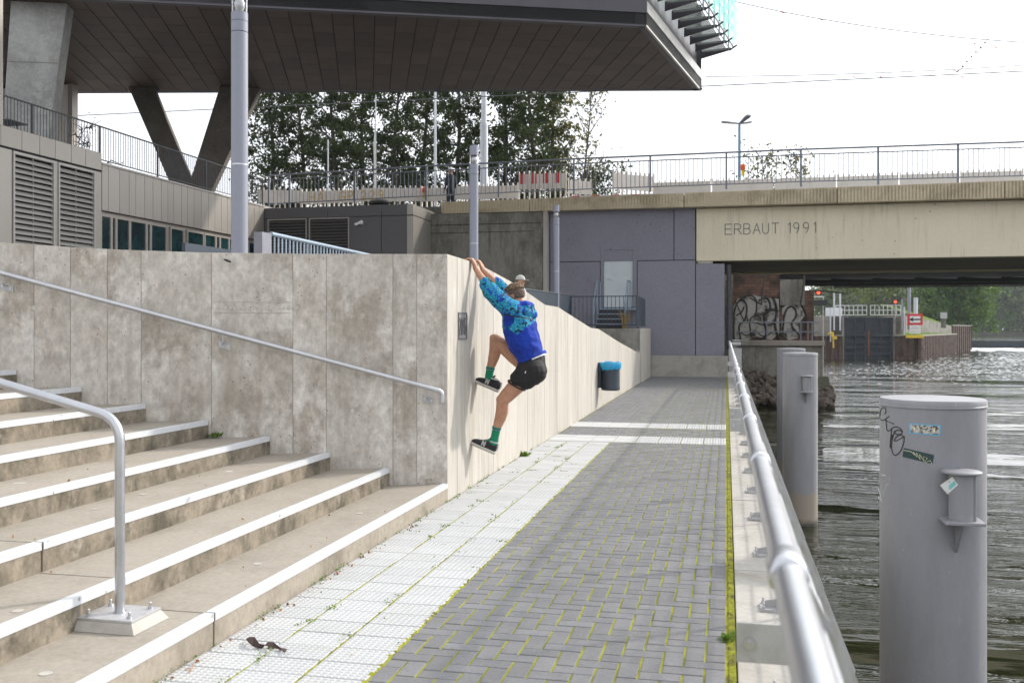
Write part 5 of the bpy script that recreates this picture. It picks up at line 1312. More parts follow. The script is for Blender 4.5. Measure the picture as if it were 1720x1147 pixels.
# chamber walls and their stair flanks
zc = k(1400, 531).z
for x0, x1 in ((k(1370, 560).x - 18, k(1396, 560).x), ):
    MB().box(x0, YK + .2, -4, x1, YK + 30, zc).build('lock_wall', m_lockc, lk, bevel=.03)
for x0, x1 in ((k(1396, 560).x, gx0 - .02), (gx1 + .02, k(1520, 560).x)):
    MB().box(x0, YK + 1.2, -4, x1, YK + 30, zc).build('lock_wall', m_lockc, lk)
    for q in range(14): MB().box(x0 + .1, YK + .9 - .0 * q, zc - .18 - q * .26, x1 - .35, YK + 1.19, zc - .06 - q * .26).build('step', m_oldc, lk)
    MB().box(x1 - .3 if x1 < gxm else x0 - .0, YK - .1, -4, x1 if x1 < gxm else x0 + .3, YK + 1.2, zc).build('gate_pier', m_lockc, lk)
zl = k(1400, 564).z
sheet('sheet_piling', (k(1350, 600, 140).x, 140), (k(1416, 600, 141).x, 141), zl, -5, lk)
MB().box(k(1350, 600, 140).x, 141.3, -4, k(1416, 600, 141).x, 143, zl).build('bank_fill', m_grass, lk)
xr0 = k(1501, 600, 141).x; xr1 = pY(1543, 600, 139).x
sheet('sheet_piling', (xr0, 141), (xr1, 138), zl, -5, lk)
zf = pz(1600, 590, WATER)
E1 = pY(1608, 600, 190); E2 = pY(1633, 600, 205)
zr = zl
sheet('sheet_piling', (xr1, 138), (E1.x, E1.y), zl, -5, lk, pitch=2.0, dep=.5)
z2 = pY(1608, 547, 190).z
sheet('sheet_piling', (E1.x - 1, E1.y - 1), (E2.x, E2.y), z2, -5, lk, pitch=1.8, dep=.5)
MB().add([(xr0, 141.3, zl + .12), (xr1, 138.5, zl + .12), (E1.x - .6, E1.y, zl + .12), (E1.x - 6, E1.y + 2, zl + .9), (xr0 + 2, 158, zl + .9)], [(0, 1, 2, 3, 4)]).build('bank_lawn', m_grass, lk)
# inner retaining wall rising to the left, with the lawn above it
I0 = Vector((pY(1521, 545, 150).x, 150, 0)); I1 = Vector((E1.x - 1.2, E1.y - 1, 0))
zi0, zi1 = pY(1521, 530, 150).z, z2 - .1
iw = MB(); n_ = 10
tp = [I0 + (I1 - I0) * (i / n_) + Vector((0, 0, zi0 + (zi1 - zi0) * (i / n_) ** 1.25)) for i in range(n_ + 1)]
iw.prism([I0 + Vector((0, 0, -3))] + tp + [I1 + Vector((0, 0, -3))], (-.5, .8, 0)); iw.build('inner_wall', m_oldc, lk)
up = MB(); up.add([p for p in tp] + [p + Vector((-3, 16, 2.6)) for p in tp], [(i, i + 1, i + 1 + n_ + 1, i + n_ + 1) for i in range(2, n_)])
up.build('upper_lawn', m_grass, lk)
pen = MB(); pen.prism([(E2.x - .3, E2.y, 1.2), (E1.x - 2, E1.y + 4, 2.0), (I0.x, 165, 2.8), (I0.x - 8, 172, 2.8), (I0.x - 8, 232, 2.8), (46, 232, 1.2)], (0, 0, -7)); o = pen.build('lock_island', m_grass); o['kind'] = 'structure'
lf = MB(); lf.box(-200, YK + 1.2, -4, gx0 - 1, 232, zc - .1); o = lf.build('left_bank', m_grass); o['kind'] = 'structure'
# signs, lights and bollards of the lock
sg = thing('arrow_sign', 'white sign with red border and black arrow pointing left, above a small notice', 'sign', (k(1537, 560, 139).x, 139, zl))
def kk(px, py): return pY(px, py, 138.5)
a, b = kk(1524, 546), kk(1550, 527)
MB().box(a.x, 138.5, a.z, b.x, 138.56, b.z).build('red_border', m_red, sg, bevel=.02); MB().box(a.x + .32, 138.46, a.z + .32, b.x - .32, 138.5, b.z - .32).build('white_face', m_white, sg)
m_ = kk(1537, 536.5); ar = MB()
ar.prism([(m_.x - .75, 138.45, m_.z), (m_.x - .2, 138.45, m_.z + .34), (m_.x - .3, 138.45, m_.z + .09), (m_.x + .75, 138.45, m_.z + .09), (m_.x + .75, 138.45, m_.z - .09), (m_.x - .3, 138.45, m_.z - .09), (m_.x - .2, 138.45, m_.z - .34)], (0, -.02, 0)); ar.build('arrow', m_grafk, sg)
a, b = kk(1528, 560), kk(1546, 546.5); nb_ = MB().box(a.x, 138.5, a.z, b.x, 138.55, b.z).build('notice_board', m_white, sg)
tl = MB(); 
for i, w_ in enumerate((.35, .6, .55, 0, .62, .58)): 
    if w_: tl.box(m_.x - w_, 138.47, b.z - .22 - i * .14, m_.x + w_, 138.49, b.z - .17 - i * .14)
tl.build('text_lines', m_galv, nb_)
for q in (-.4, .4): MB().tube([(m_.x + q, 138.6, zl), (m_.x + q, 138.6, b.z + 1.5)], .05, 6).build('post', m_galv, sg)
o = MB().box(kk(1520, 565).x, 137.7, zl - .25, kk(1550, 565).x, 137.9, zl + .15).build('yellow_bar', m_yellow); tag(o, 'yellow fender bar on the sheet piling under the arrow sign', 'fender')
yb = thing('yellow_bollard', 'yellow ladder head and bollard on the sheet piling left of the gates', 'bollard', (k(1398, 570, 139.5).x, 139.5, zl))
c_ = k(1398, 565, 139.5); MB().tube([c_ + Vector((0, 0, z)) for z in (0, .1, .5, .6)], [.2, .2, .2, .1], 12).build('bollard_head', m_yellow, yb); MB().tube([c_ + Vector((-.6, 0, .3)), c_ + Vector((-.3, 0, .5)), c_ + Vector((.1, 0, .2)), c_ + Vector((.15, -.2, -1.6))], .10, 8).build('ladder_rail', m_yellow, yb); MB().box(c_.x - .0, 139.2, c_.z - .4, c_.x + .6, 139.4, c_.z - .0).build('ladder_step', m_yellow, yb)
m_redlamp = emis(M('red_signal_lamp', (.9, .05, .02), fine=0, bump=0), (1, .08, .03), 3.5)
sgn = thing('signal_board', 'dark lock signal board with two red lights on a white lattice arm', 'signal', (k(1366, 487, 125).x, 125, 5)); P = k(1366, 492, 125)
MB().box(P.x - .9, 125, P.z - 1.6, P.x + 1.7, 125.1, P.z - .9).build('display_board', m_black, sgn); MB().box(P.x - .95, 124.9, P.z - .55, P.x + 1.3, 125, P.z - .42).build('arm', m_white, sgn)
for q in (-.45, .6):
    MB().tube([(P.x + q, 124.8, P.z), (P.x + q, 125.1, P.z)], .38, 14).build('lamp_hood', m_black, sgn); MB().tube([(P.x + q, 124.75, P.z), (P.x + q, 124.79, P.z)], .2, 12).build('red_lamp', m_redlamp, sgn)
MB().tube([(P.x + 1.2, 125.2, WATER - 1), (P.x + 1.2, 125.2, P.z - .5)], .05, 8).build('mast', m_galv, sgn)
sg2 = thing('gate_signal', 'single red signal light above the right lock gate', 'signal', (k(1504, 520).x, YK, zc)); P = k(1504, 507)
MB().tube([(P.x, YK, P.z - 2.2), (P.x, YK, P.z - .3)], .08, 8).build('post', m_galv, sg2); MB().box(P.x - .25, YK, P.z - .6, P.x + .25, YK + .2, P.z + .35).build('lamp_hood', m_black, sg2); MB().tube([(P.x, YK - .05, P.z), (P.x, YK - .01, P.z)], .19, 12).build('red_lamp', m_redlamp, sg2)
for px, p0, p1, r_, l_ in ((1401, 490, 531, .12, 'pale post left of the left gate railing'), (1411, 492, 531, .12, 'pale signal post beside the left gate railing'), (1527, 483, 530, .22, 'thick grey post behind the arrow sign'), (1538, 500, 530, .28, 'white post behind the arrow sign'), (1515, 502, 530, .11, 'dark thin post left of the arrow sign'), (1395, 517, 550, .10, 'white guide pole left of the gates'), (1519, 515, 551, .10, 'white guide pole right of the gates')):
    a, b = k(px, p1, 140.5), k(px, p0, 140.5); o = MB().tube([a - Vector((0, 0, 2)), b], r_, 8).build('lock_post', m_mast if 'white' in l_ or 'pale' in l_ else m_pole); tag(o, l_, 'post', group='posts around the lock')
ks2 = thing('kilometre_stone', 'small grey board standing on the sloping lawn of the lock island', 'marker', (pY(1585, 530, 165).x, 165, 2.5)); P = pY(1585, 534, 165)
MB().box(P.x - .35, 165, P.z - 1.6, P.x + .35, 165.3, P.z + .3).build('stem', m_oldc, ks2); MB().box(P.x - .5, 164.9, P.z - .1, P.x + .5, 165, P.z + .9).build('figure_plate', m_galv, ks2)
# weir with foam
wz = thing('weir', 'low dark weir with white water below it at the right', 'weir', (60, 230, -1.6)); MB().box(50, 230.5, -5, 400, 232.5, -.92).build('weir_sill', m_gate, wz)
m_foam_glint = M('white_foam_and_glints', (.8, .83, .84), rough=.7, fine=0, bump=1, bs=2)
fm_ = MB(); fr_ = random.Random(5)
for i in range(900):
    x = 46 + fr_.random() * 130; y = 229.5 - abs(fr_.gauss(0, 12)); s = fr_.uniform(.15, .8); fm_.ball((x, y, WATER), (s * 2.2, s, .05 + .09 * s), 6, 4)
for i in range(2600):   # white flecks painted in as glints on the water past the island
    t = fr_.random(); q = fr_.gauss(0, 1); x = 14 + 46 * t + q * 5 + 4; y = 92 + 105 * t + fr_.gauss(0, 9); s = fr_.uniform(.02, .10) * (.6 + t); fm_.ball((x, y, WATER), (s * fr_.uniform(1.5, 5), s * 1.2, .012), 6, 3)
o = fm_.build('foam_and_glints', m_foam_glint, None, smooth=True); tag(o, 'white foam below the weir and flecks painted as glints past the lock island', 'foam', kind='stuff')

# ================================================================ TREES
def quads(name, C, N_, S, mat, par, rs):
    """leaf-sized quads: centres C, random turns, sizes S"""
    n = len(C); a = rs.normal(size=(n, 3)); a /= np.linalg.norm(a, axis=1)[:, None]; b = rs.normal(size=(n, 3)); b -= (a * b).sum(1)[:, None] * a; b /= np.linalg.norm(b, axis=1)[:, None]
    a *= S[:, None] * .62; b *= S[:, None] * .4
    v = np.stack([C - a, C - b * .9 + a * .1, C + a, C + b * .9 + a * .1], 1).reshape(-1, 3)
    o0 = np.array(org(par)); v = v - o0
    me = bpy.data.meshes.new(name); me.vertices.add(4 * n); me.vertices.foreach_set('co', v.astype(np.float32).ravel())
    me.loops.add(4 * n); me.loops.foreach_set('vertex_index', np.arange(4 * n, dtype=np.int32)); me.polygons.add(n); me.polygons.foreach_set('loop_start', np.arange(0, 4 * n, 4, dtype=np.int32)); me.polygons.foreach_set('loop_total', np.full(n, 4, dtype=np.int32))
    me.update(calc_edges=True); me.materials.append(mat); o = bpy.data.objects.new(name, me); col.objects.link(o); o.parent = par; return o
def tree(x, y, zb, h, cr, z0, nleaf, ls, mat, label, seed, tilt=0, clump=.55, limbs=26, tr=.18, group=None, nm='tree', up=1.0, trunkmat=None):
    rs = np.random.RandomState(seed); t = thing(nm, label, 'tree', (x, y, zb), group=group)
    mb = MB(); base = Vector((x, y, zb)); P = [base + Vector((tilt * h * s + .25 * math.sin(s * 5 + seed), .2 * math.cos(s * 4 + seed), h * .97 * s)) for s in [i / 9 for i in range(10)]]
    tk = MB().tube(P, [tr * (1 - .9 * i / 9) + .01 for i in range(10)], 8); cl_ = []; lm = MB()
    for q in range(limbs):
        s = (z0 + (1 - z0) * (q + .5) / limbs); i = min(8, int(s * 9)); A = P[i] + (P[i + 1] - P[i]) * (s * 9 - i)
        az = q * 2.4 + rs.uniform(-.4, .4); reach = cr * (1.1 - .75 * max(0, (s - z0) / (1 - z0)) ** 1.6) * rs.uniform(.65, 1.1); rise = reach * rs.uniform(.3, 1.1) * up
        B = A + Vector((math.cos(az) * reach, math.sin(az) * reach, rise)); Mi = (A + B) / 2 + Vector((0, 0, -.12 * reach))
        r0 = tr * (1 - .85 * s) * .6 + .015; lm.tube([A, Mi, B], [r0, r0 * .6, .01], 5)
        for u in np.linspace(.3, 1, 6):
            c_ = A.lerp(Mi, u * 2) if u < .5 else Mi.lerp(B, u * 2 - 1)
            for _ in range(2):
                sp = rs.normal(size=3) * clump * .9; cl_.append((c_.x + sp[0], c_.y + sp[1], c_.z + sp[2]))
                if rs.rand() < .5: lm.tube([c_, Vector(cl_[-1])], [.02, .006], 3)
    for _ in range(8): c_ = P[9] + Vector(rs.normal(size=3) * clump); cl_.append(tuple(c_))
    cl_ = np.array(cl_); w = rs.gamma(1.2, 1, len(cl_)); w /= w.sum(); idx = rs.choice(len(cl_), nleaf, p=w)
    C = cl_[idx] + rs.normal(size=(nleaf, 3)) * clump * np.array([.62, .62, .5]) * rs.uniform(.4, 1.1, size=(nleaf, 1)); S = ls * rs.uniform(.6, 1.3, nleaf)
    tk.build('trunk', trunkmat or m_bark, t); lm.build('limbs', trunkmat or m_bark, t); quads('crown', C, None, S, mat, t, rs); return t
TR = 'dark trees behind the bridge'
spec = [(452, 61, 14.5, 2.6, .20, 5200, 'small leaved dark tree behind the left end of the railing, sparse at its left edge'), (505, 63, 16, 2.7, .18, 8600, 'dark tree second from the left behind the bridge, above the sprayed barrier'),
        (562, 60, 17, 2.6, .15, 8200, 'tall dark tree behind the thin leaning pole'), (614, 64, 17.5, 2.4, .12, 9000, 'tall dark tree behind the white banner'), (668, 61, 17, 2.4, .05, 11500, 'densest dark tree, ivy clad, left of the slim pale pole'),
        (712, 64, 17.5, 2.3, .08, 9500, 'dark tree whose trunk stands just left of the slim pale pole'), (765, 61, 17, 2.3, .10, 8800, 'dark tree between the slim pale pole and the tall tram mast'), (838, 62, 17.5, 2.6, .12, 9800, 'dark tree right of the tall tram mast with a leaning trunk'),
        (893, 60, 16.5, 2.5, .12, 8800, 'dark tree with yellowing leaves above the red striped barrier'), (935, 63, 14.5, 1.9, .10, 5600, 'smaller yellowing dark tree right of the striped barrier')]
for i, (px, Y, h, cr, z0, nl, lab) in enumerate(spec):
    P = pY(px, 400, Y); tree(P.x, Y, 5.9, h * .9, cr, z0, int(nl * 1.25), .19, m_leaf if i < 8 else m_leaf2 if i == 9 else m_leaf, lab, 11 + i, tilt=(.03 if i == 7 else 0), group=TR, tr=.24, clump=.46)
P = pY(985, 400, 60); tree(P.x, 60, 5.9, 12.2, 1.9, .12, 1100, .17, m_leaf2, 'thin nearly bare young tree at the right end of the row, against the white sky', 41, group=TR, tr=.09, limbs=34, up=1.6, clump=.35)
P = pY(1000, 400, 62); tree(P.x, 62, 5.9, 6.0, 1.9, .1, 2600, .18, m_leaf, 'low bush under the thin bare tree', 42, group=TR, tr=.09)
P = pY(1285, 300, 56); tree(P.x, 56, 3.0, 8.7, 1.7, .45, 520, .17, m_leaf2, 'sparse yellowing twigs showing over the bridge right of the twin arm lamp', 43, tr=.05, limbs=22, clump=.4)
P = pY(1345, 300, 56); tree(P.x, 56, 3.0, 8.8, 1.3, .5, 420, .16, m_leaf2, 'few leafy twigs showing over the middle of the bridge railing', 44, tr=.04, limbs=18, clump=.35)
P = pz(138, 240, 6.01) if False else Vector((-21.6, 29.5, 6)); tree(-21.0, 28.3, 5.98, 2.6, .7, .05, 70, .09, m_leaf2, 'small nearly bare potted tree on the terrace behind the railing', 45, tr=.015, limbs=12, clump=.22)
# trees around the lock and beyond the weir
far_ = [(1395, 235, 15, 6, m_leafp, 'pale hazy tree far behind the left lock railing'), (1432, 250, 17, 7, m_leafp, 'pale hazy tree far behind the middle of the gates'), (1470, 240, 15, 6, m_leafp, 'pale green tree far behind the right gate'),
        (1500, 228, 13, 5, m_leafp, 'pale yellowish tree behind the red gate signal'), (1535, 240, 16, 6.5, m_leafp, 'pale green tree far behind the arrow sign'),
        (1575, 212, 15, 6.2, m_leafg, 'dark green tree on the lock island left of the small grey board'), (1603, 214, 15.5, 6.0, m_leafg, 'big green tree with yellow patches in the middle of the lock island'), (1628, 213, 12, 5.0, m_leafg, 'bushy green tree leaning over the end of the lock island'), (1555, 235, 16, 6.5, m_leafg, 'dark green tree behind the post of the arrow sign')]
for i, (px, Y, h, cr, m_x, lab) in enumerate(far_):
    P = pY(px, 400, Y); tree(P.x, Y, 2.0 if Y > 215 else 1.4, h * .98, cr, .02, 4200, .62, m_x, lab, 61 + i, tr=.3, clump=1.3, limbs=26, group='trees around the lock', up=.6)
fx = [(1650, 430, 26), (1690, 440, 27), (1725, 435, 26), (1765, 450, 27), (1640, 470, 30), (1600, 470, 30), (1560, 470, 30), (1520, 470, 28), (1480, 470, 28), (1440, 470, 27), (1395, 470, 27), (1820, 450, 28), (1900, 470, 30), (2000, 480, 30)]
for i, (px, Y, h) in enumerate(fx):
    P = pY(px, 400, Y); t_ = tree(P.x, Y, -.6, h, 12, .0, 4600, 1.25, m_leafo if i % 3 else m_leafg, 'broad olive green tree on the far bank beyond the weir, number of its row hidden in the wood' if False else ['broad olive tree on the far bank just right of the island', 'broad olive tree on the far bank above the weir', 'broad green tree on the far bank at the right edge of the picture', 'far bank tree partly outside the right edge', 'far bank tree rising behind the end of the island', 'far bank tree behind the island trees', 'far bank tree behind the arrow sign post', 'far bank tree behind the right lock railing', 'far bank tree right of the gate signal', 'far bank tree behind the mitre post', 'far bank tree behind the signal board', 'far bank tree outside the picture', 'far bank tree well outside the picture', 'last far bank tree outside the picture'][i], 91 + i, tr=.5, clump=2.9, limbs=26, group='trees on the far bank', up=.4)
# hanging willow twigs in front of the lock
P = pY(1440, 470, 96); hb_ = thing('willow_branch', 'thin leafy willow branches hanging into the view above the lock gates', 'tree', (P.x, 96, 6))
rs = np.random.RandomState(5); C = []; bmx = MB()
for i in range(60):
    u = rs.rand(); x0 = pY(1370 + 150 * u, 480, 96).x; z0 = 6.4 + rs.rand() * .8; L_ = (1.0 + 2.6 * math.exp(-((u - .62) / .22) ** 2)) * rs.uniform(.5, 1); P_ = [Vector((x0 + .3 * s * rs.normal(), 96 + rs.normal() * 1.5, z0 - L_ * s)) for s in (0, .5, 1)]
    bmx.tube(P_, [.03, .02, .008], 3)
    for s in np.linspace(0, 1, 26): q = P_[0].lerp(P_[1], s * 2) if s < .5 else P_[1].lerp(P_[2], s * 2 - 1); C.append((q.x + rs.normal() * .22, q.y + rs.normal() * .2, q.z + rs.normal() * .15))
bmx.tube([Vector((pY(1300, 470, 96).x, 96, 5.2)), Vector((pY(1380, 490, 96).x, 96, 5.3)), Vector((pY(1420, 494, 96).x, 96, 5.0)), Vector((pY(1480, 478, 96).x, 96, 6.0))], [.12, .09, .06, .03], 6)
bmx.build('twigs', m_bark, hb_); C = np.array(C); quads('leaves', C, None, .22 * rs.uniform(.6, 1.3, len(C)), m_leafo, hb_, rs)

# ================================================================ SMALL THINGS ON THE GROUND
def weed(p, n, s, label, seed, mat=m_weed, spread=1.0, nm='weed'):
    rs = np.random.RandomState(seed); P = Vector(p); mb = MB()
    for i in range(n):
        a = rs.uniform(0, 6.28); el = rs.uniform(.25, 1.2); L_ = s * rs.uniform(.5, 1.1); d = Vector((math.cos(a) * math.cos(el), math.sin(a) * math.cos(el), math.sin(el))); sd__ = d.cross(Vector((0, 0, 1))).normalized() * L_ * .16
        o_ = P + Vector((rs.normal() * s * .3 * spread, rs.normal() * s * .3 * spread, 0)); m = o_ + d * L_ * .5; t = o_ + d * L_ * .95 + Vector((0, 0, -L_ * .15))
        mb.add([o_, m - sd__, t, m + sd__], [(0, 1, 2, 3)])
    o = mb.build(nm, mat); tag(o, label, 'plant'); return o
weed(pz(875, 766, 0) + Vector((.03, 0, 0)), 70, .10, 'bright tuft of grass at the foot of the sunlit wall right of the climber’s feet', 1)
weed(pz(1222, 1074, 0), 60, .05, 'small leafy weed growing in the moss seam near the camera', 2)
weed(pz(1225, 1070, 0) + Vector((.02, .04, 0)), 30, .035, 'tiny sprout behind the leafy weed in the moss seam', 3)
weed(frontp(362, 733) + WN * .03, 50, .07, 'low green weed in the corner of a step against the stained wall', 4)
for i, (px, py) in enumerate(((820, 797), (845, 787), (597, 934), (490, 1010), (655, 888), (690, 875))): pass
# countless little weeds and leaves
rs = np.random.RandomState(8); C = []
for i in range(60):
    y = rs.uniform(3.2, 13.4); x = rs.choice([-1.913, -2.223]) + rs.normal() * .012; nn = rs.randint(4, 18)
    if rs.rand() < .3: continue
    C += [(x + rs.normal() * .02, y + rs.normal() * .03, .006 + abs(rs.normal()) * .006) for _ in range(nn)]
for i in range(40):
    y = rs.uniform(3.2, 13.4); x = rs.uniform(-2.5, -1.62); y = round(y / .2) * .2 - .1 + 2.9 % .2
    C += [(x + rs.normal() * .03, y + rs.normal() * .006, .005 + abs(rs.normal()) * .004) for _ in range(rs.randint(3, 16))]
for i in range(150):
    y = rs.uniform(3.2, 28); C += [(-2.515 + abs(rs.normal()) * .012, y + rs.normal() * .03, .006 + abs(rs.normal()) * .014) for _ in range(rs.randint(2, 14) if y < 13 else 2)]
gw = thing('joint_weeds', 'tiny green weeds and moss sprouting in the tile joints and along the wall foot', 'weeds', (0, 0, 0), kind='stuff')
quads('sprouts', np.array(C), None, .013 * rs.uniform(.5, 1.3, len(C)), m_weed, gw, rs); gw['kind'] = 'stuff'
C = []; 
for i in range(110):
    y = 3 + 7 * rs.rand() ** 1.5; C.append((-2.49 + abs(rs.normal()) * .02, y, .01))
for i in range(60): y = rs.uniform(3, 30); C.append((rs.uniform(-2.5, .4), y, .006))
for st in range(8):
    for i in range(10): C.append((-2.53 - .5 * st - rs.uniform(.05, .48), rs.uniform(2.5, 7.3 - .2 * st), .173 + .154 * st))
m_litter = leafmat('dry_leaf', (.18, .07, .03), (.4, .2, .06), 30, .1)
fl_ = thing('fallen_leaves', 'scattered dry leaf scraps on the paving and the steps', 'fallen leaves', (0, 0, 0), kind='stuff')
quads('leaf_scraps', np.array(C), None, .02 * rs.uniform(.4, 1.2, len(C)), m_litter, fl_, rs)
# twisted strip of bark
P = [pz(415, 1079), pz(425, 1088), pz(437, 1090), pz(447, 1088), pz(458, 1094), pz(470, 1093), pz(480, 1101)]
tw = MB(); vs = []; 
for i, p in enumerate(P):
    a = i * 1.1; w_ = .016 + .006 * math.sin(i); u = Vector((0, math.cos(a), math.sin(a))) * w_; z = .022 + .012 * math.sin(i * 2.1); vs += [p + u + Vector((0, 0, z)), p - u + Vector((0, 0, z))]
tw.add(vs + [v + Vector((.002, .002, .003)) for v in vs], [(2 * i, 2 * i + 1, 2 * i + 3, 2 * i + 2) for i in range(len(P) - 1)] + [(14 + 2 * i + 2, 14 + 2 * i + 3, 14 + 2 * i + 1, 14 + 2 * i) for i in range(len(P) - 1)])
m_twist = M('dark_brown_bark_strip', (.09, .055, .05), rough=.6, fine=.1, bump=.2); o = tw.build('bark_strip', m_twist, None, smooth=True); tag(o, 'dark twisted strip lying on the white tiles in the foreground', 'bark strip')
# ================================================================ AIR
hz = MB().box(-260, -20, -6, 520, 560, 42)
m_haze = bpy.data.materials.new('thin_haze'); m_haze.use_nodes = True; t_ = m_haze.node_tree; t_.nodes.remove(t_.nodes['Principled BSDF'])
pv = t_.nodes.new('ShaderNodeVolumePrincipled'); pv.inputs['Color'].default_value = (.86, .92, 1, 1); pv.inputs['Density'].default_value = .0002; pv.inputs['Anisotropy'].default_value = .2
t_.links.new(pv.outputs[0], t_.nodes['Material Output'].inputs['Volume'])
o = hz.build('haze', m_haze); o['kind'] = 'stuff'
# ================================================================ PEOPLE
def remesh(mb, vox, name, mat, par, sm=3, disp=None):
    me = mb.mesh('tmp'); o = bpy.data.objects.new('tmp', me); col.objects.link(o)
    r = o.modifiers.new('r', 'REMESH'); r.mode = 'VOXEL'; r.voxel_size = vox
    if sm: s = o.modifiers.new('s', 'SMOOTH'); s.iterations = sm; s.factor = .6
    dg = bpy.context.evaluated_depsgraph_get(); dg.update(); nm = bpy.data.meshes.new_from_object(o.evaluated_get(dg)); bpy.data.objects.remove(o); nm.name = name
    n = len(nm.vertices); co = np.empty(n * 3, np.float32); nm.vertices.foreach_get('co', co); co = co.reshape(-1, 3)
    if disp:
        no = np.array([v.normal[:] for v in nm.vertices]); d = np.array([disp(Vector(c)) for c in co]); co = co + no * d[:, None]
    of = np.array(org(par)); nm.vertices.foreach_set('co', (co - of).astype(np.float32).ravel())
    nm.materials.clear(); nm.materials.append(mat); nm.polygons.foreach_set('use_smooth', [True] * len(nm.polygons)); nm.update()
    ob = bpy.data.objects.new(name, nm); col.objects.link(ob); ob.parent = par; ORG[ob.name] = org(par); return ob
def chain(mb, P, Rr, step=.02, ye=1.0, seg=14):
    """a limb: overlapping balls along a smooth path with tapering radii; ye widens them sideways (along Y)"""
    P = [Vector(p) for p in P]
    for i in range(len(P) - 1):
        n = max(2, int((P[i + 1] - P[i]).length / step))
        for j in range(n + (1 if i == len(P) - 2 else 0)):
            t = j / n; r = Rr[i] * (1 - t) + Rr[i + 1] * t; y_ = ye if not isinstance(ye, (list, tuple)) else ye[i] * (1 - t) + ye[i + 1] * t
            mb.ball(P[i].lerp(P[i + 1], t), (r, r * y_, r), seg, 8)
m_skin = M('skin', (.50, .27, .17), dark=(.42, .20, .12), ds=14, rough=.58, fine=.06, bump=.2, bs=140)
m_skin.node_tree.nodes['Principled BSDF'].inputs['Subsurface Weight'].default_value = .06; m_skin.node_tree.nodes['Principled BSDF'].inputs['Subsurface Radius'].default_value = (.012, .005, .003)
m_hair = M('brown_hair', (.24, .15, .085), dark=(.08, .05, .03), ds=28, lo=.42, hi=.62, light=(.40, .27, .15), ls=40, llo=.56, lhi=.7, rough=.55, fine=.1, bump=.8, bs=260)
m_hairs = M('short_side_hair', (.17, .115, .085), rough=.7, fine=.2, bump=.6, bs=500)
m_blue = M('royal_blue_fleece', (.004, .042, .40), dark=(.003, .025, .26), ds=5, rough=.9, fine=.1, bump=.5, bs=300)
m_short = M('black_shorts_cloth', (.014, .013, .014), rough=.8, fine=.1, bump=.3, bs=300)
m_sock = M('green_sock', (.008, .24, .13), rough=.9, fine=.1, bump=.5, bs=350)
m_sockb = M('sock_stripe_blue', (.02, .07, .35), rough=.9, fine=.1, bump=.3); m_socky = M('sock_stripe_lime', (.25, .45, .05), rough=.9, fine=0, bump=0)
m_shoe = M('black_suede', (.02, .02, .022), rough=.75, fine=.2, bump=.3, bs=200); m_shoeg = M('silver_grey_suede', (.42, .42, .43), rough=.6, fine=.05, bump=.2); m_sole = M('grey_rubber_sole', (.33, .31, .30), rough=.7, fine=.1, bump=.1)
m_cream_s = M('cream_midsole', (.55, .52, .47), rough=.7, fine=.05, bump=0)
def camo():
    m = bpy.data.materials.new('turquoise_pattern_fleece'); m.use_nodes = True; t = m.node_tree; N = t.nodes; L = t.links; b = N['Principled BSDF']; b.inputs['Roughness'].default_value = .9
    g = N.new('ShaderNodeNewGeometry'); prev = None
    def n(sc_, seed, st=(1, 1, 1)):
        mp = N.new('ShaderNodeMapping'); mp.inputs['Location'].default_value = (seed, seed * 2, 0); mp.inputs['Scale'].default_value = st; mp.inputs['Rotation'].default_value = (0, .6, 0); L.new(g.outputs['Position'], mp.inputs[0])
        x = N.new('ShaderNodeTexNoise'); x.inputs['Scale'].default_value = sc_ * .72; x.inputs['Detail'].default_value = 2; x.inputs['Distortion'].default_value = 1.2; L.new(mp.outputs[0], x.inputs[0]); return x.outputs[0]
    def lay(prev, colr, fac, th):
        r = N.new('ShaderNodeMapRange'); r.inputs[1].default_value = th; r.inputs[2].default_value = th + .02; L.new(fac, r.inputs[0]); x = N.new('ShaderNodeMix'); x.data_type = 'RGBA'; L.new(r.outputs[0], x.inputs[0])
        if prev is None: x.inputs[6].default_value = (.010, .20, .38, 1)
        else: L.new(prev, x.inputs[6])
        x.inputs[7].default_value = (*colr, 1); return x.outputs[2]
    c = lay(None, (.012, .27, .36), n(20, 1, (1, 1, 2)), .5); c = lay(c, (.008, .05, .42), n(16, 4, (1.8, 1, 1)), .555); c = lay(c, (.04, .38, .52), n(34, 9), .61); c = lay(c, (.008, .01, .04), n(26, 6, (1, 1, 1.6)), .575)
    L.new(c, b.inputs['Base Color']); bp = N.new('ShaderNodeBump'); bp.inputs['Strength'].default_value = .5; bp.inputs['Distance'].default_value = .004; q = n(200, 3); L.new(q, bp.inputs['Height']); L.new(bp.outputs[0], b.inputs['Normal']); return m
m_camo = camo()

cb = thing('person', 'young man in blue fleece, black shorts and green socks hanging from the sunlit wall', 'person', (-2.53, 9.45, .45))
Lw, Le, Ls = Vector((-2.478, 9.36, 2.215)), pY(822, 487, 9.30), pY(858, 521, 9.33)
Rw, Re, Rs = Vector((-2.47, 9.63, 2.215)), pY(842, 486, 9.68), pY(872, 518, 9.68)
hd = pY(864.5, 497, 9.51)
T0, T1, T2, T3 = pY(868, 527, 9.50), pY(873, 550, 9.50), pY(883, 578, 9.48), pY(894, 607, 9.47)
Lh, Lk, La = pY(893, 622, 9.37), pY(844, 672, 9.36), pY(831, 735, 9.40)
Rh, Rk, Ra = pY(893, 618, 9.58), pY(832, 571, 9.62), pY(821, 634, 9.58)
body = MB()
F = Vector((-.93, .30, -.20)).normalized(); Uh = Vector((-.22, -.02, .97)); Uh = (Uh - Uh.dot(F) * F).normalized(); Lt = Uh.cross(F)
HR = Matrix((F, Lt, Uh)).transposed()
def H(f, l, u): return hd + F * f + Lt * l + Uh * u
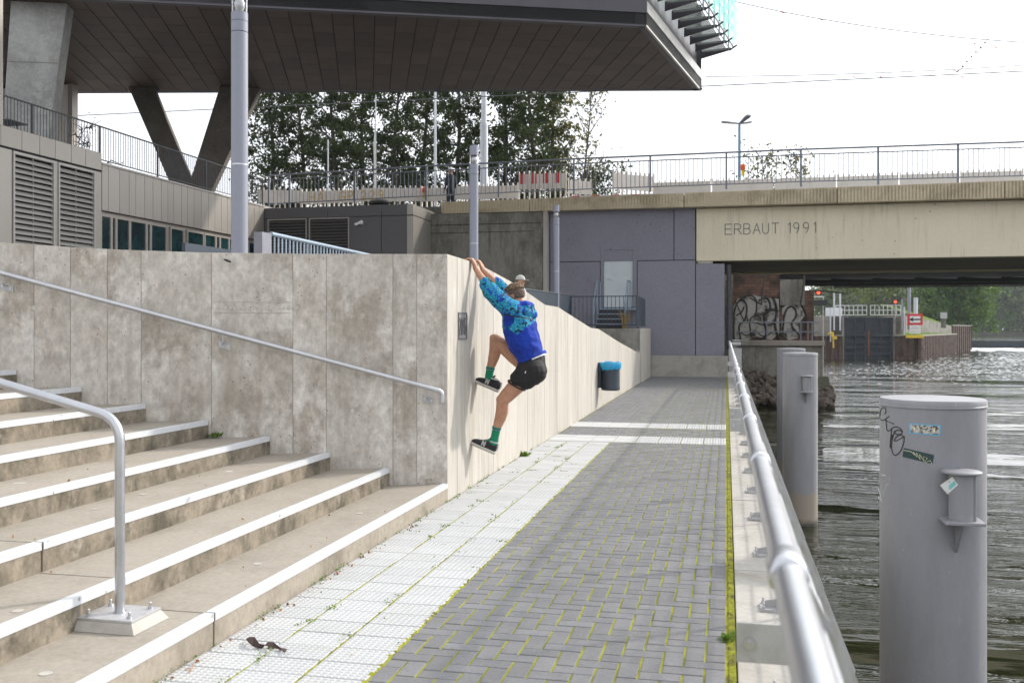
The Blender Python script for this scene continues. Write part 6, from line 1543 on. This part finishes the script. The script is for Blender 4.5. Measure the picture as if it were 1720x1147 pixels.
body.ball(H(-.012, 0, .022), (.095, .075, .092), 20, 14, HR); body.ball(H(.03, 0, -.05), (.058, .052, .062), 18, 12, HR); body.ball(H(.062, 0, -.088), (.026, .03, .022), 12, 8, HR)
body.ball(H(.094, 0, -.022), (.020, .011, .02), 10, 8, HR); body.ball(H(.088, 0, -.005), (.013, .008, .026), 10, 8, HR); body.ball(H(.078, 0, .018), (.02, .052, .016), 12, 8, HR); body.ball(H(.082, 0, -.06), (.014, .024, .012), 10, 8, HR)
for s in (-1, 1):
    body.ball(H(-.012, s * .078, -.012), (.02, .009, .031), 10, 8, HR); body.ball(H(-.024, s * .083, -.004), (.012, .007, .024), 10, 8, HR)
chain(body, [H(-.02, 0, -.04), H(-.045, 0, -.10), T0 + Vector((.0, 0, .03))], [.062, .06, .07])
chain(body, [T0, T1, T2, T3], [.095, .115, .105, .105], ye=[1.5, 1.45, 1.35, 1.3])
def hand(body, W_, side):
    K = Vector((-2.512, W_.y, 2.302))
    zt_ = topz(W_.y)
    chain(body, [W_, W_.lerp(K, .5) + Vector((.006, 0, 0)), K], [.026, .024, .020], .008, ye=[1.15, 1.6, 1.75], seg=12)
    for j, (o_, Lf) in enumerate(((-.034, .062), (-.0115, .078), (.0115, .082), (.034, .072))):
        o2 = o_ * side
        a = Vector((K.x, W_.y + o2, 2.306)); b_ = Vector((K.x - .034, W_.y + o2 * 1.12, zt_ + .024)); c_ = Vector((K.x - .034 - Lf * .40, W_.y + o2 * 1.2, zt_ + .014)); d_ = Vector((K.x - .034 - Lf * .72, W_.y + o2 * 1.25, zt_ + .009))
        chain(body, [a, b_, c_, d_], [.0115, .0105, .0095, .008], .005, seg=8)
    th0 = W_ + Vector((-.006, side * .024, .018)); chain(body, [th0, th0 + Vector((-.010, side * .026, .035)), th0 + Vector((-.018, side * .034, .062))], [.014, .0115, .009], .005, seg=8)
hand(body, Lw, 1); hand(body, Rw, -1)
chain(body, [Ls, Ls.lerp(Le, .5), Le], [.056, .05, .044]); chain(body, [Le, Le.lerp(Lw, .3), Le.lerp(Lw, .7), Lw], [.044, .046, .034, .0265], .012)
chain(body, [Rs, Rs.lerp(Re, .5), Re], [.056, .05, .044]); chain(body, [Re, Re.lerp(Rw, .3), Re.lerp(Rw, .7), Rw], [.044, .046, .034, .0265], .012)
chain(body, [T0, Ls], [.09, .07]); chain(body, [T0, Rs], [.09, .07])
chain(body, [T3, Lh], [.105, .105])
chain(body, [Lh, Lh.lerp(Lk, .45), Lh.lerp(Lk, .85), Lk], [.105, .088, .074, .064]); 
def calf(K, A, back):
    chain(body, [K, K.lerp(A, .28) + back * .020, K.lerp(A, .45) + back * .016, K.lerp(A, .75), A], [.062, .066, .060, .042, .037])
calf(Lk, La, Vector((.9, 0, -.2)))
body.ball(Lk + Vector((-.022, 0, .005)), (.045, .045, .048), 12, 8)
chain(body, [T3, Rh], [.105, .10]); chain(body, [Rh, Rh.lerp(Rk, .45), Rh.lerp(Rk, .85), Rk], [.10, .094, .072, .062]); calf(Rk, Ra, Vector((.95, 0, 0)))
body.ball(Rk + Vector((-.018, 0, .018)), (.045, .045, .045), 12, 8)
ft = Vector((-.927, 0, .375)); fu = Vector((.375, 0, .927))
for A in (La, Ra): chain(body, [A, A + Vector((-.0, 0, -.05)), A + Vector((-.01, 0, -.06)) + ft * .07], [.034, .03, .022])
bo = remesh(body, .0046, 'body', m_skin, cb, 4)
# eyes
for s in (-1, 1):
    MB().ball(H(.079, s * .031, .004), .012, 10, 8).build('eye', m_white, cb, smooth=True); MB().ball(H(.088, s * .031, .004), .0055, 8, 6).build('iris', m_ink, cb, smooth=True)
# hair: short sides, curly top
rh = random.Random(4); hm = MB(); hs = MB()
hs.ball(H(-.015, 0, .022), (.099, .081, .094), 20, 14, HR)
hs2 = MB()
for i in range(900):
    a, b_ = rh.uniform(0, 6.283), rh.uniform(-.55, 1); q = Vector((math.cos(a) * math.sqrt(1 - b_ * b_), math.sin(a) * math.sqrt(1 - b_ * b_), b_))
    p = H(-.015 + q.x * .092, q.y * .075, .022 + q.z * .09)
    face = q.x > .35 and q.z < .55 ; ear = abs(q.y) > .8 and q.z < .0 and q.x > -.35
    if face or ear or (q.z < -.3 and q.x > -.3): continue
    if q.z > .42 or (q.x > .2 and q.z > .3):
        r_ = rh.uniform(.010, .019); lift = .007 + .006 * max(0, q.x) + rh.uniform(-.005, .005)
        hm.ball(p + (HR @ q) * lift + Vector((rh.gauss(0, .003), rh.gauss(0, .003), rh.gauss(0, .003))), (r_, r_, r_ * .8), 7, 5)
    else: hs2.ball(p + (HR @ q) * .001, .0105, 6, 5)
for i in range(30):   # curls at the forehead
    q = Vector((rh.uniform(.55, .85), rh.uniform(-.75, .75), rh.uniform(.5, .75))); c_ = H(-.005 + q.x * .092, q.y * .07, .03 + q.z * .085); r_ = rh.uniform(.009, .013); ax = Vector((rh.gauss(0, 1), rh.gauss(0, 1), rh.gauss(0, 1))).normalized(); u_ = ax.orthogonal().normalized(); v_ = ax.cross(u_)
    hm.tube([c_ + u_ * math.cos(t * .7) * r_ + v_ * math.sin(t * .7) * r_ + ax * t * .002 for t in range(8)], .0048, 5)
remesh(hs2, .0035, 'side_hair', m_hairs, cb, 2); hh = remesh(hm, .0028, 'hair', m_hair, cb, 1, disp=lambda c: .004 * noise.noise(c * 120) + .003 * noise.noise(c * 260))
# hooded fleece
hd_ = MB(); c13 = pY(814, 475, 9.31)
def fold(c):
    return .010 * noise.noise(Vector((c.x * 7 + c.z * 5, c.y * 6, c.z * 13))) + .006 * noise.noise(Vector((c.x * 16, c.y * 14, c.z * 26 + c.x * 10))) + .0016 * noise.noise(c * 70)
chain(hd_, [pY(868, 530, 9.50), pY(872, 548, 9.50), pY(880, 574, 9.49), pY(891, 598, 9.48)], [.148, .176, .172, .140], ye=[1.38, 1.26, 1.18, 1.36])
chain(hd_, [Ls + Vector((.01, .02, -.01)), Ls.lerp(Le, .5) + Vector((0, 0, -.005)), Le + Vector((.012, 0, -.012)), c13 + Vector((.008, 0, -.006)), c13], [.100, .094, .084, .064, .056], .015)
c13r = pY(833, 474, 9.68)
chain(hd_, [Rs + Vector((.01, -.02, 0)), Rs.lerp(Re, .5), Re, c13r], [.098, .09, .076, .055], .015)
for cc, e_ in ((c13, Le), (c13r, Re)):
    d_ = (e_ - cc).normalized()
    for j in range(3): hd_.ball(cc + d_ * (.012 + .03 * j), .060 + .004 * (j % 2) + .004 * j, 14, 8)
chain(hd_, [Ls + Vector((0, .02, 0)), T0, Rs + Vector((0, -.02, 0))], [.11, .135, .11])
# hood lying on the shoulders and the collar
chain(hd_, [pY(868, 513, 9.38), pY(882, 514, 9.42), pY(889, 516, 9.52), pY(884, 514, 9.62), pY(872, 512, 9.64)], [.042, .052, .058, .052, .042], .015)
chain(hd_, [pY(880, 524, 9.40), pY(890, 528, 9.52), pY(882, 524, 9.62)], [.06, .075, .06], .015)
fo_ = remesh(hd_, .0062, 'hooded_fleece', m_camo, cb, 3, disp=fold); me = fo_.data; me.materials.append(m_blue); me.materials.append(m_short)
oo = org(cb)
def region(c):
    p = pr(c + oo); x, y = p[0], p[1]
    # the yoke's lower edge, a V on the flank
    pts = [(800, 552), (853, 552), (869, 562), (898, 540), (930, 512)]
    for a, b in zip(pts[:-1], pts[1:]):
        if x <= b[0]: ye_ = a[1] + (b[1] - a[1]) * (x - a[0]) / (b[0] - a[0]); break
    else: ye_ = 512
    yl = 525 + (x - 846) * .17
    if 844 < x < 896 and abs(y - yl - 3) < 1.1: return 2
    if x > 838 and y > ye_ and x + (y - 500) * .1 > 839: return 1
    if x > 846 and x < 864 and yl + 3 < y < 551 - (x - 846) * .2 - abs(x - 852) * .5: return 1
    if x > 873 and y < 513.5: return 1
    return 0
mi = [region(pl_.center) for pl_ in me.polygons]; me.polygons.foreach_set('material_index', mi)
# hem band and a strip of white shirt under it
E3 = (pY(893, 600, 9.48) - pY(880, 572, 9.48)).normalized()
def ringband(cn, ax, rx, ry, th, w, nm, mat, par, yv=Vector((0, 1, 0)), seg=48, wob=.004):
    u_ = ax.cross(yv).normalized(); vs = []; fs = []
    prof_ = [(-w / 2, 0), (-w / 2, th), (-w / 6, th * 1.25), (w / 6, th * 1.25), (w / 2, th), (w / 2, 0)]
    for i in range(seg):
        a = 2 * math.pi * i / seg; k_ = wob * math.sin(a * 9)
        for (q, r_) in prof_: vs.append(cn + ax * q + u_ * math.cos(a) * (rx + r_ + k_) + yv * math.sin(a) * (ry + r_ + k_))
    m = len(prof_)
    for i in range(seg):
        for j in range(m): fs.append((i * m + j, i * m + (j + 1) % m, ((i + 1) % seg) * m + (j + 1) % m, ((i + 1) % seg) * m + j))
    return MB().add(vs, fs).build(nm, mat, par, smooth=True)
hemc = pY(893.5, 601, 9.48)
ringband(hemc, E3, .142, .185, .010, .034, 'hem_band', m_blue, fo_)
ringband(hemc + E3 * .022, E3, .140, .18, .004, .018, 'shirt_edge', m_white, cb)
for cc, e_ in ((c13, Le), (c13r, Re)):
    d_ = (cc - e_).normalized(); yv = Vector((0, 1, 0)); yv = (yv - yv.dot(d_) * d_).normalized(); ringband(cc - d_ * .004, d_, .047, .047, .010, .028, 'cuff', m_camo, fo_, yv=yv, seg=30)
# shorts
sh_ = MB()
chain(sh_, [pY(893.5, 609, 9.475), pY(894, 622, 9.475)], [.140, .156], ye=[1.36, 1.28])
chain(sh_, [Lh + Vector((.0, .01, -.01)), Lh.lerp(Lk, .2), pY(874, 637, 9.36)], [.142, .136, .106], ye=.95)
chain(sh_, [Rh + Vector((0, -.01, 0)), Rh.lerp(Rk, .10), Rh.lerp(Rk, .18)], [.138, .125, .105], ye=.95)
so = remesh(sh_, .0065, 'shorts', m_short, cb, 3, disp=lambda c: .007 * noise.noise(Vector((c.x * 14, c.y * 9, c.z * 14))) + .004 * noise.noise(Vector((c.x * 30 + c.z * 14, c.y * 20, c.z * 8))))
dl = (Lk - Lh).normalized(); ringband(pY(867.5, 647, 9.36), (dl + Vector((.15, 0, -.25))).normalized(), .098, .098, .002, .018, 'leg_hem', m_short, so, seg=40)
MB().obox(pY(882.5, 625, 9.36 - .152), (.004, 0, .012), (0, .002, 0), (.003, 0, -.001)).build('side_label', m_white, so)
# socks
for (K, A, y) in ((Lk, La, 0), (Rk, Ra, 1)):
    d = (A - K).normalized(); top = A - d * .115
    if y: top = A - d * .105
    sm_ = MB(); chain(sm_, [top, top.lerp(A, .5), A, A + Vector((-.005, 0, -.055)), A + Vector((-.005, 0, -.06)) + ft * .06], [.044, .043, .043, .040, .028], .012)
    s_ = remesh(sm_, .005, 'sock', m_sock, cb, 2, disp=lambda c: .0022 * noise.noise(c * 40))
    yv = Vector((0, 1, 0)); yv = (yv - yv.dot(d) * d).normalized()
    ringband(top + d * .004, d, .0425, .0425, .004, .012, 'sock_stripe', m_sock, s_, yv, 24, 0); ringband(top + d * .016, d, .0425, .0425, .0035, .009, 'sock_stripe', m_sockb, s_, yv, 24, 0); ringband(top + d * .024, d, .0425, .0425, .003, .004, 'sock_stripe', m_socky, s_, yv, 24, 0)
# trainers
def shoe(heel, fwd, upv, cx=.055):
    """heel: rear lower point of the sole"""
    lat = fwd.cross(upv).normalized()     # sideways
    def G(x, y, z): return heel + fwd * x + lat * y + upv * z
    secs = [(0.0, .026, .075), (.010, .036, .100), (.035, .041, .116), (.07, .042, .120), (.10, .043, .114), (.13, .046, .100), (.165, .050, .086), (.20, .051, .077), (.23, .048, .070), (.252, .040, .060), (.268, .024, .045)]
    def loft(secs, z0, mat, nm, par, grow=0, top=None):
        vs = []; n = 14
        for (x, w_, h_) in secs:
            hh_ = (top if top else h_)
            for j in range(n):
                a = math.pi * j / (n - 1); vs.append(G(x, -math.cos(a) * (w_ + grow) * (1 if top else (.92 + .08 * math.sin(a))), z0 + (max(0.0, math.sin(a)) ** (.35 if top else .62)) * (hh_ - z0)))
        fs = [(i * n + j, i * n + j + 1, (i + 1) * n + j + 1, (i + 1) * n + j) for i in range(len(secs) - 1) for j in range(n - 1)]
        fs += [((i + 1) * n, (i + 1) * n + n - 1, i * n + n - 1, i * n) for i in range(len(secs) - 1)]
        fs += [tuple(range(n))[::-1], tuple((len(secs) - 1) * n + j for j in range(n))]
        return MB().add(vs, fs).build(nm, mat, par, smooth=True)
    sh = loft(secs, .018, m_shoe, 'shoe', cb)
    ss = [(x * 1.01 - .003, w_ + .003, .034) for x, w_, h_ in secs]
    loft(ss, .008, m_cream_s, 'midsole', sh, top=.034); loft(ss, 0, m_sole, 'outsole', sh, top=.0085)
    sgn_ = -1 if lat.y > 0 else 1     # the side turned to the camera (-Y)
    for sd__ in (-1, 1):
        # grey letter N on each flank, heel counter and collar
        lm = MB(); O = G(.148 if sd__ * sgn_ > 0 else .148, sd__ * .0415, .028); write(lm, 'N', G(.150, sgn_ * .0505, .042) if sd__ * sgn_ > 0 else G(.100, -sgn_ * .0505, .042), -fwd * 1 if sd__ * sgn_ > 0 else fwd, upv, .046, .013, dep=.005)
        if len(lm.v): lm.build('letter_n', m_shoeg, sh)
    cm_ = MB(); 
    for i in range(24):
        a0 = 2 * math.pi * i / 24
    cm_.tube([G(cx + .042 * math.cos(2 * math.pi * i / 24), .036 * math.sin(2 * math.pi * i / 24), .112 - .004 * math.cos(2 * math.pi * i / 24)) for i in range(25)], .0085, 8); cm_.build('collar', m_shoeg, sh, smooth=True)
    tn = MB(); tn.obox(G(.098, 0, .128), (fwd * .5 - upv * .2).normalized() * .006, lat * .02, upv * .02); tn.build('tongue', m_shoe, sh, bevel=.004)
    lc = MB()
    for i in range(4): x = .105 + .019 * i; z = .118 - .010 * i; lc.tube([G(x, -.022, z - .008), G(x + .004, 0, z + .003), G(x, .022, z - .008)], .0028, 5)
    for s in (-1, 1): lc.tube([G(.10, 0, .126), G(.088, s * .014, .142), G(.100, s * .024, .138), G(.104, s * .01, .124)], .0024, 5)
    lc.build('laces', m_shoe, sh)
    hc = MB(); hc.tube([G(.002, 0, .04), G(-.001, 0, .07), G(.006, 0, .108)], [.012, .013, .008], 8); hc.build('heel_tab', m_shoeg, sh, smooth=True)
    return sh
for A, hp in ((La, pY(832.5, 762.5, 9.40)), (Ra, pY(828, 658.5, 9.58))):
    toe_x = -2.527; L_ = .268
    # slide the shoe so that its toe rests on the wall
    tip = hp + ft * L_ + fu * .03; dx = toe_x - tip.x
    hq = hp + Vector((dx * .9, 0, 0)); shoe(hq, ft, fu, cx=max(.05, min(.085, (A + Vector((-.004, 0, -.04)) - hq).dot(ft))))

# standing people: simple complete figures
def stand(par, x, y, z, face, h, top, legs, skin, capm, cap=True, helmet=False):
    f = Vector((math.cos(face), math.sin(face), 0)); l = Vector((-f.y, f.x, 0)); s = h / 1.78; O = Vector((x, y, z))
    def q(a, b, c): return O + f * a * s + l * b * s + Vector((0, 0, c * s))
    b = MB(); R3 = Matrix((f, l, Vector((0, 0, 1)))).transposed()
    b.ball(q(0, 0, 1.66), (.095 * s, .075 * s, .11 * s), 16, 10, R3); b.ball(q(.03, 0, 1.60), (.055 * s, .05 * s, .06 * s), 12, 8, R3); b.ball(q(.10, 0, 1.64), (.018, .01, .02), 8, 6, R3)
    for t in (-1, 1): b.ball(q(-.01, t * .078, 1.64), (.018, .008, .028), 8, 6, R3)
    chain(b, [q(-.01, 0, 1.58), q(-.02, 0, 1.45)], [.055, .06]); chain(b, [q(0, 0, 1.36), q(0, 0, .95)], [.11, .12])
    for t in (-1, 1):
        chain(b, [q(0, t * .19, 1.42), q(-.02, t * .25, 1.13), q(.10, t * .24, .90)], [.05, .042, .03]); chain(b, [q(.10, t * .24, .90), q(.14, t * .235, .82)], [.03, .026], .02)
        for j in range(4): chain(b, [q(.14 + .012 * j - .02, t * (.24), .82), q(.155 + .012 * j - .02, t * .235, .755 + .005 * abs(j - 1.5))], [.009, .007], .008, seg=6)
        chain(b, [q(.12, t * .215, .85), q(.16, t * .20, .80)], [.012, .008], .01, seg=6)
        chain(b, [q(0, t * .1, .93), q(.01, t * .11, .5), q(-.01, t * .11, .09)], [.08, .055, .04]); chain(b, [q(-.02, t * .11, .045), q(.16, t * .12, .035)], [.04, .032])
    remesh(b, .012, 'body', skin, par, 2)
    c = MB(); chain(c, [q(0, 0, 1.42), q(0, 0, 1.2), q(0, 0, .92)], [.125, .14, .14], ye=1.3)
    for t in (-1, 1): chain(c, [q(0, t * .18, 1.42), q(-.02, t * .25, 1.13), q(.09, t * .24, .93)], [.068, .056, .045])
    remesh(c, .014, 'jacket', top, par, 2, disp=lambda v: .008 * noise.noise(v * 12))
    c = MB(); chain(c, [q(0, 0, .98), q(0, 0, .9)], [.14, .14], ye=1.15)
    for t in (-1, 1): chain(c, [q(0, t * .1, .9), q(.01, t * .11, .5), q(-.01, t * .11, .1)], [.105, .08, .065])
    remesh(c, .014, 'trousers', legs, par, 2)
    for t in (-1, 1): c = MB(); chain(c, [q(-.03, t * .11, .05), q(.17, t * .12, .04)], [.052, .042]); remesh(c, .012, 'shoe', m_shoe, par, 1)
    c = MB(); n = 20; vs = []; fs = []
    for i in range(7):
        ph = (math.pi / 2) * i / 6
        for j in range(n): a = 2 * math.pi * j / n; vs.append(q(.108 * math.cos(ph) * math.cos(a), .09 * math.cos(ph) * math.sin(a), 1.69 + .105 * math.sin(ph)))
    for i in range(6):
        for j in range(n): fs.append((i * n + j, i * n + (j + 1) % n, (i + 1) * n + (j + 1) % n, (i + 1) * n + j))
    c.add(vs, fs); c.prism([q(.05, -.08, 1.685), q(.17, -.05, 1.675), q(.19, 0, 1.672), q(.17, .05, 1.675), q(.05, .08, 1.685)], (0, 0, .008)); c.build('helmet' if helmet else 'cap', capm, par, smooth=True)
    if not helmet: c = MB(); c.ball(q(-.03, 0, 1.64), (.088 * s, .079 * s, .08 * s), 14, 10, R3); c.build('hair', m_hairs, par, smooth=True)
m_cap = M('pale_grey_cap', (.5, .49, .46), rough=.9, fine=.1, bump=.2); m_shirt = M('light_shirt', (.5, .5, .52), rough=.9, fine=.05, bump=.1); m_hat = M('white_helmet', (.7, .7, .7), rough=.3, fine=0, bump=0); m_dcl = M('dark_work_clothes', (.03, .04, .055), rough=.9, fine=.1, bump=.1)
P = pY(874, 470, 19.5); p2 = thing('person', 'passer-by in pale cap, only his head visible above the wall', 'person', (P.x, 19.5, .95)); stand(p2, P.x, 19.5, .95, 0.0, 1.77, m_shirt, m_dcl, m_skin, m_cap)
stand(wk, wk.location.x, 36, 6.13, 2.6, 1.8, m_dcl, m_dcl, m_skin, m_hat, helmet=True)
